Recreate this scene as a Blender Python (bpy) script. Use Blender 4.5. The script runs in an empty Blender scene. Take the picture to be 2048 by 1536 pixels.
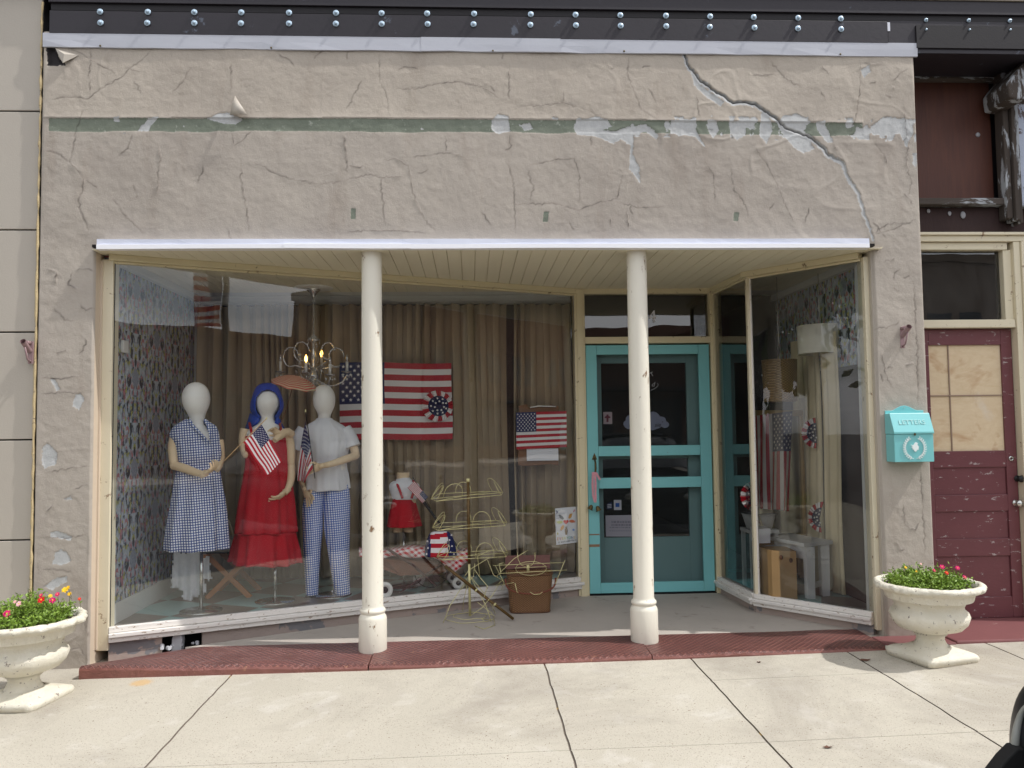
import bpy, bmesh, math, random
import numpy as np
from mathutils import Vector, Matrix
R=math.radians
rng=random.Random(7)
S=bpy.context.scene
COL=S.collection

# ------------------------------------------------------------------ camera
F_PX,YAW,PITCH,ROLL,DIST,EYE=1618.15,.0516,.0552,.0129,5.5,1.57
FW=Vector((math.sin(YAW)*math.cos(PITCH),math.cos(YAW)*math.cos(PITCH),math.sin(PITCH)))
RT=Vector((math.cos(YAW),-math.sin(YAW),0)); UP=RT.cross(FW)
CR,SR=math.cos(ROLL),math.sin(ROLL)
CAM=Vector((0,-DIST,EYE))
cd=bpy.data.cameras.new('camera'); cam=bpy.data.objects.new('camera',cd); COL.objects.link(cam)
cd.sensor_width=36; cd.lens=F_PX/2048*36; cd.clip_start=.05; cd.clip_end=600
# image x axis a' = a*c+b*s with b pointing down  ->  right = c*RT - s*UP ; down' = -s*RT - c*UP
rx=RT*CR-UP*SR; ux=RT*SR+UP*CR
m=Matrix((rx,ux,-FW)).transposed().to_4x4(); m.translation=CAM
cam.matrix_world=m; S.camera=cam

# ------------------------------------------------------------------ sky, sun, exposure
SUN=Vector((.70,-.145,1.0)).normalized()
w=bpy.data.worlds.new("World"); S.world=w; w.use_nodes=True
nt=w.node_tree; nt.nodes.clear()
out=nt.nodes.new('ShaderNodeOutputWorld'); bg=nt.nodes.new('ShaderNodeBackground')
sky=nt.nodes.new('ShaderNodeTexSky'); sky.sky_type='NISHITA'; sky.sun_disc=False
sky.sun_elevation=math.asin(SUN.z); sky.sun_rotation=math.atan2(SUN.x,SUN.y)
sky.air_density=1.0; sky.dust_density=2.0; sky.ozone_density=1.0
tc=nt.nodes.new('ShaderNodeTexCoord'); mp=nt.nodes.new('ShaderNodeMapping'); mp.inputs['Scale'].default_value=(1,1,3)
nz=nt.nodes.new('ShaderNodeTexNoise'); nz.inputs['Scale'].default_value=2.6; nz.inputs['Detail'].default_value=7; nz.inputs['Roughness'].default_value=.6
cr=nt.nodes.new('ShaderNodeValToRGB'); cr.color_ramp.elements[0].position=.34; cr.color_ramp.elements[1].position=.56
mx=nt.nodes.new('ShaderNodeMixRGB'); mx.inputs[2].default_value=(12.5,12.6,13.0,1)
nt.links.new(tc.outputs['Generated'],mp.inputs[0]); nt.links.new(mp.outputs[0],nz.inputs['Vector'])
nt.links.new(nz.outputs['Fac'],cr.inputs[0]); nt.links.new(cr.outputs[0],mx.inputs[0])
nt.links.new(sky.outputs[0],mx.inputs[1]); nt.links.new(mx.outputs[0],bg.inputs[0])
bg.inputs[1].default_value=.115; nt.links.new(bg.outputs[0],out.inputs[0])
sl=bpy.data.lights.new('sun','SUN'); sl.energy=2.9; sl.angle=R(.6); sl.color=(1,.975,.94)
so=bpy.data.objects.new('sun',sl); COL.objects.link(so); so.location=SUN*30
so.rotation_euler=SUN.to_track_quat('Z','Y').to_euler()
S.view_settings.view_transform='Standard'; S.view_settings.look='None'; S.view_settings.gamma=1
S.view_settings.exposure=.27
S.cycles.transparent_max_bounces=16; S.cycles.max_bounces=8; S.cycles.caustics_reflective=False; S.cycles.caustics_refractive=False

# ------------------------------------------------------------------ pixel <-> place (2048 px wide frame)
def ray(px,py):
    a=(px-1024)/F_PX; b=(py-768)/F_PX
    a,b=a*CR-b*SR,a*SR+b*CR
    return FW+RT*a-UP*b
def at(px,py,y):
    d=ray(px,py); return CAM+d*((y+DIST)/d.y)
def atz(px,py,z):
    d=ray(px,py); return CAM+d*((z-EYE)/d.z)
def px_of(P):
    d=Vector(P)-CAM; k=d.dot(FW)
    a=d.dot(RT)/k; b=-d.dot(UP)/k
    a,b=a*CR+b*SR,-a*SR+b*CR
    return 1024+F_PX*a,768+F_PX*b
def inpoly(x,y,P):
    c=False; j=len(P)-1
    for i in range(len(P)):
        if (P[i][1]>y)!=(P[j][1]>y) and x<(P[j][0]-P[i][0])*(y-P[i][1])/(P[j][1]-P[i][1])+P[i][0]: c=not c
        j=i
    return c

# ------------------------------------------------------------------ materials
def lin(c):
    return tuple(((v/255)/12.92 if v/255<=.04045 else ((v/255+.055)/1.055)**2.4) for v in c)+(1,)
class N:
    """small node-tree writer"""
    def __init__(s,name):
        s.m=bpy.data.materials.new(name); s.m.use_nodes=True; s.t=s.m.node_tree; s.b=s.t.nodes['Principled BSDF']
        s.o=s.t.nodes['Material Output']
    def n(s,t,**k):
        x=s.t.nodes.new('ShaderNode'+t)
        for a,v in k.items(): setattr(x,a,v)
        return x
    def l(s,a,b): s.t.links.new(a,b)
    def coord(s,scale=(1,1,1),rot=(0,0,0),kind='Object'):
        c=s.n('TexCoord'); mp=s.n('Mapping'); mp.inputs['Scale'].default_value=scale; mp.inputs['Rotation'].default_value=rot
        s.l(c.outputs[kind],mp.inputs[0]); return mp.outputs[0]
    def noise(s,v,scale,detail=4,rough=.55,dist=0):
        x=s.n('TexNoise'); x.inputs['Scale'].default_value=scale; x.inputs['Detail'].default_value=detail
        x.inputs['Roughness'].default_value=rough; x.inputs['Distortion'].default_value=dist; s.l(v,x.inputs['Vector']); return x.outputs['Fac']
    def ramp(s,f,stops,interp='LINEAR'):
        x=s.n('ValToRGB'); e=x.color_ramp.elements; x.color_ramp.interpolation=interp
        while len(e)<len(stops): e.new(.5)
        for i,(p,c) in enumerate(stops):
            e[i].position=p; e[i].color=c if isinstance(c,tuple) else (c,c,c,1)
        s.l(f,x.inputs[0]); return x.outputs[0]
    def mix(s,f,a,b,mode='MIX'):
        x=s.n('MixRGB'); x.blend_type=mode
        for i,v in ((0,f),(1,a),(2,b)):
            if isinstance(v,(int,float)): x.inputs[i].default_value=v
            elif isinstance(v,tuple): x.inputs[i].default_value=v
            else: s.l(v,x.inputs[i])
        return x.outputs[0]
    def math(s,op,a,b=None,c=None):
        x=s.n('Math'); x.operation=op
        for i,v in ((0,a),(1,b),(2,c)):
            if v is None: continue
            if isinstance(v,(int,float)): x.inputs[i].default_value=v
            else: s.l(v,x.inputs[i])
        return x.outputs[0]
    def xyz(s,v):
        x=s.n('SeparateXYZ'); s.l(v,x.inputs[0]); return x.outputs
    def comb(s,a,b,c):
        x=s.n('CombineXYZ')
        for i,v in enumerate((a,b,c)):
            if isinstance(v,(int,float)): x.inputs[i].default_value=v
            else: s.l(v,x.inputs[i])
        return x.outputs[0]
    def bump(s,h,dist,strength=1,prev=None):
        x=s.n('Bump'); x.inputs['Distance'].default_value=dist; x.inputs['Strength'].default_value=strength
        s.l(h,x.inputs['Height'])
        if prev is not None: s.l(prev,x.inputs['Normal'])
        return x.outputs[0]
    def fin(s,col=None,rough=None,normal=None,metal=None,spec=None):
        for k,v in (('Base Color',col),('Roughness',rough),('Metallic',metal),('Specular IOR Level',spec),('Normal',normal)):
            if v is None: continue
            if isinstance(v,(int,float,tuple)): s.b.inputs[k].default_value=v
            else: s.l(v,s.b.inputs[k])
        return s.m
MATS={}
def paint(name,c,rough=.6,var=.12,scale=6,dirt=None,dirt_amt=.5,dscale=4,bump=.0006,bscale=90,metal=0,spec=.4,stretch=(1,1,1)):
    """a surface of one colour with slow variation, optional wear showing a second colour, and fine relief"""
    if name in MATS: return MATS[name]
    k=N(name); v=k.coord(stretch); base=lin(c)
    dk=tuple(x*(1-var) for x in base[:3])+(1,); lt=tuple(min(1,x*(1+var)) for x in base[:3])+(1,)
    col=k.mix(k.noise(v,scale,5),dk,lt)
    if dirt:
        n=k.noise(v,dscale,8,.7,.3); f=k.ramp(n,[(1-dirt_amt-.02,0.),(1-dirt_amt+.02,1.)])
        col=k.mix(f,col,lin(dirt))
    nb=k.bump(k.noise(v,bscale,4),bump) if bump else None
    MATS[name]=k.fin(col,rough,nb,metal,spec); return MATS[name]
def glass_mat(name,tint=(.95,.97,.96,1),gain=1.9,ior=1.5,add=0.0,rough=0.0):
    k=N(name); k.t.nodes.remove(k.b)
    tr=k.n('BsdfTransparent'); tr.inputs[0].default_value=tint
    gl=k.n('BsdfGlossy'); gl.inputs['Roughness'].default_value=rough; gl.inputs[0].default_value=(1,1,1,1)
    fr=k.n('Fresnel'); fr.inputs[0].default_value=ior
    v=k.coord(); nn=k.noise(v,1.3,2); k.l(k.bump(nn,.004,.5),gl.inputs['Normal'])
    f=k.math('MULTIPLY_ADD',fr.outputs[0],gain,add); f=k.math('MINIMUM',f,1.)
    du=k.n('BsdfDiffuse'); du.inputs[0].default_value=(.8,.8,.78,1); dm=k.n('MixShader'); dn=k.ramp(k.noise(k.coord((1,1,.5)),3.5,6,.65,.8),[(.35,.004),(.75,.034)]); k.l(dn,dm.inputs[0]); k.l(tr.outputs[0],dm.inputs[1]); k.l(du.outputs[0],dm.inputs[2]); tr=dm
    mx=k.n('MixShader'); k.l(f,mx.inputs[0]); k.l(tr.outputs[0],mx.inputs[1]); k.l(gl.outputs[0],mx.inputs[2]); k.l(mx.outputs[0],k.o.inputs[0])
    return k.m

M={}
M['cream']=paint('cream_paint',(218,208,182),.5,.06,5,(138,112,84),.36,13,.0006,60)
M['cream_old']=paint('old_cream_paint',(218,207,172),.55,.07,5,(120,98,66),.36,14,.0008,60)
M['white_trim']=paint('white_trim_paint',(226,222,216),.5,.05,7,(150,128,108),.38,22,.0008,70,stretch=(1,1,3))
M['pier_return']=paint('pink_beige_paint',(200,184,164),.6,.06,5,(165,150,136),.3,10,.001,60)
M['column']=paint('column_paint',(224,219,204),.45,.06,3,(126,98,70),.36,16,.0014,40,stretch=(1,1,.5))
M['teal']=paint('teal_paint',(124,192,194),.45,.05,4,(120,104,84),.3,24,.0004,60)
M['teal_dark']=paint('teal_inner_door_paint',(140,178,178),.55,.05,4,bump=.0003)
M['maroon']=paint('maroon_paint',(108,64,68),.4,.14,4,(172,162,160),.372,11,.0015,30,stretch=(1,1,2.4))
M['fascia']=paint('pale_metal_fascia',(216,220,234),.4,.03,3,metal=0,bump=.0006,bscale=5)
M['fascia_white']=paint('white_metal_lip',(246,246,250),.35,.02,3,bump=.0004,bscale=5)
M['flash']=paint('galvanised_flashing',(182,184,192),.42,.07,3,bump=.002,bscale=4,spec=.6)
M['steel']=paint('dark_primed_steel',(40,36,42),.5,.14,5,(84,90,102),.345,5,.001,30)
M['steel_black']=paint('black_steel',(26,22,25),.6,.2,5)
M['bolt']=paint('zinc_bolt',(176,196,212),.35,.1,40,metal=.3,bump=0)
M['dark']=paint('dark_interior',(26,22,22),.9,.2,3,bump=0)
M['black']=paint('black_paint',(18,17,18),.5,.1,3)
M['bare_wood']=paint('weathered_wood',(72,64,58),.85,.35,9,(168,172,176),.45,9,.004,40,stretch=(1,1,.25))
M['bare_wood_h']=paint('weathered_wood_rail',(80,72,66),.85,.35,9,(168,172,176),.47,9,.004,40,stretch=(.25,1,1))
M['asphalt']=paint('asphalt',(66,66,70),.85,.2,3,bump=.004,bscale=150)
M['brass']=paint('worn_brass_wire',(212,204,150),.38,.2,30,metal=.4,bump=0)
M['bamboo']=paint('dark_brass_pole',(96,74,40),.4,.4,18,metal=.3,bump=.0005,stretch=(1,1,1))
M['chrome']=paint('chrome',(190,190,186),.2,.05,20,metal=.9,bump=0)
M['white']=paint('white_gloss',(226,224,220),.35,.04,5,bump=0)
M['cloth_white']=paint('white_cloth',(218,218,222),.85,.06,9,bump=.002,bscale=26)
M['cloth_red']=paint('red_cloth',(176,14,32),.85,.12,7,bump=.0015,bscale=60)
M['cloth_blue']=paint('blue_scarf',(18,60,160),.6,.12,7,bump=.001)
M['flag_red']=paint('flag_red',(172,20,40),.8,.06,10,bump=.0006)
M['flag_white']=paint('flag_white',(224,220,220),.8,.04,10,bump=.0006)
M['flag_blue']=paint('flag_blue',(28,34,82),.8,.08,10,bump=.0006)
M['mannequin']=paint('mannequin_linen',(236,232,226),.42,.03,8,bump=.0003,bscale=300)
M['arm_wood']=paint('pale_beech',(222,196,160),.45,.1,6,bump=.0003,stretch=(3,3,1))
M['wood_orange']=paint('orange_pine',(176,112,58),.5,.15,8,stretch=(4,4,1))
M['wood_brown']=paint('brown_board',(120,82,52),.55,.15,6,stretch=(1,4,4))
M['paper']=paint('white_paper',(222,224,232),.8,.02,5,bump=0)
M['soil']=paint('potting_soil',(52,38,28),.95,.3,30,bump=.004)
M['mint']=paint('mint_mailbox',(124,196,198),.35,.03,5,bump=.0002,spec=.6)
M['mint_white']=paint('mint_relief_white',(232,240,238),.5,.02,5,bump=0)
M['bronze']=paint('dark_bronze',(92,80,48),.45,.3,30,metal=.6,bump=0)
M['shade']=paint('cream_lampshade',(236,230,214),.8,.04,5,bump=.0005)
M['white_furn']=paint('white_distressed_wood',(206,208,210),.6,.06,4,(140,120,100),.35,12,.0005)
M['brown_trim']=paint('brown_trim',(98,66,44),.5,.2,6)
M['glass']=glass_mat('window_glass',gain=2.0); M['glass_right']=glass_mat('right_window_glass',gain=1.15)
M['glass_side']=glass_mat('side_window_glass',gain=1.5)
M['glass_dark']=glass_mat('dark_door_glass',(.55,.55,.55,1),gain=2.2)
M['bulb_glass']=glass_mat('crystal_glass',(.86,.86,.84,1),gain=2.5,add=.2,rough=.12)
for n_ in M['bulb_glass'].node_tree.nodes:
    if n_.type=='VALTORGB': n_.color_ramp.elements[0].color=(.22,.22,.22,1); n_.color_ramp.elements[1].color=(.5,.5,.5,1)
def emit(name,c,s):
    k=N(name); k.b.inputs['Base Color'].default_value=lin(c); k.b.inputs['Emission Color'].default_value=lin(c); k.b.inputs['Emission Strength'].default_value=s; return k.m
M['lit']=emit('lit_bulb',(255,196,96),9)

def gingham(name,c,period):
    k=N(name); o=k.xyz(k.coord((1/period,1/period,1/period),(0,R(4),0)))
    def st(a): return k.math('GREATER_THAN',k.math('FRACT',a),.62)
    f=k.math('MULTIPLY',k.math('ADD',st(k.math('ADD',o[0],k.math('MULTIPLY',o[1],.35))),st(o[2])),.5)
    mid=tuple(q*.88+w_*.12 for q,w_ in zip(c,(200,212,236))); dk_=tuple(q*.9 for q in c); col=k.ramp(f,[(.25,lin((232,234,240))),(.75,lin(mid)),(.9,lin(c))],'CONSTANT'); col=k.ramp(f,[(0.,lin((236,238,244))),(.4,lin(mid)),(.9,lin(dk_))],'CONSTANT'); n=k.noise(k.coord(),5,4)
    col=k.mix(k.math('MULTIPLY',n,.16),col,(.1,.1,.12,1)); return k.fin(col,.85,k.bump(k.noise(k.coord(),24,3),.003))
M['gingham_dress']=gingham('navy_gingham',(44,70,142),.0185)
M['gingham_trousers']=gingham('blue_gingham',(58,104,196),.0180)
def redcheck():
    k=N('red_gingham'); o=k.xyz(k.coord((20,20,20),(0,0,0)))
    def st(a): return k.math('GREATER_THAN',k.math('FRACT',a),.5)
    f=k.math('MULTIPLY',k.math('ADD',st(k.math('ADD',o[0],o[2])),st(k.math('SUBTRACT',k.math('MULTIPLY',o[0],.6),k.math('ADD',o[1],o[2])))),.5)
    return k.fin(k.mix(f,lin((230,222,222)),lin((190,24,40))),.85)
M['red_gingham']=redcheck()
def more_mats():
    # curtain
    k=N('tan_curtain'); v=k.coord((1,1,.15)); n=k.noise(v,14,4); c=k.mix(n,lin((146,128,102)),lin((182,164,136)))
    M['curtain']=k.fin(c,.9,k.bump(k.noise(k.coord(),220,2),.0008))
    # sidewalk concrete
    k=N('concrete'); v=k.coord(); c=k.mix(k.noise(v,1.1,6,.6),lin((172,166,152)),lin((200,194,180)))
    c=k.mix(k.ramp(k.noise(v,130,3,.7),[(.32,.9),(.42,0.)]),c,lin((120,104,92)))
    c=k.mix(k.ramp(k.noise(v,70,2,.5),[(.27,1.),(.285,0.)]),c,lin((92,62,50)))
    c=k.mix(k.ramp(k.noise(v,3.1,5,.65,.6),[(.56,0.),(.70,.5)]),c,lin((208,204,196))); c=k.mix(k.ramp(k.noise(v,.9,6,.7,.5),[(.48,0.),(.66,.55)]),c,lin((146,138,128))); st=k.n('VectorMath'); st.operation='DISTANCE'; k.l(k.n('TexCoord').outputs['Object'],st.inputs[0]); st.inputs[1].default_value=(-2.02,-.37,.05); c=k.mix(k.ramp(k.math('ADD',st.outputs['Value'],k.math('MULTIPLY',k.noise(v,30,3),.05)),[(.07,.55),(.10,0.)]),c,lin((206,160,84)))
    h=k.math('ADD',k.noise(v,190,4,.7),k.math('MULTIPLY',k.noise(v,25,4),.6))
    # broom finish
    M['concrete']=k.fin(c,.85,k.bump(h,.0035),spec=.25)
    k=N('vestibule_concrete'); v=k.coord(); c=k.mix(k.noise(v,2.2,6,.6),lin((160,152,144)),lin((188,180,170)))
    c=k.mix(k.ramp(k.noise(v,5,6,.7,.4),[(.60,0.),(.70,.6)]),c,lin((120,108,100)))
    M['concrete2']=k.fin(c,.8,k.bump(k.noise(v,150,4,.7),.002),spec=.3)
    M['joint']=paint('joint_filler',(120,110,100),.9,.3,40,(176,150,96),.38,6,.003,80)
    # red iron tread plate
    k=N('red_tread_plate'); v=k.coord(); o=k.xyz(v)
    a=k.math('MULTIPLY',k.math('ADD',o[0],k.math('MULTIPLY',o[1],1.0)),22.); b=k.math('MULTIPLY',k.math('SUBTRACT',o[0],k.math('MULTIPLY',o[1],1.0)),22.)
    def tri(x): return k.math('ABSOLUTE',k.math('SUBTRACT',k.math('FRACT',x),.5))
    g=k.math('MINIMUM',tri(a),tri(b)); g=k.ramp(g,[(.05,1.),(.15,0.)]); nzz=k.xyz(k.n('NewGeometry').outputs['Normal']); g=k.math('MAXIMUM',g,k.ramp(nzz[2],[(.7,1.),(.9,0.)]))
    n=k.noise(v,3.5,6,.65,.4); wear=k.ramp(n,[(.40,1.),(.62,.0)])
    c=k.mix(k.noise(v,9,6,.6),lin((110,64,58)),lin((146,96,86)))
    c=k.mix(k.math('MULTIPLY',k.math('SUBTRACT',1.,g),.78),c,lin((62,34,34)))  # recess shade and bright raised lines of the tread put into the colour
    c=k.mix(k.ramp(k.noise(v,14,6,.7),[(.64,0.),(.70,.8)]),c,lin((170,124,96)))
    nb=k.bump(k.math('MULTIPLY',g,wear),.010)
    M['tread']=k.fin(c,.42,nb,spec=.6)
    # brick
    k=N('old_brick'); v=k.coord((1,1,1),(R(90),0,0)); br=k.n('TexBrick'); br.inputs['Scale'].default_value=4.4; br.inputs['Color1'].default_value=lin((128,72,56)); br.inputs['Color2'].default_value=lin((150,92,70)); br.inputs['Mortar'].default_value=lin((140,132,120)); br.inputs['Mortar Size'].default_value=.02
    k.l(v,br.inputs['Vector']); M['brick']=k.fin(br.outputs[0],.9,k.bump(br.outputs[1],.004))
    # damask wallpaper, mirrored repeats of flowers and leaves on a dark ground; drawn on y,z
    k=N('floral_damask_wallpaper'); o=k.xyz(k.coord()); P=.40; Q=.66
    us=k.math('DIVIDE',o[1],P); vs=k.math('DIVIDE',o[2],Q)
    row=k.math('FLOOR',us); half=k.math('MULTIPLY',k.math('FRACT',k.math('MULTIPLY',row,.5)),1.)
    fu=k.math('ABSOLUTE',k.math('SUBTRACT',k.math('FRACT',us),.5)); fv=k.math('FRACT',k.math('ADD',vs,half))
    vec=k.comb(k.math('MULTIPLY',fu,2.),k.math('MULTIPLY',fv,1.75),0.)
    n1=k.noise(vec,4.6,3,.5,.7); n2=k.noise(k.comb(fu,k.math('ADD',fv,3.),1.3),10,3,.5,.5); n3=k.noise(k.comb(fu,k.math('ADD',fv,7.),2.1),7.5,3,.6,.4)
    c=k.ramp(n1,[(.39,lin((36,38,48))),(.44,lin((98,106,120))),(.48,lin((160,170,182))),(.60,lin((196,203,212)))])
    c=k.mix(k.ramp(n3,[(.56,0.),(.59,1.)]),c,lin((190,120,126)))
    c=k.mix(k.ramp(n2,[(.585,0.),(.62,1.)]),c,lin((178,176,92)))
    c=k.mix(k.ramp(k.noise(k.comb(fu,fv,5.),14,2),[(.66,0.),(.69,1.)]),c,lin((214,170,182)))
    ell=k.math('ADD',k.math('POWER',k.math('DIVIDE',fu,.13),2.),k.math('POWER',k.math('DIVIDE',k.math('SUBTRACT',fv,.5),.11),2.))
    c=k.mix(k.ramp(ell,[(.85,1.),(1.0,0.)]),c,k.mix(k.noise(vec,24,2),lin((120,128,146)),lin((172,178,190))))
    c=k.mix(k.ramp(k.noise(k.coord(),55,2),[(.35,.0),(.65,.25)]),c,lin((60,62,70)))
    M['wallpaper']=k.fin(c,.75)
    # OSB
    k=N('osb_board'); v=k.coord((1,1,1)); vo=k.n('TexVoronoi'); vo.inputs['Scale'].default_value=26; k.l(k.mix(.12,v,k.n('TexNoise').outputs[1]),vo.inputs['Vector'])
    c=k.mix(k.noise(k.coord((1,1,2.2)),6,6,.7,1.2),lin((198,170,132)),lin((228,212,182))); c=k.mix(.0,c,vo.outputs['Color'])
    c=k.mix(k.ramp(k.noise(v,3,4,.6,.8),[(.55,0.),(.68,.7)]),c,lin((168,116,70)))
    c=k.mix(k.ramp(k.noise(v,2.1,5,.6),[(.58,0.),(.66,.6)]),c,lin((216,208,198)))
    M['osb']=k.fin(c,.8,k.bump(k.noise(v,40,4),.001))
    # red brown plywood board
    k=N('stained_plywood'); v=k.coord((5,1,.5)); c=k.mix(k.noise(v,4,6,.6,.6),lin((62,34,30)),lin((104,60,42))); M['ply']=k.fin(c,.6,k.bump(k.noise(v,20,3),.001))
    # wicker
    def wick(name,c1,c2,sc):
        k=N(name); o=k.xyz(k.coord()); ang=k.math('ADD',o[0],k.math('MULTIPLY',o[1],.8))
        s1=k.math('SINE',k.math('MULTIPLY',o[2],sc)); s2=k.math('SINE',k.math('MULTIPLY',ang,sc*.7)); h=k.math('MULTIPLY',s1,s2)
        c=k.mix(k.ramp(h,[(.0,0.),(.6,1.)]),lin(c1),lin(c2)); c=k.mix(k.math('MULTIPLY',k.noise(k.coord(),12,4),.4),c,lin(c1)); return k.fin(c,.55,k.bump(h,.002))
    M['wicker']=wick('wicker',(104,72,44),(164,122,78),420.); M['cork']=wick('woven_shade',(128,98,58),(176,142,92),300.)
    M['carriage']=paint('brown_wicker_carriage',(112,66,46),.7,.35,24,bump=.002,bscale=90)
    # crazed urn paint
    k=N('urn_paint'); v=k.coord(); n=k.noise(v,9,6,.65); c=k.mix(n,lin((216,208,184)),lin((238,234,222)))
    c=k.mix(k.ramp(k.noise(v,26,6,.75),[(.36,1.),(.385,0.)]),c,lin((128,112,102)))
    M['urn']=k.fin(c,.6,k.bump(k.math('ADD',k.noise(v,60,5,.7),k.math('MULTIPLY',k.noise(v,300,3),.5)),.007))
    # leaves and petals
    k=N('leaf'); g=k.n('ObjectInfo'); c=k.mix(k.noise(k.coord(),60,2),lin((74,108,34)),lin((150,178,66))); M['leaf']=k.fin(c,.5); k.b.inputs['Subsurface Weight'].default_value=0.0
    for nm,c in (('petal_magenta',(214,20,110)),('petal_red',(220,26,34)),('petal_yellow',(240,196,40)),('petal_pink',(240,190,196))): M[nm]=paint(nm,c,.6,.08,40,bump=0)
    # floor tile of the display
    k=N('display_tiles'); v=k.coord((1,1,1),(0,0,R(24))); ch=k.n('TexChecker'); ch.inputs['Scale'].default_value=2.3; ch.inputs[1].default_value=lin((156,192,188)); ch.inputs[2].default_value=lin((124,112,102)); k.l(v,ch.inputs['Vector'])
    M['tiles']=k.fin(k.mix(k.math('MULTIPLY',k.noise(v,20,4),.3),ch.outputs[0],(.2,.2,.2,1)),.35)
    # insect screen
    k=N('insect_screen'); k.t.nodes.remove(k.b); tr=k.n('BsdfTransparent'); df=k.n('BsdfDiffuse'); df.inputs[0].default_value=lin((46,50,50)); mx=k.n('MixShader'); mx.inputs[0].default_value=.36
    k.l(tr.outputs[0],mx.inputs[1]); k.l(df.outputs[0],mx.inputs[2]); k.l(mx.outputs[0],k.o.inputs[0]); M['screen']=k.m
    # mirror
    k=N('old_mirror'); M['mirror']=k.fin((.55,.58,.58,1),.08,None,1.)
    # black car paint, tyre
    k=N('black_car_paint'); M['car']=k.fin((.010,.010,.013,1),.38,None,0,.22)
    M['tyre']=paint('tyre_rubber',(28,28,28),.8,.1,20); M['tan_panel']=paint('tan_panel_paint',(182,174,162),.55,.04,2.2,bump=.0008,bscale=120)
    M['plaster']=paint('bare_plaster',(170,170,174),.85,.14,12,bump=.003,bscale=50)
    M['caulk']=paint('yellowed_caulk',(198,178,136),.7,.2,20,(140,124,104),.4,30,.004,40)
    M['grass']=M['leaf']
    # soffit boards
    M['soffit']=paint('cream_soffit_boards',(226,218,192),.5,.05,2,(168,146,112),.25,5,.0004,20)
    M['ceiling']=paint('display_ceiling_white',(214,214,210),.7,.04,2,bump=0)
    M['umbrella']=umb_mat()
    M['lace']=paint('white_lace',(236,236,240),.9,.12,30,bump=.006,bscale=60)
def umb_mat():
    k=N('striped_parasol_paper'); o=k.xyz(k.coord()); d=k.math('SQRT',k.math('ADD',k.math('POWER',o[0],2.),k.math('POWER',o[1],2.)))
    f=k.math('GREATER_THAN',k.math('FRACT',k.math('MULTIPLY',d,62.)),.5); return k.fin(k.mix(f,lin((196,70,58)),lin((206,186,150))),.8)
more_mats()

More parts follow.
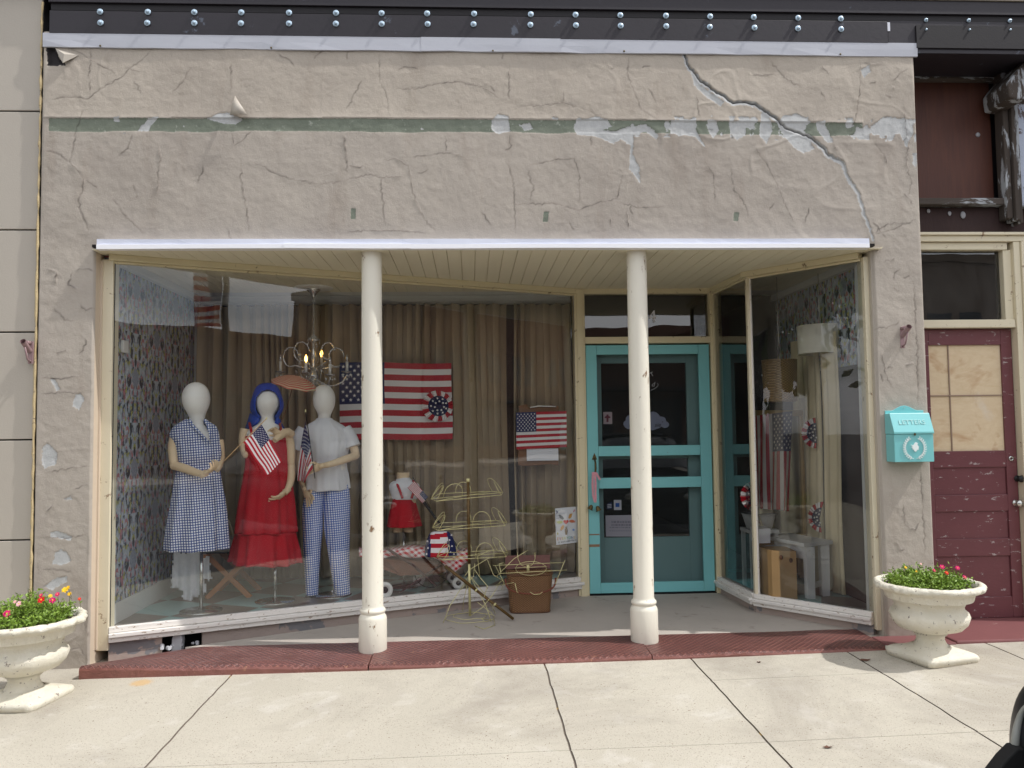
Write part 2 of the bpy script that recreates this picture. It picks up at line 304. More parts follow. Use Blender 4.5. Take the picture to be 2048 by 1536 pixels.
# ------------------------------------------------------------------ mesh writer
class MB:
    def __init__(s): s.v=[]; s.f=[]; s.mi=[]; s.sm=[]; s.cur=0; s.smooth=False
    def add(s,vs,fs):
        b=len(s.v); s.v+= [tuple(p) for p in vs]
        for f in fs: s.f.append(tuple(i+b for i in f)); s.mi.append(s.cur); s.sm.append(s.smooth)
        return s
    def box(s,x0,x1,y0,y1,z0,z1,M_=None):
        vs=[(x,y,z) for z in (z0,z1) for y in (y0,y1) for x in (x0,x1)]
        if M_ is not None: vs=[M_@Vector(p) for p in vs]
        return s.add(vs,[(0,2,3,1),(4,5,7,6),(0,1,5,4),(2,6,7,3),(0,4,6,2),(1,3,7,5)])
    def prism(s,pts,off):
        """closed polygon pts (3D) extruded by vector off"""
        n=len(pts); o=Vector(off); vs=[Vector(p) for p in pts]+[Vector(p)+o for p in pts]
        return s.add(vs,[tuple(range(n))[::-1],tuple(range(n,2*n))]+[(i,(i+1)%n,(i+1)%n+n,i+n) for i in range(n)])
    def along(s,a,b,o0,o1,z0,z1,e0=0,e1=0):
        """box along the plan segment a->b, lateral offset o0..o1 (positive = towards the street side, right-hand normal)"""
        a=Vector(a[:2]);b=Vector(b[:2]);d=(b-a).normalized();n=Vector((d.y,-d.x)); a=a-d*e0; b=b+d*e1
        P=[a+n*o0,b+n*o0,b+n*o1,a+n*o1]
        return s.prism([(p.x,p.y,z0) for p in P],(0,0,z1-z0))
    def tube(s,pts,r,n=10,cap=True,squash=None):
        P=[Vector(p) for p in pts]; k=len(P); rs=r if isinstance(r,(list,tuple)) else [r]*k
        sm=s.smooth; s.smooth=True; vs=[]; T0=None; nrm=None
        for i,p in enumerate(P):
            t=(P[min(i+1,k-1)]-P[max(i-1,0)]); t=t.normalized() if t.length>1e-9 else Vector((0,0,1))
            if nrm is None:
                nrm=t.orthogonal().normalized()
            else:
                nrm=(nrm-t*nrm.dot(t)); nrm=nrm.normalized() if nrm.length>1e-6 else t.orthogonal().normalized()
            b=t.cross(nrm)
            for j in range(n):
                a=2*math.pi*j/n; vs.append(p+(nrm*math.cos(a)+b*math.sin(a))*rs[i])
        fs=[(i*n+j,i*n+(j+1)%n,(i+1)*n+(j+1)%n,(i+1)*n+j) for i in range(k-1) for j in range(n)]
        s.add(vs,fs); b0=len(s.v)-len(vs)
        if cap:
            s.f.append(tuple(b0+j for j in range(n))[::-1]); s.f.append(tuple(b0+(k-1)*n+j for j in range(n)))
            s.mi+=[s.cur]*2; s.sm+=[False]*2
        s.smooth=sm; return s
    def lathe(s,prof,c=(0,0,0),n=32,mod=None,M_=None):
        """prof: list of (radius, z)"""
        sm=s.smooth; s.smooth=True; vs=[]
        for r,z in prof:
            for j in range(n):
                a=2*math.pi*j/n; rr=r*(mod(a,z) if mod else 1); p=Vector((rr*math.cos(a),rr*math.sin(a),z))
                vs.append((M_@p if M_ is not None else p)+Vector(c))
        k=len(prof); fs=[(i*n+j,i*n+(j+1)%n,(i+1)*n+(j+1)%n,(i+1)*n+j) for i in range(k-1) for j in range(n)]
        s.add(vs,fs); s.smooth=sm; return s
    def ball(s,c,r,n=14,sc=(1,1,1),M_=None):
        sm=s.smooth; s.smooth=True; vs=[]; k=n//2+1
        for i in range(k):
            t=math.pi*i/(k-1)
            for j in range(n):
                a=2*math.pi*j/n; p=Vector((r*sc[0]*math.sin(t)*math.cos(a),r*sc[1]*math.sin(t)*math.sin(a),-r*sc[2]*math.cos(t)))
                vs.append((M_@p if M_ is not None else p)+Vector(c))
        s.add(vs,[(i*n+j,i*n+(j+1)%n,(i+1)*n+(j+1)%n,(i+1)*n+j) for i in range(k-1) for j in range(n)]); s.smooth=sm; return s
    def mesh(s,name,mats,off=Vector((0,0,0))):
        me=bpy.data.meshes.new(name); me.from_pydata([(p[0]-off[0],p[1]-off[1],p[2]-off[2]) for p in s.v],[],s.f)
        for m_ in (mats if isinstance(mats,(list,tuple)) else [mats]): me.materials.append(m_)
        me.polygons.foreach_set('material_index',s.mi); me.polygons.foreach_set('use_smooth',s.sm); me.update(); return me
    def build(s,name,mats,parent=None,bevel=0,label=None):
        root=parent
        off=Vector((0,0,0))
        while root is not None: off+=root.location; root=root.parent
        me=s.mesh(name,mats,off); o=bpy.data.objects.new(name,me); COL.objects.link(o)
        if parent is not None: o.parent=parent
        bm=bmesh.new(); bm.from_mesh(me); bmesh.ops.recalc_face_normals(bm,faces=bm.faces); bm.to_mesh(me); bm.free()
        if bevel:
            md=o.modifiers.new('bevel','BEVEL'); md.width=bevel; md.segments=2; md.limit_method='ANGLE'
        if label: o['label']=label
        return o
def thing(name,label,cat,loc=(0,0,0),group=None):
    o=bpy.data.objects.new(name,None); COL.objects.link(o); o.location=loc; o.empty_display_size=.1
    o['label']=label; o['category']=cat
    if group: o['group']=group
    return o
def tag(o,label,cat,group=None):
    """centre the mesh on its base and describe it"""
    me=o.data; n=len(me.vertices); a=np.empty(n*3); me.vertices.foreach_get('co',a); a=a.reshape(-1,3)
    c=np.array([(a[:,0].min()+a[:,0].max())/2,(a[:,1].min()+a[:,1].max())/2,a[:,2].min()]); a-=c
    me.vertices.foreach_set('co',a.ravel()); me.update(); o.location=o.location+Vector(c)
    o['label']=label; o['category']=cat
    if group: o['group']=group
    return o
def pieces(mb,name,mats,parent,bevel=0):
    """one part per connected piece"""
    par=list(range(len(mb.v)))
    def fd(a):
        while par[a]!=a: par[a]=par[par[a]]; a=par[a]
        return a
    for f in mb.f:
        r=fd(f[0])
        for q in f[1:]: par[fd(q)]=r
    G={}
    for i,f in enumerate(mb.f): G.setdefault(fd(f[0]),[]).append(i)
    for fs in G.values():
        n=MB(); ix={}
        for i in fs:
            for q in mb.f[i]:
                if q not in ix: ix[q]=len(n.v); n.v.append(mb.v[q])
            n.f.append(tuple(ix[q] for q in mb.f[i])); n.mi.append(mb.mi[i]); n.sm.append(mb.sm[i])
        n.build(name,mats,parent,bevel)
def struct(o): o['kind']='structure'; return o
def copy_tree(o,parent=None):
    c=o.copy(); COL.objects.link(c)
    if parent is not None: c.parent=parent
    for ch in list(o.children): copy_tree(ch,c)
    return c
def text_mb(mb,s,size,M_,ext=0.0,align='CENTER',shear=0,spacing=1):
    cu=bpy.data.curves.new('t','FONT'); cu.body=s; cu.size=size; cu.extrude=ext; cu.align_x=align; cu.align_y='CENTER'; cu.shear=shear; cu.space_character=spacing; cu.resolution_u=3
    ob=bpy.data.objects.new('t',cu); COL.objects.link(ob); dg=bpy.context.evaluated_depsgraph_get()
    me=bpy.data.meshes.new_from_object(ob.evaluated_get(dg)); mb.add([M_@v.co for v in me.vertices],[tuple(p.vertices) for p in me.polygons])
    bpy.data.objects.remove(ob); bpy.data.curves.remove(cu); bpy.data.meshes.remove(me)
def face_mat(c,right=(1,0,0),up=(0,0,1)):
    r=Vector(right).normalized(); u=Vector(up).normalized(); n=r.cross(u)
    m_=Matrix((r,u,n)).transposed().to_4x4(); m_.translation=Vector(c); return m_

# value noise on numpy arrays
def vnoise(x,z,scale,seed):
    r_=np.random.RandomState(seed); T=r_.rand(256,256); X=x/scale+37.1; Z=z/scale+11.7
    i=np.floor(X).astype(int); j=np.floor(Z).astype(int); fx=X-i; fz=Z-j; fx=fx*fx*(3-2*fx); fz=fz*fz*(3-2*fz)
    g=lambda a,b:T[a%256,b%256]
    return (g(i,j)*(1-fx)+g(i+1,j)*fx)*(1-fz)+(g(i,j+1)*(1-fx)+g(i+1,j+1)*fx)*fz

def catmull(rows,sub):
    out=[]; n=len(rows)
    for i in range(n-1):
        p=[rows[max(i-1,0)],rows[i],rows[i+1],rows[min(i+2,n-1)]]
        for k in range(sub):
            t=k/sub; out.append(tuple(.5*((2*p[1][c])+(-p[0][c]+p[2][c])*t+(2*p[0][c]-5*p[1][c]+4*p[2][c]-p[3][c])*t*t+(-p[0][c]+3*p[1][c]-3*p[2][c]+p[3][c])*t**3) for c in range(len(rows[0]))))
    out.append(tuple(rows[-1])); return out
def loft(mb,rows,Y,ratio=.6,n=48,sub=3,folds=None,skip=None,cap=False,wob=None,power=1.0):
    """rows (py,xl,xr[,ratio]) of a silhouette, given its own centre depth Y and thickness ratio"""
    rr=[(a[0],a[1],a[2],a[3] if len(a)>3 else ratio) for a in rows]; rr=catmull(rr,sub); vs=[]; k=len(rr)
    sm=mb.smooth; mb.smooth=True
    for i,(py,xl,xr,ra) in enumerate(rr):
        L=at(xl,py,Y); Rr=at(xr,py,Y); cx=(L.x+Rr.x)/2; cz=(L.z+Rr.z)/2; rad=(Rr.x-L.x)/2; t=i/(k-1)
        for j in range(n):
            a=2*math.pi*j/n; g=1
            if folds:
                g=1+sum((a0+(a1-a0)*t)*math.sin(q*a+ph) for q,ph,a0,a1 in folds)
            dz=wob(a,t) if wob else 0
            ca,sa=math.cos(a),math.sin(a)
            if power!=1: ca=math.copysign(abs(ca)**power,ca); sa=math.copysign(abs(sa)**power,sa)
            vs.append((cx+rad*g*ca,Y-rad*ra*g*sa,cz+dz))
    fs=[]
    for i in range(k-1):
        for j in range(n):
            f=(i*n+j,(i+1)*n+j,(i+1)*n+(j+1)%n,i*n+(j+1)%n)
            if skip:
                c=sum((Vector(vs[q]) for q in f),Vector())/4
                if c.y<Y and skip(*px_of(c)): continue
            fs.append(f)
    mb.add(vs,fs)
    if cap:
        b=len(mb.v)-len(vs); mb.f.append(tuple(b+j for j in range(n))); mb.mi.append(mb.cur); mb.sm.append(False)
        mb.f.append(tuple(b+(k-1)*n+j for j in range(n))[::-1]); mb.mi.append(mb.cur); mb.sm.append(False)
    mb.smooth=sm
def star(c,r,rot=0,k=.42):
    return [(c[0]+(r if i%2==0 else r*k)*math.sin(rot+i*math.pi/5),c[1]+(r if i%2==0 else r*k)*math.cos(rot+i*math.pi/5)) for i in range(10)]
def flag_mesh(mb,fn,aspect=1.5,nu=20,off=.0015,star_r=.026):
    """thirteen stripes and fifty stars on fn(u,v); slots 0 red 1 white 2 blue"""
    NV=26
    def P(u,v): return Vector(fn(u,v))
    vs=[P(i/nu,1-j/NV) for j in range(NV+1) for i in range(nu+1)]
    mb.smooth=True
    for j in range(NV):
        for i in range(nu):
            st=j//2; blue=(i<nu*.4-1e-6 and st<7); mb.cur=2 if blue else (0 if st%2==0 else 1)
            q=[vs[j*(nu+1)+i],vs[(j+1)*(nu+1)+i],vs[(j+1)*(nu+1)+i+1],vs[j*(nu+1)+i+1]]
            mb.add(q,[(0,1,2,3)])
    mb.cur=1; mb.smooth=False; H=7/13
    for row in range(9):
        cnt=6 if row%2==0 else 5
        for q in range(cnt):
            u=.4*((q+.5)/6 if cnt==6 else (q+1)/6); v=1-H*(row+1)/10
            e=1e-3; n=(P(u+e,v)-P(u,v)).cross(P(u,v+e)-P(u,v)).normalized()
            if n.y>0: n=-n
            pts=star((u*aspect,v),star_r)
            mb.add([P(a/aspect,b)+n*off for a,b in pts]+[P(u,v)+n*off],[(i,(i+1)%10,10) for i in range(10)])
    mb.cur=0
FLAG=lambda:[M['flag_red'],M['flag_white'],M['flag_blue']]
def bil(A,B,C,D,wave=None):
    """hoist-top A, hoist-bottom B, fly-bottom C, fly-top D"""
    A,B,C,D=map(Vector,(A,B,C,D))
    def fn(u,v):
        p=(A*v+B*(1-v))*(1-u)+(D*v+C*(1-v))*u
        return p+(wave(u,v) if wave else Vector((0,0,0)))
    return fn
def rosette(mb,c,r,a0=0,a1=2*math.pi,n=28,right=(1,0,0),depth=.012,inner=.62,offc=(0,0)):
    """pleated paper fan; starred blue centre, striped rim"""
    c=Vector(c); rt=Vector(right).normalized(); up=Vector((0,0,1)); nn=rt.cross(up)  # points to -y for right=+x
    rings=[0,.3,inner,inner+(1-inner)*.34,inner+(1-inner)*.67,1.]; cols=[2,2,0,1,0]
    def P(i,ring):
        a=a0+(a1-a0)*i/(2*n); k=rings[ring]; zig=(depth if i%2 else -depth)*k
        cc=(offc[0]*(1-k),offc[1]*(1-k))
        return c+rt*(r*k*math.cos(a)+cc[0])+up*(r*k*math.sin(a)+cc[1])+nn*(zig+.012)
    mb.smooth=False
    for i in range(2*n):
        for q in range(5):
            mb.cur=cols[q] if q<2 else (0 if (i//3)%2==0 else 1); mb.add([P(i,q),P(i+1,q),P(i+1,q+1),P(i,q+1)],[(0,1,2,3)])
    mb.cur=1
    for ring,cnt in ((.3,max(3,n//4)),(.5,max(5,n//3))):
        for q in range(cnt):
            a=a0+(a1-a0)*(q+.5+(.25 if ring<.4 else 0))/cnt; o_=c+rt*(r*ring*math.cos(a)+offc[0]*(1-ring))+up*(r*ring*math.sin(a)+offc[1]*(1-ring))+nn*(.014+depth)
            pts=star((0,0),r*.09,a); mb.add([o_+rt*x+up*y for x,y in pts]+[o_],[(i,(i+1)%10,10) for i in range(10)])
    mb.cur=0
# ================================================================== GROUND
XP=[-7,-2.6,-2.4,-.65,.45,1.35,2.3,3.3,4.2,9]; ZP=[.05,.045,.055,.058,.07,.076,.09,.108,.118,.15]
def zw(x,y=-.25): return float(np.interp(x,XP,ZP))+.012*min(0,(y+.25))
WALK_END=-2.62
def sidewalk():
    xs=set(np.round(np.arange(-8,9.01,.16),3)); jx=[-4.45,-2.48-1.0,-1.51,.455,1.402,2.434,3.4,5.4]
    xs={x for x in xs if min(abs(x-j) for j in jx)>.03}; jf={}
    for j in jx:
        for d in (-.0055,-.0045,.0045,.0055): xs.add(round(j+d,4))
    ys={y for y in np.round(np.arange(WALK_END,.31,.11),3)}; jy=[-.70,-1.615]
    ys={y for y in ys if min(abs(y-j) for j in jy)>.02}
    for j in jy:
        for d in (-.004,-.003,.003,.004): ys.add(round(j+d,4))
    xs=sorted(xs); ys=sorted(ys); nx,ny=len(xs),len(ys); mb=MB(); rr=random.Random(3)
    wob={round(j,3):[rr.uniform(-.0035,.0035) for _ in ys] for j in jx}
    vs=[]
    for a,y in enumerate(ys):
        for x in xs:
            g=0; xx=x
            for j in jx:
                if abs(x-j)<.0050: g=-.007
                if abs(x-j)<.008: xx=x+wob[round(j,3)][a]
            for j in jy:
                if abs(y-j)<.0035 and 1.402<x<2.434 or abs(y-j)<.0035 and j!=-.70: g=min(g,-.003)
            vs.append((xx,y,zw(x,y)+g))
    mb.v=vs
    for a in range(ny-1):
        for b in range(nx-1):
            mx_=(xs[b]+xs[b+1])/2; mb.f.append((a*nx+b,a*nx+b+1,(a+1)*nx+b+1,(a+1)*nx+b)); mb.mi.append(1 if min(abs(mx_-j) for j in jx)<.006 else 0); mb.sm.append(False)
    o=struct(mb.build('sidewalk',[M['concrete'],M['joint']]))
    m2=MB(); m2.box(-8,9,WALK_END-.15,WALK_END-.001,-.16,.0); struct(m2.build('kerb',M['concrete2'],bevel=.015))
sidewalk()
mb=MB(); mb.box(-60,60,-19.5,WALK_END-.152,-.3,-.13); struct(mb.build('road',M['asphalt']))
mb=MB(); mb.box(-60,60,-24,-19.502,-.3,.0); struct(mb.build('far_pavement',M['concrete2'],bevel=.02))
mb=MB(); mb.box(-150,150,-150,60,-.4,-.31); struct(mb.build('ground',M['asphalt']))

# ================================================================== STOREFRONT BUILDING
B=thing('storefront_building','old stucco storefront with recessed teal door, slanted display windows and two cream columns','building',(0,0,0))
ZT=2.8; XL,XLi,XRi,XR=-2.868,-2.505,2.835,3.195
Z1=lambda x,y,o=0:((x)*.3418+o,y*.3418)
def P1(L): return [Z1(x,y) for x,y in L]
def P2(L): return [Z1(x,y,680) for x,y in L]
def P3(L): return [Z1(x,y,1348) for x,y in L]
def P4(L): return [(x*.39,500+y*.39) for x,y in L]
def P7(L): return [(x*.284,1100+y*.284) for x,y in L]
# (points, lip height m, width m, groove depth m)
CR_=[ (P1([(265,600),(330,580),(400,570),(470,570),(505,585),(600,515),(715,450),(760,400),(840,340),(890,280)]),.004,.05,.005),
 (P1([(505,585),(475,680),(440,780),(425,880),(410,950),(450,990),(490,1050),(485,1110),(460,1170),(470,1230),(500,1300),(520,1390),(560,1420)]),.007,.045,.008),
 (P1([(410,950),(340,900),(270,880)]),.003,.03,.003),(P1([(400,280),(500,330),(600,390),(700,450)]),.003,.04,.003),
 (P1([(780,470),(830,550)]),.003,.03,.001),(P1([(1120,390),(1060,490),(1010,540)]),.004,.03,.002),(P1([(1350,370),(1355,470),(1350,550)]),.006,.02,.003),
 (P1([(1410,930),(1410,1050),(1440,1200),(1460,1370)]),.005,.03,.001),(P1([(1440,930),(1600,1010),(1700,1050),(1870,1080),(2010,1060)]),.003,.03,.003),
 (P1([(2015,770),(2025,900),(2030,1020)]),.006,.02,.002),(P1([(920,840),(940,920),(930,1000),(920,1150)]),.010,.03,.002),
 (P1([(780,780),(750,870),(690,915)]),.008,.025,.002),(P1([(640,1130),(720,1250),(850,1370)]),.003,.03,.001),(P1([(530,280),(525,400),(525,560)]),.002,.02,.002),
 (P1([(500,1050),(570,1100)]),.003,.02,.001),(P1([(1350,760),(1370,850),(1410,830),(1480,760)]),.010,.03,.003),
 (P2([(230,310),(232,480),(270,550),(290,680)]),.006,.025,.003),(P2([(130,460),(70,580),(30,650)]),.004,.03,.002),
 (P2([(300,520),(450,520),(580,490),(700,480),(830,510),(900,550),(970,600)]),.004,.025,.004),(P2([(990,380),(990,480),(985,560),(1000,600)]),.007,.022,.003),
 (P2([(1000,625),(1230,615),(1300,600),(1420,635),(1560,700)]),.006,.022,.005),(P2([(1690,320),(1680,430),(1740,580),(1760,640),(1870,710)]),.003,.02,.003),
 (P2([(20,780),(35,900),(40,1010)]),.006,.02,.003),(P2([(240,940),(330,930),(400,970),(420,1100),(450,1200),(510,1310),(580,1370)]),.007,.028,.002),
 (P2([(620,790),(622,890)]),.007,.02,.001),(P2([(400,920),(620,895),(700,910),(770,950)]),.004,.02,.002),(P2([(990,790),(1000,860),(960,880)]),.007,.02,.002),
 (P2([(1100,970),(1250,935),(1370,930),(1400,1030),(1405,1200)]),.004,.02,.002),(P2([(970,930),(1010,1050),(1020,1170),(1025,1370)]),.004,.02,.003),
 (P2([(980,1190),(1100,1195),(1250,1190),(1400,1230),(1500,1190),(1620,1160),(1660,1000)]),.004,.025,.002),(P2([(1100,990),(1130,1100),(1110,1180)]),.003,.02,.001),
 (P2([(1620,1180),(1750,1215),(1900,1210)]),.003,.02,.001),(P2([(0,1365),(150,1350),(340,1350),(520,1365)]),.005,.02,.002),(P2([(240,1030),(245,1150),(265,1320)]),.003,.02,.002),
 (P2([(1470,800),(1470,860)]),.006,.015,.001),(P2([(1580,1280),(1590,1330)]),.008,.02,.001),(P2([(1680,1230),(1690,1350)]),.008,.02,.001),(P2([(0,1060),(180,1020),(240,1040),(400,1030)]),.003,.02,.002),
 (P2([(1310,530),(1310,600)]),.006,.02,.002),(P2([(950,310),(950,350)]),.008,.03,.001),(P2([(860,480),(910,540)]),.008,.03,.001),
 (P3([(555,350),(660,460),(740,510)]),.003,.02,.002),(P3([(1090,330),(1085,540),(1060,700),(1030,790)]),.005,.02,.003),(P3([(450,830),(560,990),(600,1070),(640,1170),(720,1340)]),.006,.025,.002),
 (P3([(170,930),(230,1020),(240,1200)]),.004,.02,.002),(P3([(330,960),(350,1100),(420,1200),(440,1280)]),.004,.02,.002),(P3([(930,840),(970,930)]),.007,.02,.002),
 (P3([(1170,830),(1230,900),(1250,970)]),.009,.025,.002),(P3([(1160,1370),(1250,1310),(1370,1310)]),.003,.02,.002),(P3([(1345,560),(1350,690),(1370,850),(1360,960),(1390,1060),(1360,1180)]),.009,.02,.003),
 (P3([(440,440),(530,440),(590,430)]),.003,.02,.002),(P3([(130,560),(150,690)]),.005,.02,.002),(P3([(1100,370),(1160,380),(1220,370)]),.010,.02,.001),(P3([(860,540),(890,590)]),.012,.02,.001),(P3([(860,390),(910,440)]),.009,.02,.001),
 (P3([(1250,490),(1290,530)]),.010,.02,.001),(P3([(1340,1130),(1400,1200)]),.012,.03,.001),(P3([(590,1180),(560,1230)]),.006,.02,.001),(P3([(1140,490),(1180,480)]),.012,.015,.001),
 (P4([(230,100),(290,110),(280,180)]),.010,.03,.001),(P4([(370,110),(350,180),(400,200)]),.014,.03,.002),(P4([(380,105),(440,95),(480,110)]),.006,.02,.002),(P4([(270,290),(330,360),(380,360)]),.005,.02,.001),
 (P4([(200,650),(300,660),(420,650)]),.005,.02,.002),(P4([(210,740),(320,730),(430,735)]),.005,.02,.003),(P4([(380,1230),(430,1205),(465,1195)]),.006,.02,.002),(P4([(240,1340),(270,1310),(290,1330)]),.010,.02,.002),
 (P4([(200,1465),(330,1480),(440,1460)]),.004,.02,.003),(P4([(230,1145),(350,1120),(460,1110)]),.003,.02,.001),(P4([(410,280),(440,310),(480,300)]),.006,.02,.001),(P4([(290,530),(340,510)]),.006,.02,.001),
 (P7([(480,700),(560,690),(590,740)]),.008,.03,.004),(P7([(590,480),(600,560),(625,620)]),.010,.02,.003),(P7([(280,130),(420,140),(540,160)]),.003,.02,.001),
 ([(1767,525),(1790,515)],.012,.02,.001),([(1805,555),(1820,552)],.012,.02,.001),([(1826,555),(1834,700),(1836,820)],.004,.012,.006),([(1840,930),(1846,1030),(1850,1120)],.004,.012,.006),
 ([(1750,660),(1790,650),(1800,640)],.005,.02,.001),([(1760,700),(1775,760),(1790,780)],.006,.02,.001),([(1810,730),(1826,725)],.010,.02,.001),([(1806,1005),(1810,1050),(1830,1060),(1840,1040)],.010,.02,.002),([(1790,1080),(1800,1100),(1810,1098)],.008,.02,.001),([(1748,470),(1780,460),(1830,440)],.004,.02,.001)]
BIG=P3([(60,310),(75,360),(90,390),(125,430),(160,480),(200,500),(250,545),(290,560),(345,605),(400,600),(480,612),(520,640),(560,670),(610,705),(650,745),(710,770),(780,790),(820,820),(870,860),(900,900),(950,930),(985,945),(1010,1020),(1050,1080),(1080,1130),(1110,1240),(1160,1370),(1165,1400)])
BARE=[P3([(100,420),(160,500),(290,600),(270,625),(180,560),(120,500)]),P3([(605,720),(640,680),(720,665),(800,710),(760,760),(820,870),(760,900),(700,860),(640,790)]),P3([(830,710),(880,710),(930,830),(900,840),(840,760)]),
 P3([(1150,740),(1230,680),(1400,700),(1400,780),(1360,860),(1320,780),(1160,790)]),P3([(320,720),(420,700),(420,790),(370,820),(330,780)]),P3([(510,660),(550,670),(580,760),(540,840),(500,790)]),P3([(195,705),(250,705),(260,770),(230,810),(200,770)]),
 P3([(-20,710),(130,690),(130,760),(180,860),(120,800),(-20,780)]),P3([(1090,410),(1140,385),(1150,420),(1110,460)]),P3([(1395,900),(1420,900),(1420,1000),(1400,960)]),
 P2([(890,700),(930,665),(985,680),(995,770),(920,780),(885,750)]),P2([(1050,730),(1110,715),(1135,750),(1080,765)]),
 P2([(1395,690),(1440,700),(1490,680),(1560,700),(1590,740),(1540,760),(1600,770),(1700,740),(1790,725),(1860,790),(1850,820),(1790,770),(1720,790),(1710,900),(1750,980),(1755,1070),(1735,1040),(1690,990),(1700,850),(1640,815),(1600,845),(1550,820),(1480,795),(1390,790),(1365,750)]),
 P2([(1900,740),(1980,710),(2050,705),(2050,785),(1980,795)]),P1([(665,685),(700,680),(700,710),(670,710)]),P1([(800,770),(870,690),(930,685),(880,740),(870,770)]),P1([(1210,695),(1290,660),(1340,660),(1420,700),(1380,725),(1320,725)]),
 P4([(258,660),(280,660),(312,715),(290,725)]),P4([(375,760),(410,730),(432,770),(405,820),(375,800)]),P4([(215,1020),(240,985),(295,1040),(285,1100),(230,1120),(215,1090)]),P4([(255,1450),(290,1440),(370,1470),(360,1490),(260,1470)]),P4([(325,1275),(365,1260),(370,1280),(330,1285)]),
 P7([(385,20),(430,0),(470,20),(500,80),(440,105),(370,100)]),P7([(300,260),(400,200),(470,180),(470,220),(370,280)]),[(1753,1030),(1758,1040),(1757,1070),(1753,1060)],[(1752,1000),(1756,1000),(1757,1075),(1753,1075)]]
GREEN=[P2([(63,1220),(92,1220),(92,1283),(63,1283)]),P2([(1192,1238),(1222,1238),(1215,1300),(1186,1298)]),P3([(350,1240),(382,1242),(376,1295),(348,1293)])]
HOLE=[P1([(272,270),(320,270),(345,330),(382,382),(280,388)])]
def W2(L): 
    o=[]
    for x,y in L: p=at(x,y,0); o.append((p.x,p.z))
    return o
def stucco():
    st=.0066; xs=np.linspace(XL,XR,int((XR-XL)/st)+1); zs=np.linspace(.03,4.30,int(4.27/st)+1); X,Zg=np.meshgrid(xs,zs); H=np.zeros_like(X)
    H+=.010*(vnoise(X,Zg,.55,1)-.5)+.006*(vnoise(X,Zg,.2,2)-.5)+.0022*(vnoise(X,Zg,.07,3)-.5)+.0006*(vnoise(X,Zg,.02,4)-.5)
    # creased old paint: ridged noise in places
    rn=1-np.abs(vnoise(X+.3*vnoise(X,Zg,.3,8),Zg,.26,5)*2-1); msk=np.clip(vnoise(X,Zg,.8,6)*2-.9,0,1); H+=.0030*np.clip(rn-.88,0,1)/.12*msk; H+=.0018*(vnoise(X,Zg,.035,31)-.5)+.006*np.clip(vnoise(X,Zg,.33,32)-.55,0,1)
    rn=1-np.abs(vnoise(X,Zg+.2*vnoise(X,Zg,.2,9),.13,7)*2-1); msk=np.clip(vnoise(X,Zg,.5,16)*2-1.05,0,1); H+=.0012*np.clip(rn-.88,0,1)/.12*msk
    def segd(P):
        """distance and side to a polyline, on its neighbourhood"""
        P=np.array(P); lo=P.min(0)-.12; hi=P.max(0)+.12
        j0,j1=np.searchsorted(xs,[lo[0],hi[0]]); i0,i1=np.searchsorted(zs,[lo[1],hi[1]]); sl=(slice(i0,i1),slice(j0,j1)); x=X[sl];z=Zg[sl]
        best=np.full(x.shape,9.); side=np.zeros_like(x); T=np.zeros_like(x)
        for k in range(len(P)-1):
            a,b=P[k],P[k+1]; d=b-a; L=max(d@d,1e-9); t=np.clip(((x-a[0])*d[0]+(z-a[1])*d[1])/L,0,1); qx=a[0]+t*d[0]-x; qz=a[1]+t*d[1]-z
            dd=np.hypot(qx,qz); m=dd<best; best=np.where(m,dd,best); side=np.where(m,np.sign(d[0]*(z-a[1])-d[1]*(x-a[0])),side); T=np.where(m,(k+t)/(len(P)-1),T)
        return sl,best,side,T
    rr=random.Random(5)
    def jitter(P,amp):
        P=[np.array(p) for p in P]; o=[P[0]]; amp=.0035
        for a,b in zip(P[:-1],P[1:]):
            n=max(1,int(np.linalg.norm(b-a)/.016))
            for i in range(1,n+1):
                q=a+(b-a)*i/n; o.append(q+np.array([rr.gauss(0,amp),rr.gauss(0,amp)]) if i<n else q)
        return o
    extra=[]
    for _ in range(26):   # small blisters and hair cracks between the traced ones
        x=rr.uniform(XL+.05,XR-.05); z=rr.uniform(2.85,4.15) if rr.random()<.72 else rr.uniform(.3,2.7)
        if z<2.85 and XLi<x<XRi: x=rr.choice([rr.uniform(XL+.04,XLi-.04),rr.uniform(XRi+.04,XR-.04)])
        a=rr.uniform(0,6.28); L=rr.uniform(.03,.16); P=[(x,z)]
        for k in range(3): a+=rr.uniform(-.7,.7); P.append((P[-1][0]+L/3*math.cos(a),P[-1][1]+L/3*math.sin(a)))
        extra.append((P,rr.uniform(.0015,.006),.018,.001))
    dirt=np.zeros_like(H)
    for L,lip,wd,gr in [(W2(a),b,c,d) for a,b,c,d in CR_]+extra:
        sl,d,s,T=segd(jitter(L,.006)); taper=np.clip(np.minimum(T,1-T)*6,.15,1); mod=.6+.8*vnoise(X[sl],Zg[sl],.05,11)
        lip*=.52; wd*=.42; sg=np.clip(vnoise(X[sl],Zg[sl],.06,41+int(lip*1e4)%17)*3-1.0,.12,1.3); H[sl]+=lip*mod*sg*taper*np.where(s<0,np.exp(-(d/wd)),np.exp(-(d/(wd*.16))**2))
        H[sl]-=gr*.3*taper*np.exp(-(d/.006)**2); dirt[sl]=np.maximum(dirt[sl],np.exp(-(d/.0045)**2)*.5*taper*(.4+1.2*vnoise(X[sl],Zg[sl],.03,13)))
    bare=np.full_like(H,-1.); green=np.full_like(H,-1.); dark=np.full_like(H,-1.)
    BG=W2(BIG)
    sl,d,s,T=segd(jitter(BG,.004)); wdt=np.interp(T,[0,.35,.6,.8,1],[.008,.010,.010,.009,.007]); H[sl]+=.004*np.where(s>0,np.exp(-(d/.05)),np.exp(-(d/.02)**2))-np.interp(T,[0,.6,.75,1],[.028,.022,.006,.004])*np.exp(-(d/(wdt*.55))**2)
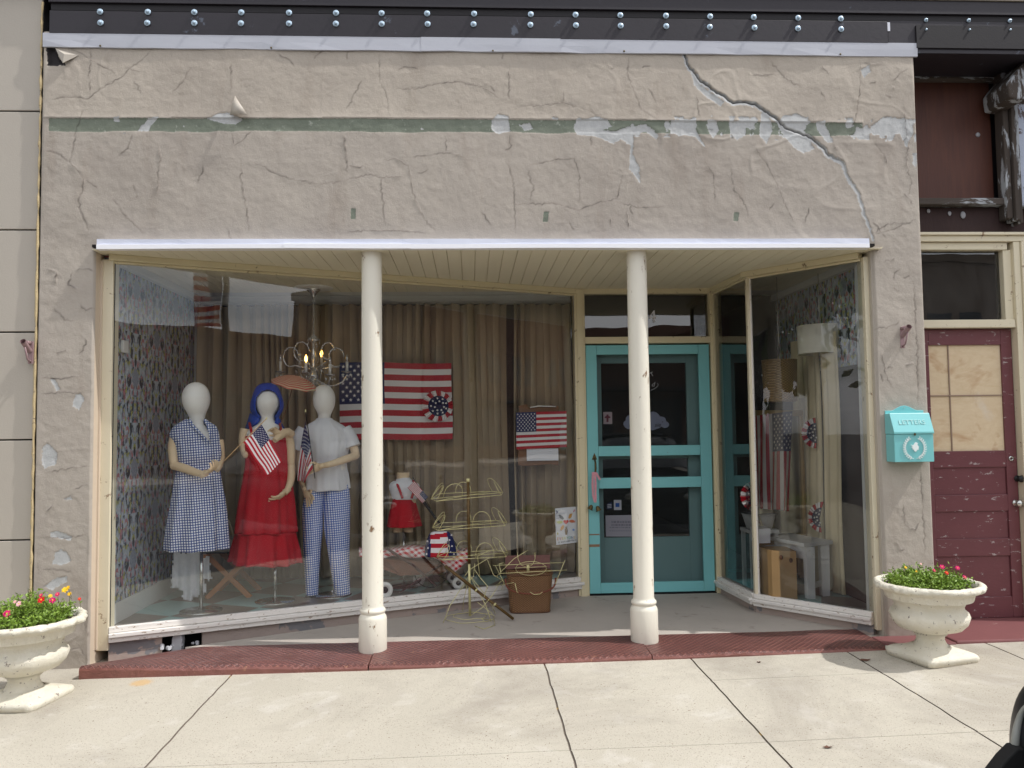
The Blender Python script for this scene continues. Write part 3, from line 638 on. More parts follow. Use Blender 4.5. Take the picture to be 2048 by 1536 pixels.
    bare[sl]=np.maximum(bare[sl],(np.interp(T,[0,.6,1],[.014,.017,.008])-np.abs(d+.006*s))/.02); dirt[sl]=np.maximum(dirt[sl],np.exp(-(d/(wdt*.42))**2)*np.interp(T,[0,.62,.70,1],[1,.8,.15,.1]))
    def poly(A,L):
        L=W2(L); sl,d,s,T=segd(L+[L[0]]); x=X[sl];z=Zg[sl]; ins=np.zeros(x.shape,bool); j=len(L)-1
        for i in range(len(L)):
            (xi,zi),(xj,zj)=L[i],L[j]; c=((zi>z)!=(zj>z))&(x<(xj-xi)*(z-zi)/((zj-zi) if abs(zj-zi)>1e-9 else 1e-9)+xi); ins^=c; j=i
        A[sl]=np.maximum(A[sl],np.where(ins,d,-d)/.02)
    for L in BARE: poly(bare,L)
    for L in GREEN: poly(green,L)
    for L in HOLE: poly(dark,L)
    # exposed green stripe where a band was taken off
    zt=np.interp(xs,[XL,-2.8,-.8,1.2,2.7,XR],[3.702,3.700,3.713,3.712,3.704,3.70])[None,:]; zb=zt-.090-.010*(vnoise(X,Zg*0,.35,21)-.5)-.012*(vnoise(X,Zg*0,.08,22)-.5)
    g=np.minimum(np.minimum(zt-Zg,Zg-zb),np.minimum(X-(XL+.05),2.80-X))/.02; green=np.maximum(green,g)
    sx=np.clip((X+.2)/2.2,0,1); chip=(vnoise(X,Zg,.10,51)*.6+vnoise(X,Zg,.035,52)*.4)-(.86-.20*sx); inz=np.minimum(zt+.012*(1+2*sx)-Zg,Zg-(zt-.105-.03*sx*vnoise(X,Zg*0,.09,53)))/.02; bare=np.maximum(bare,np.minimum(chip*6,inz))
    H+=.007*np.exp(-np.clip(Zg-zt,0,1)/.03)*(Zg>=zt)*(X<2.8)-.002*(green>0)
    zone=np.clip((Zg-zt)/.02,0,1)
    H-=.0030*np.clip(bare*5+.5,0,1); H-=.03*np.clip(dark,0,1)
    # relief dies away on the free edges
    edge=np.minimum.reduce([X-XL,XR-X]); H*=np.clip(edge/.02,0,1)
    low=Zg<ZT; e2=np.minimum(np.abs(X-XLi),np.abs(X-XRi)); H=np.where(low&(e2<.012),0,H)
    H=np.where((edge<.004)|(low&(e2<.004)),-.024,H)
    n,mn=X.shape; idx=np.arange(n*mn).reshape(n,mn); q=np.stack([idx[:-1,:-1],idx[:-1,1:],idx[1:,1:],idx[1:,:-1]],-1)
    cx=(X[:-1,:-1]+X[1:,1:])/2; cz=(Zg[:-1,:-1]+Zg[1:,1:])/2; keep=~((cx>XLi)&(cx<XRi)&(cz<ZT)); q=q[keep]
    used=np.unique(q); re=-np.ones(n*mn,int); re[used]=np.arange(len(used)); q=re[q]
    co=np.stack([X,-H,Zg],-1).reshape(-1,3)[used]
    me=bpy.data.meshes.new('stucco_front'); me.vertices.add(len(co)); me.vertices.foreach_set('co',co.ravel()); me.loops.add(q.size); me.loops.foreach_set('vertex_index',q.ravel().astype(np.int32))
    me.polygons.add(len(q)); me.polygons.foreach_set('loop_start',np.arange(0,q.size,4,dtype=np.int32)); me.polygons.foreach_set('loop_total',np.full(len(q),4,np.int32)); me.update(calc_edges=True); me.polygons.foreach_set('use_smooth',np.ones(len(q),bool))
    for nm,arrs in (('wear',(bare,green,dark,dirt)),('zone',(zone,zone*0,zone*0,zone*0+1))):
        at_=me.color_attributes.new(nm,'FLOAT_COLOR','POINT'); c=np.stack([np.clip(a,-1,1)*.5+.5 if i<3 and nm=='wear' else np.clip(a,0,1) for i,a in enumerate(arrs)],-1).reshape(-1,4)[used].astype(np.float32); at_.data.foreach_set('color',c.ravel())
    k=N('peeling_stucco_paint'); v=k.coord(); a=k.n('Attribute',attribute_name='wear'); ch=k.xyz(a.outputs['Color']); zn=k.xyz(k.n('Attribute',attribute_name='zone').outputs['Color'])
    nn=k.math('MULTIPLY',k.math('SUBTRACT',k.noise(v,30,6,.75),.5),1.3); ng=k.math('MULTIPLY',k.math('SUBTRACT',k.noise(v,60,4,.7),.5),.35)
    base=k.mix(k.noise(v,1.6,5,.6),lin((166,157,147)),lin((184,175,163))); up_=k.mix(k.noise(v,2.,5,.6),lin((172,162,150)),lin((190,180,166)))
    col=k.mix(k.ramp(zn[0],[(.35,0.),(.65,1.)]),base,up_)
    col=k.mix(k.ramp(k.noise(k.coord((1,1,.25)),4,5,.6),[(.54,0.),(.74,.38)]),col,lin((136,120,104)))
    col=k.mix(k.ramp(k.noise(v,.8,6,.7,.6),[(.46,0.),(.66,.3)]),col,lin((140,130,122)))
    gr=k.mix(k.noise(v,9,6,.7),lin((100,108,94)),lin((134,140,126))); gr=k.mix(k.ramp(k.noise(v,17,5,.7),[(.6,0.),(.66,.7)]),gr,lin((176,180,168)))
    col=k.mix(k.math('GREATER_THAN',k.math('ADD',ch[1],ng),.5),col,gr)
    pl=k.mix(k.noise(v,30,5,.7),lin((166,168,168)),lin((200,200,198))); isb=k.math('GREATER_THAN',k.math('ADD',ch[0],nn),.5)
    col=k.mix(isb,col,pl); col=k.mix(k.math('GREATER_THAN',k.math('ADD',ch[2],nn),.5),col,lin((50,46,46)))
    col=k.mix(a.outputs['Alpha'],col,lin((52,44,40)))
    # scattered specks and rust drips
    col=k.mix(k.ramp(k.noise(v,150,3,.6),[(.27,.5),(.31,0.)]),col,lin((120,104,92)))
    hb=k.math('ADD',k.noise(v,170,4,.6),k.math('MULTIPLY',k.noise(v,24,5,.6),2.2)); hb=k.math('SUBTRACT',hb,k.math('MULTIPLY',isb,1.4))
    me.materials.append(k.fin(col,.72,k.bump(hb,.0022,.9),spec=.3))
    o=bpy.data.objects.new('stucco_front',me); COL.objects.link(o); o.parent=B
stucco()
# masonry behind the stucco
mb=MB(); mb.box(XL,XLi,.022,.60,.0,ZT); mb.build('left_pier',M['pier_return'],B)
mb=MB(); mb.box(XRi,XR,.022,.16,.0,ZT); mb.build('right_pier',M['tan_panel'],B)
mb=MB(); mb.box(XL,XR,.034,.5,ZT+.03,4.26); mb.build('upper_wall_core',M['tan_panel'],B)
mb=MB(); mb.box(-9,9,-.03,.7,4.60,7.6); mb.build('brick_upper_wall',M['brick'],B)
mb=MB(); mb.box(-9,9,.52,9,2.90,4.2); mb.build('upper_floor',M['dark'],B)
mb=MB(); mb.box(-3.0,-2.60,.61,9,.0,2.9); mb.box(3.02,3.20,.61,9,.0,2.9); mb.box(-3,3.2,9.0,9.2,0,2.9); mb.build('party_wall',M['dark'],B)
# torn corner flap
mb=MB(); a,b,c=[at(x*.3418,y*.3418,-.008) for x,y in ((1375,560),(1460,688),(1350,672))]
mid=(a+b+c)/3+Vector((0,-.05,.0)); mb.smooth=True; q=[a,b+Vector((0,-.035,0)),c+Vector((0,-.02,-.01)),mid,(a+b)/2+Vector((0,-.045,0)),(a+c)/2+Vector((.0,-.02,0)),(b+c)/2+Vector((0,-.05,0))]
mb.add(q,[(0,4,3),(4,1,3),(1,6,3),(6,2,3),(2,5,3),(5,0,3)]); o=mb.build('peeled_flap',M['tan_panel'],B); md=o.modifiers.new('s','SOLIDIFY'); md.thickness=.002
mb=MB(); q=[at(x*.3418,y*.3418,-.004) for x,y in ((325,284),(462,322),(380,380))]; q[0].y-=.004;q[2].y-=.03; mb.add(q+[(q[0]+q[1]+q[2])/3+Vector((0,-.02,0))],[(0,1,3),(1,2,3),(2,0,3)]); o=mb.build('peeled_flap',M['tan_panel'],B); md=o.modifiers.new('s','SOLIDIFY'); md.thickness=.003

# flashing in three lapped lengths, with screws
def flashing():
    t=at(80,62,-.05); e=at(1840,80,-.05); x0,x1,z1=t.x,e.x,(t.z+e.z)/2; z0=z1-.097
    js=[x0,at(845,80,-.05).x,at(1122,80,-.05).x,x1]; g=MB(); rr=random.Random(2)
    for i in range(3):
        a,b=js[i]-(0.012 if i else 0),js[i+1]; y=-.016-.003*(i%2); n=14 if i!=1 else 5; mb=MB(); mb.smooth=False; vs=[]
        for q in range(n+1):
            x=a+(b-a)*q/n; w_=rr.uniform(-.004,.004); zb=z0+rr.uniform(-.003,.003)
            vs+= [(x,0.035,z1),(x,y,z1),(x,y+w_*.2,(z0+z1)/2),(x,y+w_,zb),(x,y+w_+.012,zb-.002)]
        mb.add(vs,[(q*5+k,q*5+k+1,q*5+k+6,q*5+k+5) for q in range(n) for k in range(4)]); o=mb.build('flashing_strip',M['flash'],B); md=o.modifiers.new('s','SOLIDIFY'); md.thickness=.0015
    mb=MB()
    for px,py in ((196,87),(540,91),(986,97),(1250,98),(1685,104)):
        p=at(px,py,-.05); p.y=-.019; mb.ball(p,.007,8,(1,.6,1))
    pieces(mb,'flashing_screw',M['bronze'],B)
flashing()
# awning fascia: upper face and brighter drip lip
def fascia():
    a=at(192,495,-.07).x; b=at(1740,495,-.07).x; mb=MB(); rr=random.Random(8)
    n=60; ws=[.006*math.sin(i*.4)+rr.uniform(-.002,.002) for i in range(n+1)]
    js=[a,at(570,480,-.07).x,at(822,480,-.07).x,b]
    vs=[]
    for q in range(n+1):
        x=a+(b-a)*q/n; vs+=[(x,-.0,2.863),(x,-.060+ws[q]*.5,2.862),(x,-.060+ws[q],2.822),(x,-.052+ws[q],2.820)]
    mb.add(vs,[(q*4+k,q*4+k+1,q*4+k+5,q*4+k+4) for q in range(n) for k in range(3)]); o=mb.build('awning_fascia',M['fascia'],B); md=o.modifiers.new('s','SOLIDIFY'); md.thickness=.002
    for i in range(3):
        x0,x1=js[i]-(.008 if i else 0),js[i+1]; y=-.071-.004*(i%2); mb=MB(); m_=24; vs=[]
        for q in range(m_+1):
            x=x0+(x1-x0)*q/m_; w_=.004*math.sin(x*2.1+i); vs+=[(x,-.05,2.826),(x,y+w_,2.824),(x,y+w_,2.795+.002*math.sin(x*3)),(x,y+.05,2.792)]
        mb.add(vs,[(q*4+k,q*4+k+1,q*4+k+5,q*4+k+4) for q in range(m_) for k in range(3)]); o=mb.build('awning_lip',M['fascia_white'],B); md=o.modifiers.new('s','SOLIDIFY'); md.thickness=.002
fascia()
# soffit of narrow boards running back to the door
def soffit():
    mb=MB(); x=-2.50; p=.098; prof=[]
    while x<2.83:
        prof+=[(x,2.797),(x+p-.010,2.797),(x+p-.008,2.806),(x+p-.002,2.806)]; x+=p
    vs=[]; 
    for y in (-.05,1.66):
        for (a,z) in prof: vs.append((a,y,z))
    n=len(prof); mb.add(vs,[(i,i+1,n+i+1,n+i) for i in range(n-1)]); o=mb.build('soffit',M['soffit'],B); md=o.modifiers.new('s','SOLIDIFY'); md.thickness=.004
    mb=MB(); mb.box(-2.505,2.835,-.04,1.62,2.812,2.83); mb.build('soffit_backing',M['dark'],B)
soffit()
# columns
def column(px0,px1,y,zb):
    a=at(px0,900,y); g=MB(); x=a.x; r=.0705; bz=zb
    prof=[(.092,bz),(.094,bz+.01),(.094,bz+.215),(.090,bz+.23),(.081,bz+.245),(.077,bz+.25),(.084,bz+.258),(.087,bz+.268),(.084,bz+.279),(.075,bz+.285),(r,bz+.30),(r+.001,1.4),(r-.001,2.3),(r-.002,2.80)]
    rr=random.Random(int(px0)); ph=rr.uniform(0,6)
    g.lathe(prof,(x,y,0),40,mod=lambda a,z:1+.004*math.sin(3*a+z*9+ph)+.003*math.sin(7*a+z*23))
    g.build('column',M['column'],B)
column(744.5,0,.06,.095); column(1281,0,.06,.108)
# window geometry in plan
GL0,GL1=Vector((-2.435,.13)),Vector((.945,1.575)); MU=Vector((2.215,.80)); GR0=Vector((2.165,1.575)); GR1=Vector((2.80,.10))
SZ0,SZ1=.19,.285
# jambs at the piers
mb=MB(); p0=at(203,900,.14).x; mb.box(p0,-2.425,.10,.20,.13,2.76); mb.build('window_jamb',M['cream'],B,bevel=.004)
mb=MB(); mb.box(p0-.012,p0+.012,.085,.12,.14,2.75); mb.build('jamb_bead',M['pier_return'],B,bevel=.003)
mb=MB(); mb.box(2.800,2.836,.06,.16,.14,2.76); mb.build('window_jamb',M['cream'],B,bevel=.004)
# sills
def sill(a,b,z0,z1,name):
    mb=MB(); h=z1-z0; mb.along(a,b,.0,.035,z0+h*.62,z1,.0,.0); mb.along(a,b,.0,.062,z0+h*.33,z0+h*.60,.0,.0); mb.along(a,b,.0,.048,z0,z0+h*.31,.0,.0); mb.along(a,b,-.05,-.001,z0+.02,z1-.01); mb.build(name,M['white_trim'],B,bevel=.004)
sill(GL0,GL1,.182,.283,'window_sill'); sill(GR0,MU,.175,.262,'window_sill'); sill(MU,GR1,.172,.262,'window_sill')
# heads
for a,b,mt in ((GL0,GL1,'cream_old'),(GR0,MU,'cream_old'),(MU,GR1,'cream_old')):
    mb=MB(); mb.along(a,b,-.03,.045,2.752,2.793,.03,.0); mb.along(a,b,-.02,.018,2.735,2.751); mb.build('window_head',M[mt],B,bevel=.003)
# glass, one sheet each, and the dark putty edge
def pane(a,b,z0,z1,name,mt='glass'):
    mb=MB(); a3,b3=Vector((a[0],a[1])),Vector((b[0],b[1])); mb.add([(a3.x,a3.y,z0),(b3.x,b3.y,z0),(b3.x,b3.y,z1),(a3.x,a3.y,z1)],[(0,1,2,3)]); return mb.build(name,M[mt],B)
pane(GL0,GL1,.27,2.75,'window_pane'); pane(GR0,MU,.25,2.75,'window_pane','glass_side'); pane(MU,GR1,.25,2.75,'window_pane','glass_right')
mb=MB(); mb.box(2.200,2.232,.775,.815,.25,2.752); mb.build('corner_mullion',M['cream'],B,bevel=.003)
mb=MB(); mb.along(MU,GR1,-.004,.010,.262,2.735,-.018,-(GR1-MU).length+.035); mb.build('mullion_bead',M['white_trim'],B)
# thin sash edges in the left window
mb=MB(); mb.along(GL0,GL1,.0,.012,.283,2.735,-(GL1-GL0).length+.03,0); mb.build('sash_edge',M['flash'],B)
mb=MB(); mb.along(GL0,GL1,.0,.012,.283,2.735,0,-(GL1-GL0).length+.012); mb.build('sash_edge',M['black'],B)
# kick walls under the sills
def kick(a,b,z0,z1,off=.012,holes=()):
    a=Vector(a);b=Vector(b);L=(b-a).length;d=(b-a)/L; segs=[];s=0
    for h0,h1 in holes: segs.append((s,h0)); s=h1
    segs.append((s,L)); mb=MB()
    for s0,s1 in segs: mb.along(a+d*s0,a+d*s1,off-.06,off,z0,z1)
    return mb.build('kick_wall',M['stucco_plain'],B,bevel=.003)
def stucco_plain():
    k=N('kick_wall_stucco'); v=k.coord(); c=k.mix(k.noise(v,2.,5,.6),lin((158,142,134)),lin((176,160,150)))
    c=k.mix(k.ramp(k.noise(v,3.3,4,.6,.5),[(.57,0.),(.585,1.)]),c,lin((126,124,126))); return k.fin(c,.8,k.bump(k.noise(v,40,5,.6),.004))
M['stucco_plain']=stucco_plain()
dl=(GL1-GL0).normalized()
h0=(atz(328,1298,.15).xy-GL0).dot(dl); h1=(atz(412,1290,.15).xy-GL0).dot(dl)
kick(GL0,GL1,.02,.188,holes=((h0,h1),)); kick(GR0,MU,.09,.18); kick(MU,GR1,.09,.178)
mb=MB(); c0=GL0+dl*(h0+(h1-h0)*.38); rr=random.Random(4)
def rubble(mb,c,r,n=9):
    mb.smooth=False; mb.ball(c,r,7,(rr.uniform(.8,1.2),rr.uniform(.7,1),rr.uniform(.6,1.1)),Matrix.Rotation(rr.uniform(0,3),3,'Z'))
mb.prism([(c0.x-.035,c0.y-.02,.05),(c0.x+.03,c0.y-.02,.05),(c0.x+.038,c0.y-.02,.14),(c0.x+.03,c0.y-.02,.186),(c0.x-.02,c0.y-.02,.188),(c0.x-.03,c0.y-.02,.15)],(0,.06,0))
for q in range(16):
    t=h0+(h1-h0)*rr.uniform(0,1); p=GL0+dl*t; rubble(mb,(p.x,p.y-rr.uniform(.0,.05),.098+rr.uniform(0,.02)),rr.uniform(.008,.02))
pieces(mb,'masonry_chunk',M['plaster'],B,.002)
mb=MB(); mb.along(GL0+dl*(h0-.1),GL0+dl*(h1+.1),-.30,-.22,.0,.19); mb.build('cavity_back',M['black'],B)
# vestibule floor and iron tread plates
mb=MB(); mb.prism([(-1.95,.187,.02),(2.83,.187,.02),(2.83,1.75,.02),(1.0,1.75,.02)],(0,0,.098)); mb.build('vestibule_floor',M['concrete2'],B)
def tread():
    xs=[-2.44,-.66,1.15,2.72]; nz=lambda x:float(np.interp(x,[-2.45,-.65,1.15,2.7,4.4],[.128,.092,.106,.116,.14]))
    for i in range(3):
        a,b=xs[i]+(.004 if i else 0),xs[i+1]-.004; n=26; mb=MB(); vs=[]
        ph=i*1.7
        for q in range(n+1):
            x=a+(b-a)*q/n; z=nz(x)+.003*math.sin(q*.5+ph); sw=.004*math.sin((q/n)*math.pi*2+ph); zb=zw(x)-.03
            vs+=[(x,-.262,zb),(x,-.266,z-.022),(x,-.262,z-.010),(x,-.250,z-.003),(x,-.232,z+.001),(x,-.225,z-.003),(x,-.02,z+.004+sw-float(np.interp(x,[-2.44,-2.2,-1.8],[.045,.025,0]))),(x,.185,min(max(z+.006,.1195),float(np.interp(x,[-2.44,-2.2,-1.8],[.030,.075,.125]))))]
        K=8; mb.add(vs,[(q*K+k,q*K+k+1,q*K+K+k+1,q*K+K+k) for q in range(n) for k in range(K-1)])
        mb.add([vs[k] for k in range(K)]+[(vs[0][0],.185,vs[0][2])],[tuple(range(K+1))]); mb.add([vs[n*K+k] for k in range(K)]+[(vs[n*K][0],.185,vs[n*K][2])],[tuple(range(K+1))[::-1]])
        mb.build('tread_plate',M['tread'],B)
tread()
# display platforms, side walls, ceilings
mb=MB(); mb.prism([(-2.47,.17,.0),(-2.47,1.95,.0),(.93,1.95,.0),(.93,1.62,.0)],(0,0,.07)); mb.v=[(x,y,z+.192) for x,y,z in mb.v]; mb.build('display_floor',M['tiles'],B)
mb=MB(); mb.prism([(2.20,1.95,.0),(2.90,1.95,.0),(2.90,.14,.0),(2.26,.84,.0),(2.21,1.6,0)],(0,0,.25)); mb.build('display_floor',M['tiles'],B)
mb=MB(); mb.box(-2.60,-2.47,.145,1.95,.262,2.80); mb.build('papered_wall',M['wallpaper'],B)
mb=MB(); mb.box(2.90,3.0,.12,1.98,2.02,2.80); mb.build('papered_wall',M['wallpaper'],B); mb=MB(); mb.box(2.92,3.0,.12,1.98,.25,2.02); mb.build('opening_panel',paint('opening_shade_brown',(60,50,44),.8),B)  # lower dark panel put in for the shaded opening between the drapes
mb=MB(); mb.box(-2.468,-2.455,.16,1.90,.263,.40); mb.build('skirting',M['ceiling'],B); mb=MB(); mb.box(-2.468,-2.43,1.86,1.92,.263,2.78); mb.build('corner_post',M['ceiling'],B)
mb=MB(); mb.prism([(-2.60,.10,2.80),(-2.60,1.97,2.80),(.97,1.97,2.80),(.97,1.60,2.80),(-2.4,.14,2.80)],(0,0,.012)); mb.prism([(2.18,1.97,2.80),(3.0,1.97,2.80),(3.0,.1,2.80),(2.80,.14,2.80),(2.25,.83,2.80),(2.18,1.6,2.80)],(0,0,.012)); mb.build('display_ceiling',M['ceiling'],B)
mb=MB(); mb.box(-2.466,-2.41,.18,1.86,2.74,2.799); mb.box(-2.43,.93,1.88,1.94,2.72,2.799); mb.box(-2.40,.93,1.865,1.879,2.735,2.76); mb.box(2.85,2.899,.16,1.97,2.74,2.799); pieces(mb,'crown_moulding',M['ceiling'],B,.006)
mb=MB(); mb.box(2.80,2.90,.165,.20,.25,2.799); mb.build('display_return',M['ceiling'],B)
# shop interior behind: floor, shelves catching a little light
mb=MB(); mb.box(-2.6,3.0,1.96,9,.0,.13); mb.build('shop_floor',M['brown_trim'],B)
# ---- door frame and transom (plane y = 1.58)
YD=1.575
def X(px,y=YD): return at(px,900,y).x
def Zp(py,y=YD,px=1300): return at(px,py,y).z
xa,xb,xc,xd=at(1153,900,YD).x,at(1173,900,YD).x,at(1424,900,YD).x,at(1443,900,YD).x
mb=MB(); mb.box(xa-.005,xb,YD-.04,YD+.10,.118,2.795); mb.box(xa+.015,xb-.02,YD-.052,YD-.041,.118,2.79); mb.build('door_jamb',M['cream_old'],B,bevel=.003)
mb=MB(); mb.box(xc,xd+.02,YD-.04,YD+.10,.118,2.795); mb.box(xc+.02,xd,YD-.052,YD-.041,.118,2.79); mb.build('door_jamb',M['cream_old'],B,bevel=.003)
mb=MB(); mb.box(xb,xc,YD-.03,YD+.09,Zp(588),2.795); mb.build('transom_head',M['cream_old'],B,bevel=.003)
mb=MB(); mb.box(xb,xc,YD-.035,YD+.09,Zp(687),Zp(674)); mb.build('transom_bar',M['cream_old'],B,bevel=.003)
mb=MB(); mb.add([(xb,YD+.03,Zp(674)),(xc,YD+.03,Zp(674)),(xc,YD+.03,Zp(588)),(xb,YD+.03,Zp(588))],[(0,1,2,3)]); tp=mb.build('transom_pane',M['glass_dark'],B)
mb=MB(); text_mb(mb,'4',.155,face_mat(at(1304.5,634,YD+.022)),.002); mb.build('house_number',M['paper'],tp)
mb=MB(); mb.box(xb-.02,xc+.02,YD-.03,YD+.2,.10,.124); mb.build('door_threshold',M['steel_black'],B)
# ---- screen door (hinged leaf) with its parts
D=bpy.data.objects.new('screen_door',None); COL.objects.link(D); D.parent=B; D.location=(0,0,0)
x0,x1=X(1172.5)+.006,X(1422)-.004; zt,zb=Zp(690.5),.136; sw=.096
def dbox(a,b,c,d,y0=YD-.03,y1=YD+.005): mb=MB(); mb.box(a,b,y0,y1,c,d); return mb
mb=MB(); mb.box(x0,x0+sw,YD-.03,YD+.005,zb,zt); mb.box(x1-sw,x1,YD-.03,YD+.005,zb,zt)
for a,b in ((Zp(709),zt),(Zp(911),Zp(891)),(Zp(975),Zp(954)),(zb,Zp(1163))): mb.box(x0+sw+.0015,x1-sw-.0015,YD-.029,YD+.004,a,b)
mb.build('door_frame',M['teal'],D,bevel=.002)
mb=MB(); mb.add([(x0+sw-.01,YD-.012,zb+.05),(x1-sw+.01,YD-.012,zb+.05),(x1-sw+.01,YD-.012,zt-.05),(x0+sw-.01,YD-.012,zt-.05)],[(0,1,2,3)]); mb.build('screen_mesh',M['screen'],D)
mb=MB(); hx=X(1187.5); mb.prism([(hx-.012,YD-.034,Zp(918)),(hx-.022,YD-.034,Zp(917)),(hx-.012,YD-.034,Zp(910)),(hx,YD-.034,Zp(904)),(hx+.012,YD-.034,Zp(910)),(hx+.022,YD-.034,Zp(917)),(hx+.012,YD-.034,Zp(918))],(0,.005,0))
mb.tube([(hx,YD-.035,Zp(915)),(hx+.002,YD-.07,Zp(922)),(hx+.002,YD-.075,Zp(935)),(hx,YD-.06,Zp(945)),(hx,YD-.035,Zp(948))],[.006,.008,.009,.008,.006],10)
mb.build('door_handle',M['bronze'],D)
mb=MB()
for py,h in ((1088,2.6),(1066,1.2)): mb.box(x0+.002,x0+sw-.004,YD-.0315,YD-.0305,Zp(py+h),Zp(py-h))
pieces(mb,'rubbed_patch',paint('rubbed_wood',(140,112,88),.8,.3,60),D)
# ---- inner door seen through the screen
D2=bpy.data.objects.new('inner_door',None); COL.objects.link(D2); D2.parent=B
YI=YD+.075; ix0,ix1=X(1176,YI),X(1419,YI); gx0,gx1=X(1205,YI),X(1376,YI); gt,gb=Zp(726,YI),Zp(1074,YI)
mb=MB(); mb.box(ix0,gx0,YI,YI+.045,.13,zt); mb.box(gx1,ix1,YI,YI+.045,.13,zt); mb.box(gx0,gx1,YI,YI+.045,gt,zt); mb.box(gx0,gx1,YI,YI+.045,.13,gb); mb.box(gx0,gx1,YI+.01,YI+.05,Zp(915,YI)-.01,Zp(905,YI)) ; mb.build('door_leaf',M['teal_dark'],D2,bevel=.003)
mb=MB(); mb.add([(gx0,YI+.02,gb),(gx1,YI+.02,gb),(gx1,YI+.02,gt),(gx0,YI+.02,gt)],[(0,1,2,3)]); dg=mb.build('door_pane',M['glass_dark'],D2)
def px_poly(mb,L,y,t=.001): mb.prism([at(a,b,y) for a,b in L],(0,t,0))
YG=YI+.016
def Q6(L): return [(1180+x/8.535,720+y/8.535) for x,y in L]
mb=MB(); cl=[]
for cx,cy,r,a0,a1 in ((655,1130,88,70,200),(660,1010,70,120,260),(790,960,95,150,330),(1000,960,125,200,330),(1090,930,60,240,340)): pass
C=[(600,1150),(570,1100),(575,1060),(610,1030),(612,990),(640,950),(690,935),(760,905),(830,870),(900,905),(960,900),(1030,885),(1090,880),(1140,900),(1180,935),(1190,962),(1240,968),(1285,990),(1300,1045),(1340,1070),(1352,1110),(1325,1150),(1270,1162),(1215,1135),(1190,1160),(1140,1175),(1080,1200),(1000,1190),(900,1185),(800,1175),(700,1165),(650,1182)]
px_poly(mb,Q6(C),YG); mb.build('cloud_decal',paint('decal_blue_grey',(150,158,182),.7,.02,5,bump=0),dg)
mb=MB(); text_mb(mb,'sie',.052,face_mat(at(1315,850,YG-.002)),.0005,shear=.35); text_mb(mb,"’",.05,face_mat(at(1325,847,YG-.002)),.0005); text_mb(mb,'C',.04,face_mat(at(1260,851,YG-.002)),.0005,shear=.3); pieces(mb,'cloud_letter',M['black'],dg)
mb=MB(); text_mb(mb,'T',.055,face_mat(at(1304,749,YG),(.88,0,.47),(-.47,0,.88)),.0005); text_mb(mb,'d',.06,face_mat(at(1306,769,YG)),.0005,shear=.25)
pts=[at(1180+x/8.535,720+y/8.535,YG) for x,y in ((1035,520),(1080,500),(1130,470),(1160,440),(1165,415),(1145,400))]; mb.tube(pts,.0022,6); pieces(mb,'window_letter',M['cloth_white'],dg)
mb=MB(); px_poly(mb,[(1206.5,824),(1224,824),(1224.5,848),(1207,848)],YG); mb.build('door_sticker',paint('sticker_pinkish',(206,190,196),.7,.03,5,bump=0),dg)
mb=MB(); f=[(1213,829),(1217,829),(1217,832),(1220,833),(1221,836),(1217,836.5),(1217,844),(1213,844),(1213,836.5),(1209,836),(1210,833),(1213,832)]; px_poly(mb,f,YG-.002); mb.build('sticker_figure',paint('sticker_maroon',(120,50,70),.7,.03,5,bump=0),dg)
mb=MB(); px_poly(mb,[(1227.5,1000),(1242.5,1000),(1243,1020),(1228,1020)],YG); mb.build('card_sticker',M['paper'],dg)
mb=MB(); px_poly(mb,[(1231,1006),(1239,1006),(1239,1014),(1231,1014)],YG-.002); mb.build('card_logo',paint('card_blue',(40,100,190),.6,.03,5,bump=0),dg)
mb=MB(); px_poly(mb,[(1213,1008),(1224,1003),(1225,1018),(1214,1019)],YG); mb.build('badge_sticker',paint('badge_navy',(34,48,90),.6,.03,5,bump=0),dg)
mb=MB(); [px_poly(mb,[(1215,1009+3*i),(1223,1008+3*i),(1223,1009.4+3*i),(1215,1010.4+3*i)],YG-.002) for i in range(3)]; pieces(mb,'badge_stripe',M['paper'],dg)
mb=MB(); px_poly(mb,[(1211,1031),(1268,1030),(1268,1073),(1212,1073)],YG); mb.build('notice_sheet',paint('notice_lilac_paper',(196,194,206),.8,.02,5,bump=0),dg)
mb=MB(); rr=random.Random(1)
for r_,(y_,h_) in enumerate(((1042,4),(1048,4),(1054,2),(1061,1.4))):
    x_=1223 if r_<2 else 1219
    while x_<1262: w_=rr.uniform(2,6); px_poly(mb,[(x_,y_),(x_+w_,y_),(x_+w_,y_+h_),(x_,y_+h_)],YG-.002); x_+=w_+1.4
pieces(mb,'notice_word',paint('notice_grey_text',(160,158,172),.8,.02,5,bump=0),dg)
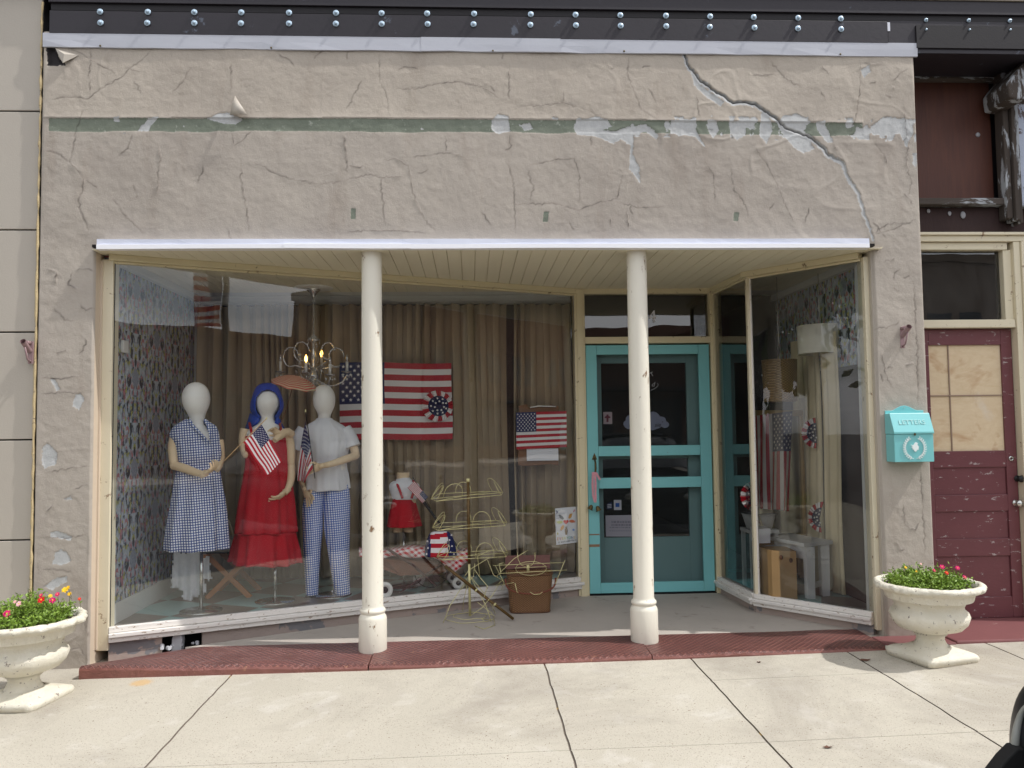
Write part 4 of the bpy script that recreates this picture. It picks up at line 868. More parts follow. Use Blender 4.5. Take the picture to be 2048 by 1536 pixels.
# things glimpsed in the dark shop
# ---- steel lintel with bolts
L=thing('steel_lintel','dark steel beam with two rows of pale bolts above the grey flashing','steel beam',(0,-.02,4.29))
xe=at(1775,40,-.02).x
mb=MB(); mb.box(-2.82,xe,-.018,.03,4.283,4.44); mb.box(-2.83,9,-.018,.5,4.50,4.595); mb.build('web_plate',M['steel'],L,bevel=.002)
mb=MB(); mb.box(xe+.006,9,-.008,.03,4.245,4.45); mb.box(xe,9,-.008,.5,4.215,4.244); mb.build('web_plate',M['steel'],L,bevel=.002)
mb=MB(); mb.box(-2.82,9,.0,.45,4.452,4.499); mb.build('flange',M['steel_black'],L)
bx=[201,296,390,483,578,671,764,855,948,1061,1151,1241,1331,1420,1508,1595,1681,1853,1938,2021]
proto=None; k_=0
for i,px in enumerate(bx):
    for row in (0,1):
        py=np.interp(px,[200,948,1331,1681,2021],[24,28,32,38,41] if row==0 else [46,49,53,59,60]); p=at(px,py,-.02)
        if proto is None:
            mb=MB(); mb.lathe([(0,-.001),(.0235,-.001),(.0235,-.005),(.021,-.007),(.0,-.007)],(0,0,0),20,M_=Matrix(((1,0,0),(0,0,1),(0,1,0)))); mb.lathe([(.013,-.006),(.013,-.016),(.010,-.019),(0,-.019)],(0,0,0),6,M_=Matrix(((1,0,0),(0,0,1),(0,1,0)))); proto=mb.build('bolt',M['bolt']); proto.parent=L; o=proto
        else: o=proto.copy(); COL.objects.link(o)
        o.location=Vector((p.x+rng.uniform(-.004,.004),-.021 if px<1775 else -.011,p.z))-L.location; o.rotation_euler=(0,rng.uniform(0,1),0); s_=.88 if px<1775 else .6; o.scale=(s_,1,s_)
mb=MB(); p=at(1779,52,-.0205); mb.box(p.x-.011,p.x+.009,-.0115,-.009,p.z-.032,p.z+.032); mb.build('white_tag',M['paper'],L)
# ================================================================== LEFT NEIGHBOUR (painted panels)
LN=thing('panelled_building','tan building with wide flat painted panels left of the cracked stucco front','building',(-4.4,.3,0))
mb=MB(); mb.box(-9,-2.885,.045,.6,.0,4.6); mb.build('wall',M['dark'],LN)
zs_=[4.55,at(40,221,.015).z,at(40,459,.015).z,at(40,664,.015).z,at(40,880,.015).z,at(40,1081,.015).z,.22,.03]
for i in range(len(zs_)-1):
    for a,b in ((-6.2,-2.893),):
        mb=MB(); mb.box(a,b,.028,.05,zs_[i+1]+.006,zs_[i]-.004); mb.build('panel',M['tan_panel'],LN,bevel=.004)
mb=MB(); rr=random.Random(12); pts=[(-2.881+rr.uniform(-.002,.002),.008,.1+i*.045) for i in range(99)]; mb.tube(pts,[rr.uniform(.006,.012) if .3<i*.045+.1<3.0 or i%3 else .003 for i in range(99)],6); mb.build('caulk_joint',M['caulk'],LN)
def bracket(px,py,label):
    p=at(px,py,-.0); t=thing('flag_bracket',label,'bracket',(p.x,0,p.z),'flagpole brackets on the front')
    mat=paint('purple_brown_metal',(150,124,126),.5,.12,20,bump=.0004)
    mb=MB(); mb.box(p.x-.016,p.x+.016,-.006,.004,p.z-.085,p.z+.065); mb.build('back_plate',mat,t,bevel=.002)
    mb=MB(); mb.tube([(p.x-.004,-.010,p.z+.052),(p.x-.004,-.055,p.z+.052)],.013,12); mb.tube([(p.x-.004,-.012,p.z-.0),(p.x+.0,-.10,p.z+.055)],.018,14,cap=False); mb.build('socket',mat,t)
    mb=MB(); mb.tube([(p.x,-.006,p.z-.075),(p.x,-.04,p.z-.06),(p.x,-.075,p.z+.02)],.006,8); mb.tube([(p.x,-.004,p.z-.068),(p.x,-.014,p.z-.068)],.007,8); mb.build('brace',mat,t)
bracket(62,702,'small mauve metal flag bracket on the tan panelled wall at the left edge')
bracket(1804,672,'small metal flag bracket on the right stucco pier above the mint mailbox')

# ================================================================== RIGHT NEIGHBOUR (maroon door)
RN=thing('derelict_entrance_building','weathered building at the right with boarded upper opening and maroon panelled door','building',(3.9,.4,0))
YR=.34
def rp(px,py,y=YR): return at(px,py,y)
xL=3.21
# back board and mouldings above
a=rp(1828,160);b=rp(1995,400); 
mb=MB(); mb.box(xL,b.x+.04,YR+.10,YR+.13,rp(1900,425).z,rp(1900,130).z); mb.build('boarded_panel',M['ply'],RN)
p=at(1955,270,YR+.10); mb=MB(); mb.lathe([(0,0),(.018,0),(.017,.006),(0,.008)],(0,0,0),12,M_=Matrix(((1,0,0),(0,0,-1),(0,1,0)))); mb.v=[(x+p.x,y+p.y-.002,z+p.z) for x,y,z in mb.v]; mb.build('round_plug',M['plaster'],RN)
mb=MB(); mb.box(xL,5.2,YR-.10,YR+.10,rp(1900,128).z,rp(1900,92).z+.1); mb.build('rotten_lintel',M['bare_wood_h'],RN,bevel=.01)
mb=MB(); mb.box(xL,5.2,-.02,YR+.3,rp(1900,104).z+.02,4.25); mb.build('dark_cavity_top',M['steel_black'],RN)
mb=MB(); mb.box(xL,rp(2000,150).x+.03,YR+.03,YR+.10,rp(1900,155).z,rp(1900,142).z); mb.box(xL,rp(2000,150).x+.03,YR+.05,YR+.10,rp(1900,141).z,rp(1900,129).z); mb.build('upper_moulding',M['bare_wood_h'],RN,bevel=.006)
mb=MB(); mb.box(xL,rp(2010,400).x,YR-.02,YR+.10,rp(1900,410).z,rp(1900,397).z); mb.build('peeling_sill',M['bare_wood_h'],RN,bevel=.006)
mb=MB(); mb.box(xL,5.2,YR+.06,YR+.12,rp(1900,475).z,rp(1900,411).z); mb.build('stained_board',paint('stained_dark_board',(60,44,42),.8,.3,5,(120,108,108),.25,4,.003,30,stretch=(1.5,1,.4)),RN)
for px,py,r in ((1857,422,.016),(1899,427,.017),(1926,430,.026)):
    p=at(px,py,YR+.055); mb=MB(); mb.lathe([(0,0),(r,0),(r*.9,.004),(0,.005)],(0,0,0),14,M_=Matrix(((1,0,0),(0,0,-1),(0,1,0)))); mb.v=[(x*.8+p.x,y+p.y,z*1.1+p.z) for x,y,z in mb.v]; mb.build('plaster_spot',M['plaster'],RN)
x0_=rp(2000,300).x; rr=random.Random(9)
def post(xa,xb,y0,y1,zb_,zt_,mt,name='weathered_post'):
    mb=MB(); mb.box(xa,xb,y0,y1,zb_,zt_); return mb.build(name,M[mt],RN,bevel=.006)
post(x0_,x0_+.045,YR-.05,YR+.05,rp(2015,440).z,rp(2000,150).z,'bare_wood'); post(x0_+.050,x0_+.085,YR-.075,YR+.05,rp(2020,445).z,rp(2000,150).z,'bare_wood'); post(x0_+.09,x0_+.115,YR-.06,YR+.05,rp(2030,450).z,rp(2000,140).z,'bare_wood')
k=N('peeling_mauve_paint'); v=k.coord(); c=k.mix(k.ramp(k.noise(v,5,6,.7,.4),[(.50,0.),(.53,1.)]),lin((104,92,92)),lin((176,184,200))); c=k.mix(k.ramp(k.noise(v,4,4,.6),[(.60,0.),(.63,1.)]),c,lin((62,50,40))); M['peel']=k.fin(c,.75,k.bump(k.noise(v,9,6,.7),.012))
mb=MB(); mb.box(x0_+.118,5.2,YR-.04,YR+.1,rp(2040,415).z,rp(2030,200).z); mb.build('peeling_wall',M['peel'],RN,bevel=.01)
mb=MB(); P_=[rp(2015,165,.1),rp(2060,110,.1),rp(2080,150,.1),rp(2050,200,.1),rp(2020,195,.1)]; mb.prism(P_,(0,.3,0)); mb.build('rotten_bracket',M['bare_wood'],RN,bevel=.012)
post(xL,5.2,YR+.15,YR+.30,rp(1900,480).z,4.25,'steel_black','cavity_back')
# frame, transom and door
zh=rp(1930,473).z; zg1=rp(1930,500).z; zg0=rp(1930,640).z; zd=rp(1930,656).z; zb_=rp(1950,1240).z+.004
gx=rp(2010,600).x; jx0=rp(2012,900).x
mb=MB(); mb.box(xL,rp(2047,480).x,YR-.035,YR+.09,zh-.045,zh); mb.box(xL,rp(2047,480).x,YR-.055,YR+.03,zh,zh+.022); mb.box(xL,gx+.03,YR-.01,YR+.09,zg1,zh-.047); mb.build('frame_head',M['cream'],RN,bevel=.004)
mb=MB(); mb.box(xL,gx+.06,YR-.02,YR+.09,zd,zg0); mb.build('transom_bar',M['cream'],RN,bevel=.004)
rx1=rp(2036,800).x; mb=MB(); mb.box(rx1,rx1+.05,YR-.03,YR+.09,.12,zh-.047); mb.box(rx1+.052,rx1+.12,YR-.045,YR+.09,.12,zh-.047); mb.box(gx,rx1-.0,YR+.0,YR+.08,zg0,zg1); mb.build('door_jamb',M['cream'],RN,bevel=.004)
mb=MB(); mb.add([(xL,YR+.05,zg0),(gx,YR+.05,zg0),(gx,YR+.05,zg1),(xL,YR+.05,zg1)],[(0,1,2,3)]); mb.build('transom_pane',M['glass_dark'],RN)
YQ=YR+.035; w0=rp(1857,690,YQ).x; w1=rp(2007,800,YQ).x; wt=rp(1930,690,YQ).z; wb=rp(1930,902,YQ).z
DR=bpy.data.objects.new('maroon_door',None); COL.objects.link(DR); DR.parent=RN; DR.location=(0,0,0)
dx1=rx1-.004; mb=MB(); mb.box(xL,w0,YQ,YQ+.045,zb_,zd-.004); mb.box(w1,dx1,YQ,YQ+.045,zb_,zd-.004); mb.box(w0,w1,YQ,YQ+.045,wt,zd-.004)
rails=[(rp(1930,935,YQ).z,wb),(rp(1930,1023,YQ).z,rp(1930,990,YQ).z),(rp(1930,1113,YQ).z,rp(1930,1078,YQ).z),(zb_,rp(1930,1195,YQ).z)]
for z0,z1 in rails: mb.box(w0,w1,YQ+.001,YQ+.044,z0,z1)
mb.box(w0,w1,YQ+.014,YQ+.03,zb_,wb); mb.build('door_leaf',M['maroon'],DR,bevel=.004)
mb=MB(); mb.box(w0,w1,YQ+.016,YQ+.03,wb,wt); mb.build('osb_infill',M['osb'],DR)
mb=MB(); cx_=rp(1902,800,YQ).x; mb.box(cx_-.004,cx_+.004,YQ+.008,YQ+.0155,wb,wt); zc=rp(1930,791,YQ).z; mb.box(w0,w1,YQ+.0075,YQ+.0150,zc-.004,zc+.004); mb.build('glazing_bars',paint('grey_lead_bar',(150,128,112),.6),DR)
for px,py,mt,kd in ((2022,917,'chrome','ring'),(2034,957,'black','knob'),(2031,1006,'chrome','knob')):
    p=at(px,py,YQ); mb=MB()
    if kd=='ring': mb.lathe([(.008,0),(.020,0),(.020,.006),(.012,.009),(.008,.006)],(0,0,0),18,M_=Matrix(((1,0,0),(0,0,-1),(0,1,0))))
    else: mb.lathe([(0,0),(.024,0),(.024,.004),(.010,.006),(.010,.03),(.020,.034),(.026,.045),(.022,.056),(0,.06)],(0,0,0),20,M_=Matrix(((1,0,0),(0,0,-1),(0,1,0))))
    mb.v=[(x+p.x,y+p.y,z+p.z) for x,y,z in mb.v]; mb.build('lock_ring' if kd=='ring' else 'door_knob',M[mt],DR)
mb=MB(); mb.box(3.2,5.2,-.21,YR+.30,.06,.128); mb.build('painted_step',M['maroon_step'] if 'maroon_step' in M else paint('step_maroon',(122,78,78),.45,.12,5,(176,150,140),.33,9,.001,50),RN,bevel=.01)
mb=MB(); mb.box(2.725,3.2,-.215,.0,.05,.118); mb.build('step_end',paint('step_maroon',(122,78,78)),RN,bevel=.008)
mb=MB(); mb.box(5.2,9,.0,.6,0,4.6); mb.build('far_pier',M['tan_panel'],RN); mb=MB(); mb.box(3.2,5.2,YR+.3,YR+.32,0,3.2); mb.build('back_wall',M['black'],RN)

# ================================================================== PLANTERS
def planter(c,rot,label,seed):
    t=thing('urn_planter',label,'planter',(c[0],c[1],c[2])); t.scale=(.94,.94,.94); rr=random.Random(seed); mb=MB()
    nsy=[rr.uniform(0,6) for _ in range(4)]
    from mathutils import noise as mn
    def nz3(a,z,s,k_): return mn.noise(Vector((math.cos(a)*s,math.sin(a)*s,z*s*3+seed*7+k_)))
    def lob(a,z): 
        g=1+.006*math.sin(5*a+nsy[0]+z*20)+.004*math.sin(11*a+nsy[1])
        if z>.455: g+=.012*math.sin(9*a+nsy[2])+.010*math.sin(23*a+nsy[3])+.009*math.sin(34*a+z*90)+.045*nz3(a,z,7,0)+.03*nz3(a,z,18,5)
        g+=.012*nz3(a,z,3,2)
        if .19<z<.31: g+=.014*abs(math.sin(9*a))-.007
        return g
    prof=[(.110,.085),(.098,.10),(.086,.125),(.088,.150),(.104,.163),(.098,.172),(.135,.185),(.195,.205),(.232,.245),(.246,.285),(.238,.310),(.216,.330),(.212,.350),(.226,.380),(.250,.420),(.288,.452),(.318,.462),(.335,.472),(.340,.487),(.333,.500),(.318,.510),(.302,.508),(.288,.480),(.270,.40)]
    mb.lathe(prof,c,128,mod=lob); mb.build('bowl',M['urn'],t)
    mb=MB(); n=8; Rm=Matrix.Rotation(rot,3,'Z'); vs=[]
    for z,h,rd in ((.0,.205,.03),(.035,.212,.03),(.048,.208,.03),(.058,.178,.04),(.072,.135,.06),(.088,.112,.10)):
        for q in range(32):
            a=2*math.pi*(q+.5)/32; ca,sa=math.cos(a),math.sin(a); e=.22 if rd<.05 else (.45 if rd<.08 else 1.)
            p=Vector((h*math.copysign(abs(ca)**e,ca),h*math.copysign(abs(sa)**e,sa),z)); j=.006; p+=Vector((rr.uniform(-j,j),rr.uniform(-j,j),rr.uniform(-.003,.003) if z>.01 else 0)); vs.append(Rm@p+Vector(c))
    mb.smooth=True; mb.add(vs,[(i*32+q,i*32+(q+1)%32,(i+1)*32+(q+1)%32,(i+1)*32+q) for i in range(5) for q in range(32)]+[tuple(range(32))[::-1]]); mb.build('foot',M['urn'],t)
    mb=MB(); mb.lathe([(.285,.47),(.15,.482),(0,.485)],c,32); mb.build('soil',M['soil'],t)
    return t
def posy(c,r,label,seed,spread,flowers,h=.11):
    """trailing plant: many small leaves on stems, with open flowers"""
    t=thing('flowering_plant',label,'plant',c); rr=random.Random(seed); mb=MB(); mb.smooth=False; st=MB()
    def leaf(mb,p,L,w_):
        d=Vector((rr.gauss(0,1),rr.gauss(0,1),rr.gauss(.4,.7))).normalized(); s_=d.orthogonal().normalized(); s_=(Matrix.Rotation(rr.uniform(0,6.28),3,d)@s_)
        mb.add([p,p+d*L*.5+s_*w_,p+d*L,p+d*L*.5-s_*w_],[(0,1,2,3)])
    hts=[]
    for q in range(spread):
        a=rr.uniform(0,6.28); d=r*math.sqrt(rr.random()); x=c[0]+d*math.cos(a); y=c[1]+d*math.sin(a); e=1-(d/r)**2
        hh=h*(.35+.65*e)*rr.uniform(.45,1.15)*(1+.35*math.sin(x*19+seed)*math.sin(y*17))
        top=Vector((x+rr.gauss(0,.015),y+rr.gauss(0,.015),c[2]+hh)); b0=Vector((c[0]+(x-c[0])*.8,c[1]+(y-c[1])*.8,c[2]-.01))
        hts.append((top,d/r))
        if q%3==0: st.tube([b0,(b0+top)/2+Vector((rr.gauss(0,.01),rr.gauss(0,.01),.01)),top],.0016,4,cap=False)
        for _ in range(15):
            f=rr.random()**.6; p=b0.lerp(top,f)+Vector((rr.gauss(0,.013),rr.gauss(0,.013),rr.gauss(0,.009))); leaf(mb,p,rr.uniform(.012,.028),rr.uniform(.003,.006))
    mb.build('leaves',M['leaf'],t); st.build('stems',paint('stem_green',(96,98,48),.6,.2,30,bump=0),t)
    for (px,py,kind,sz) in flowers:
        # flowers stand at the height they have on the plant
        y=c[1]+rr.uniform(-.12,.0)-.04; p=at(px,py,y); fb=MB(); fb.smooth=False; nrm=Vector((rr.uniform(-.3,.3),-.8,.6)).normalized(); u=nrm.orthogonal().normalized(); v_=nrm.cross(u)
        for ring in (0,1):
            for q in range(6):
                a=q*math.pi/3+ring*.5+rr.uniform(-.1,.1); L=sz*(1-.3*ring); d=u*math.cos(a)+v_*math.sin(a); s_=nrm.cross(d); o_=p+nrm*.003*ring
                fb.add([o_,o_+d*L*.6+s_*L*.42+nrm*L*.25,o_+d*L+nrm*L*.12,o_+d*L*.6-s_*L*.42+nrm*L*.25],[(0,1,2,3)])
        fo=fb.build('flower',M['petal_'+kind],t); cb=MB(); cb.ball(p+nrm*.004,sz*.22,8); cb.build('flower_eye',M['petal_yellow'],fo)
        st2=MB(); st2.tube([p,(p+Vector((rr.uniform(-.02,.02),.04,-.06)))],.0014,4); st2.build('flower_stalk',paint('stem_green',(96,98,48)),fo)
cR=at(1862,1310,-.46); cR=(cR.x,cR.y,zw(cR.x,-.46)-.001)
planter(cR,R(14),'white crazed urn planter standing in front of the right pier below the mailbox',1)
cL=at(48,1340,-.62); cL=(cL.x,cL.y,zw(cL.x,-.62)-.001)
planter(cL,R(-10),'white urn planter cut by the left picture edge, chipped under its rim',2)
posy((cR[0],cR[1],cR[2]+.456),.245,'low green plant with a few magenta blooms in the right urn',4,330,[(1884,1134,'magenta',.017),(1915,1136,'magenta',.016),(1929,1155,'magenta',.016),(1811,1135,'yellow',.010),(1833,1143,'yellow',.008),(1842,1128,'pink',.008),(1893,1146,'red',.014),(1868,1141,'magenta',.012)],.095)
posy((cL[0],cL[1],cL[2]+.456),.255,'bushy green plant with red, pink and yellow blooms in the left urn',5,420,[(14,1228,'magenta',.024),(38,1208,'pink',.018),(83,1200,'red',.023),(82,1191,'magenta',.013),(105,1201,'magenta',.020),(115,1189,'magenta',.015),(130,1180,'yellow',.020),(139,1188,'yellow',.014),(159,1198,'red',.010),(101,1192,'yellow',.012),(136,1176,'yellow',.015),(30,1204,'pink',.011)],.13)

# ================================================================== MAILBOX
def mailbox():
    xl=at(1772,900,0).x; xr=at(1849,900,0).x; yf=-.115; zt_=at(1810,826,0).z; zm=at(1825,868,yf).z; zb_=at(1825,924,yf).z
    t=thing('mailbox','mint green wall mailbox with raised lettering and a white wreath on the right pier','mailbox',((xl+xr)/2,0,zb_)); 
    zl=at(1825,842,yf+.03).z
    mb=MB(); mb.prism([(xl,-.002,zb_),(xl,yf,zb_),(xl,yf,zm),(xl,-.002,zm)],(xr-xl,0,0)); mb.build('box',M['mint'],t,bevel=.003)
    e=.003; mb=MB(); mb.prism([(xl-e,-.002,zm+.001),(xl-e,yf-.008,zm+.001),(xl-e,yf-.008,zm+.014),(xl-e,-.070,zl+.055),(xl-e,-.035,zt_-.005),(xl-e,-.002,zt_-.002)],(xr-xl+2*e,0,0)); lid=mb.build('lid',M['mint'],t,bevel=.003)
    A=Vector((0,yf-.008,zm+.014)); Bv=Vector((0,-.070,zl+.055)); c=(A+Bv)/2; c.x=(xl+xr)/2; up=(Bv-A).normalized(); n=Vector((1,0,0)).cross(up)
    mb=MB(); text_mb(mb,'LETTERS',.047,face_mat(c+n*.0025,(1,0,0),up),.0015,spacing=1.08); mb.build('lid_lettering',paint('mint_light',(176,222,220),.5,.03,5,bump=0),lid)
    # arched hanger
    mb=MB(); P_=[(xl,0,zt_-.02),(xl,0,zt_+.015)]; n_=18; w_=xr-xl
    for q in range(n_+1):
        f=q/n_; x=xl+w_*f; h=.018+.034*max(0,math.cos((f-.5)*math.pi*1.6))**1.2; P_.append((x,0,zt_+h))
    P_+=[(xr,0,zt_+.015),(xr,0,zt_-.02)]; P_=[(a,-.001,b) for a,_,b in P_]; mb.prism(P_,(0,-.006,0)); pl=mb.build('hanger_plate',M['mint'],t,bevel=.002)
    mb=MB(); p=((xl+xr)/2,-.008,zt_+.036); mb.ball(p,.004,8,(1,.5,1)); mb.build('screw',M['chrome'],pl)
    mb=MB(); cx=(xl+xr)/2+.002; mb.box(cx-.006,cx+.006,yf-.014,yf-.009,zm-.010,zm+.006); mb.build('latch',M['bronze'],t)
    # wreath and bird in relief
    mb=MB(); cz=(zm+zb_)/2-.003; rw=.070
    for sgn in (-1,1):
        pts=[]
        for q in range(13):
            a=R(-90)+sgn*R(8+q*11.5); pts.append(Vector((cx+rw*math.cos(a)*1.02,yf-.003,cz+rw*1.05*math.sin(a)+.004)))
        mb.tube(pts,.0018,6)
        for q in range(1,13):
            p=pts[q]; d=(pts[q]-pts[q-1]).normalized(); s_=Vector((d.z,0,-d.x))
            for e_ in (-1,1): u=(d*.8+s_*e_*.75).normalized(); v2=Vector((u.z,0,-u.x)); L_=.019; mb.prism([p,p+u*L_*.5+v2*.0038,p+u*L_,p+u*L_*.5-v2*.0038],(0,-.002,0))
    mb.build('wreath',M['mint_white'],t)
    mb=MB(); BP=[(-.030,.020),(-.012,.016),(-.004,.022),(.000,.032),(.010,.036),(.018,.031),(.027,.029),(.019,.025),(.020,.014),(.030,.004),(.024,-.004),(.028,-.014),(.016,-.016),(.006,-.030),(-.004,-.024),(-.008,-.014),(-.020,-.010),(-.012,-.004),(-.026,.002),(-.014,.008)]
    mb.prism([(cx+a,yf-.002,cz+b+.006) for a,b in BP],(0,-.004,0)); mb.build('bird_relief',M['mint_white'],t,bevel=.001)
mailbox()

# ================================================================== WIRE STAND, BASKET
F0=.119
def wire_stand():
    Y0=.80; f=atz(940,1232,F0); x,y=f.x,f.y-.06; t=thing('wire_display_stand','tall bent brass wire stand with three open tiers outside the window','display stand',(x,y,F0))
    top=at(936,958,y); lean=(top.x-x)
    def pt(py,px=None): z=at(px or 938,py,y).z; return Vector((x+lean*(z-F0)/(top.z-F0),y,z))
    mb=MB(); mb.tube([pt(1232),pt(1128)],[.010,.010],12); mb.build('lower_pole',M['brass'],t)
    mb=MB(); mb.tube([pt(1127),pt(962)],[.0125,.0125],12); p_=mb.build('upper_pole',M['bamboo'],t)
    mb=MB(); mb.tube([pt(964),pt(957)],[.0145,.0145],12); mb.build('pole_cap',M['brass'],t)
    for i,(py,l,r,ty) in enumerate(((990,862,1006,.0),(1050,865,1014,.03),(1111,874,1016,.02))):
        c=pt(py); L=at(l,py,y).x; Rr=at(r,py-3,y).x; tr=bpy.data.objects.new('tier',None); COL.objects.link(tr); tr.parent=t; tr.location=(0,0,0)
        z=c.z; d=.15
        mb=MB(); sk=.012*(i-1)
        ring=[(L,y-d*.2,z-.012+sk),(L+.05,y-d,z-.018+sk),(Rr-.02,y-d*.9,z+.006),(Rr,y+d*.1,z+.012),(Rr-.08,y+d,z+.014),(L+.06,y+d*.9,z+.004)]
        mb.tube(ring+[ring[0]],.0026,6); mb.tube([(L,y-d*.2,z-.012+sk),(c.x,y-.01,z),(Rr,y+d*.1,z+.012)],.0022,6); mb.tube([ring[1],c,ring[4]],.0022,6); mb.build('tier_ring',M['brass'],tr)
        mb=MB()
        def arch(a,b,h,lean_):
            a=Vector(a);b=Vector(b); pts=[a.lerp(b,(1-math.cos(math.pi*q/12))/2)+Vector((lean_[0],lean_[1],h))*math.sin(math.pi*q/12)**.7 for q in range(13)]; return pts
        ars=[(ring[0],ring[5],.10,(.05,0)),(ring[3],ring[4],.11,(-.06,0)),((c.x-.10,y+d,z+.004),(c.x+.02,y+d,z+.006),.085,(.0,.02)),((c.x+.01+.02*i,y-d,z-.0),(c.x+.15+.02*i,y-d,z),.12,(0,-.03)) if i else ((L+.10,y-d*.9,z),(L+.24,y-d*.9,z),.10,(.02,-.03)),(ring[0],(L+.05,y-.13,z-.018),.105,(.07,-.01)),(ring[2],ring[3],.10,(-.06,0))]
        for a in ars: mb.tube(arch(*a),.0022,6)
        pieces(mb,'tier_arch',M['brass'],tr)
    mb=MB(); h=pt(1150); 
    for dx,dy in ((-.20,-.16),(.16,-.17),(-.06,.19),(.20,.10)):
        mb.tube([h,(x+dx*.75,y+dy*.7,F0+.12),(x+dx,y+dy,F0+.004)],.0026,6)
    for r_,z_ in ((.19,.006),(.13,.02)):
        mb.tube([(x+r_*math.cos(a/16*6.283),y+r_*.9*math.sin(a/16*6.283)-.02,F0+z_+.004*math.sin(a*2.1)) for a in range(17)],.0022,6)
    mb.build('base_wires',M['brass'],t)
    mb=MB(); rr=random.Random(21)
    for q in range(6):
        a=Vector((x+rr.uniform(-.14,.30),y+rr.uniform(-.14,.0),F0+rr.uniform(.02,.34))); b=a+Vector((rr.uniform(-.05,.28),rr.uniform(-.05,.05),rr.uniform(-.1,.28))); m_=(a+b)/2+Vector((rr.uniform(-.07,.07),0,rr.uniform(-.07,.07))); mb.tube([a,a.lerp(m_,.6),m_,b.lerp(m_,.5),b],.0025,5)
    mb.build('bent_wires',M['brass'],t)
wire_stand()
def basket():
    a=atz(1022,1229,F0); b=atz(1106,1231,F0); y=a.y+.02; xl,xr=a.x-.02,b.x+.01; t=thing('wicker_basket','brown wicker picnic basket with lifted lid beside the teal door','basket',((xl+xr)/2,y+.11,F0))
    zt=at(1055,1150,y).z; mb=MB(); vs=[]; K=14; n=40
    for k in range(K+1):
        f=k/K; z=F0+.002+(zt-F0)*f; hw=(xr-xl)/2*(.90+.13*f); hd=.125*(.92+.12*f)
        for q in range(n):
            an=2*math.pi*q/n; ca,sa=math.cos(an),math.sin(an); vs.append(((xl+xr)/2+hw*math.copysign(abs(ca)**.38,ca),y+.11+hd*math.copysign(abs(sa)**.38,sa),z))
    mb.smooth=True; mb.add(vs,[(k*n+q,k*n+(q+1)%n,(k+1)*n+(q+1)%n,(k+1)*n+q) for k in range(K) for q in range(n)]+[tuple(range(n))[::-1]]); o=mb.build('body',M['wicker'],t); md=o.modifiers.new('s','SOLIDIFY'); md.thickness=.006
    mb=MB(); top=vs[-n:]; mb.tube([Vector(p) for p in top]+[Vector(top[0])],.007,6); mb.tube([Vector((p[0],p[1],F0+.008)) for p in vs[:n]]+[Vector((vs[0][0],vs[0][1],F0+.008))],.005,6); mb.build('rim',M['brown_trim'],t)
    mb=MB(); mb.smooth=False; mb.prism([(xl-.01,y+.22,zt+.01),(xr+.005,y+.22,zt+.01),(xr+.005,y+.25,zt+.115),(xl-.01,y+.25,zt+.115)],(0,.012,0)); mb.build('lid',M['wicker_red'],t,bevel=.004)
    mb=MB(); pts=[]; cx=(xl+xr)/2
    for q in range(15):
        f=q/14; an=math.pi*f; pts.append((cx-(xr-xl)*.56*math.cos(an),y-.03-.03*math.sin(an),zt-.02-.115*math.sin(an)**.6))
    mb.tube(pts,[.007]*15,8); mb.build('handle',paint('dark_bent_cane',(112,58,40),.5,.2,9),t)
M['wicker_red']=paint('reddish_wicker_lid',(112,76,70),.7,.3,40,bump=.002,bscale=90)
basket()
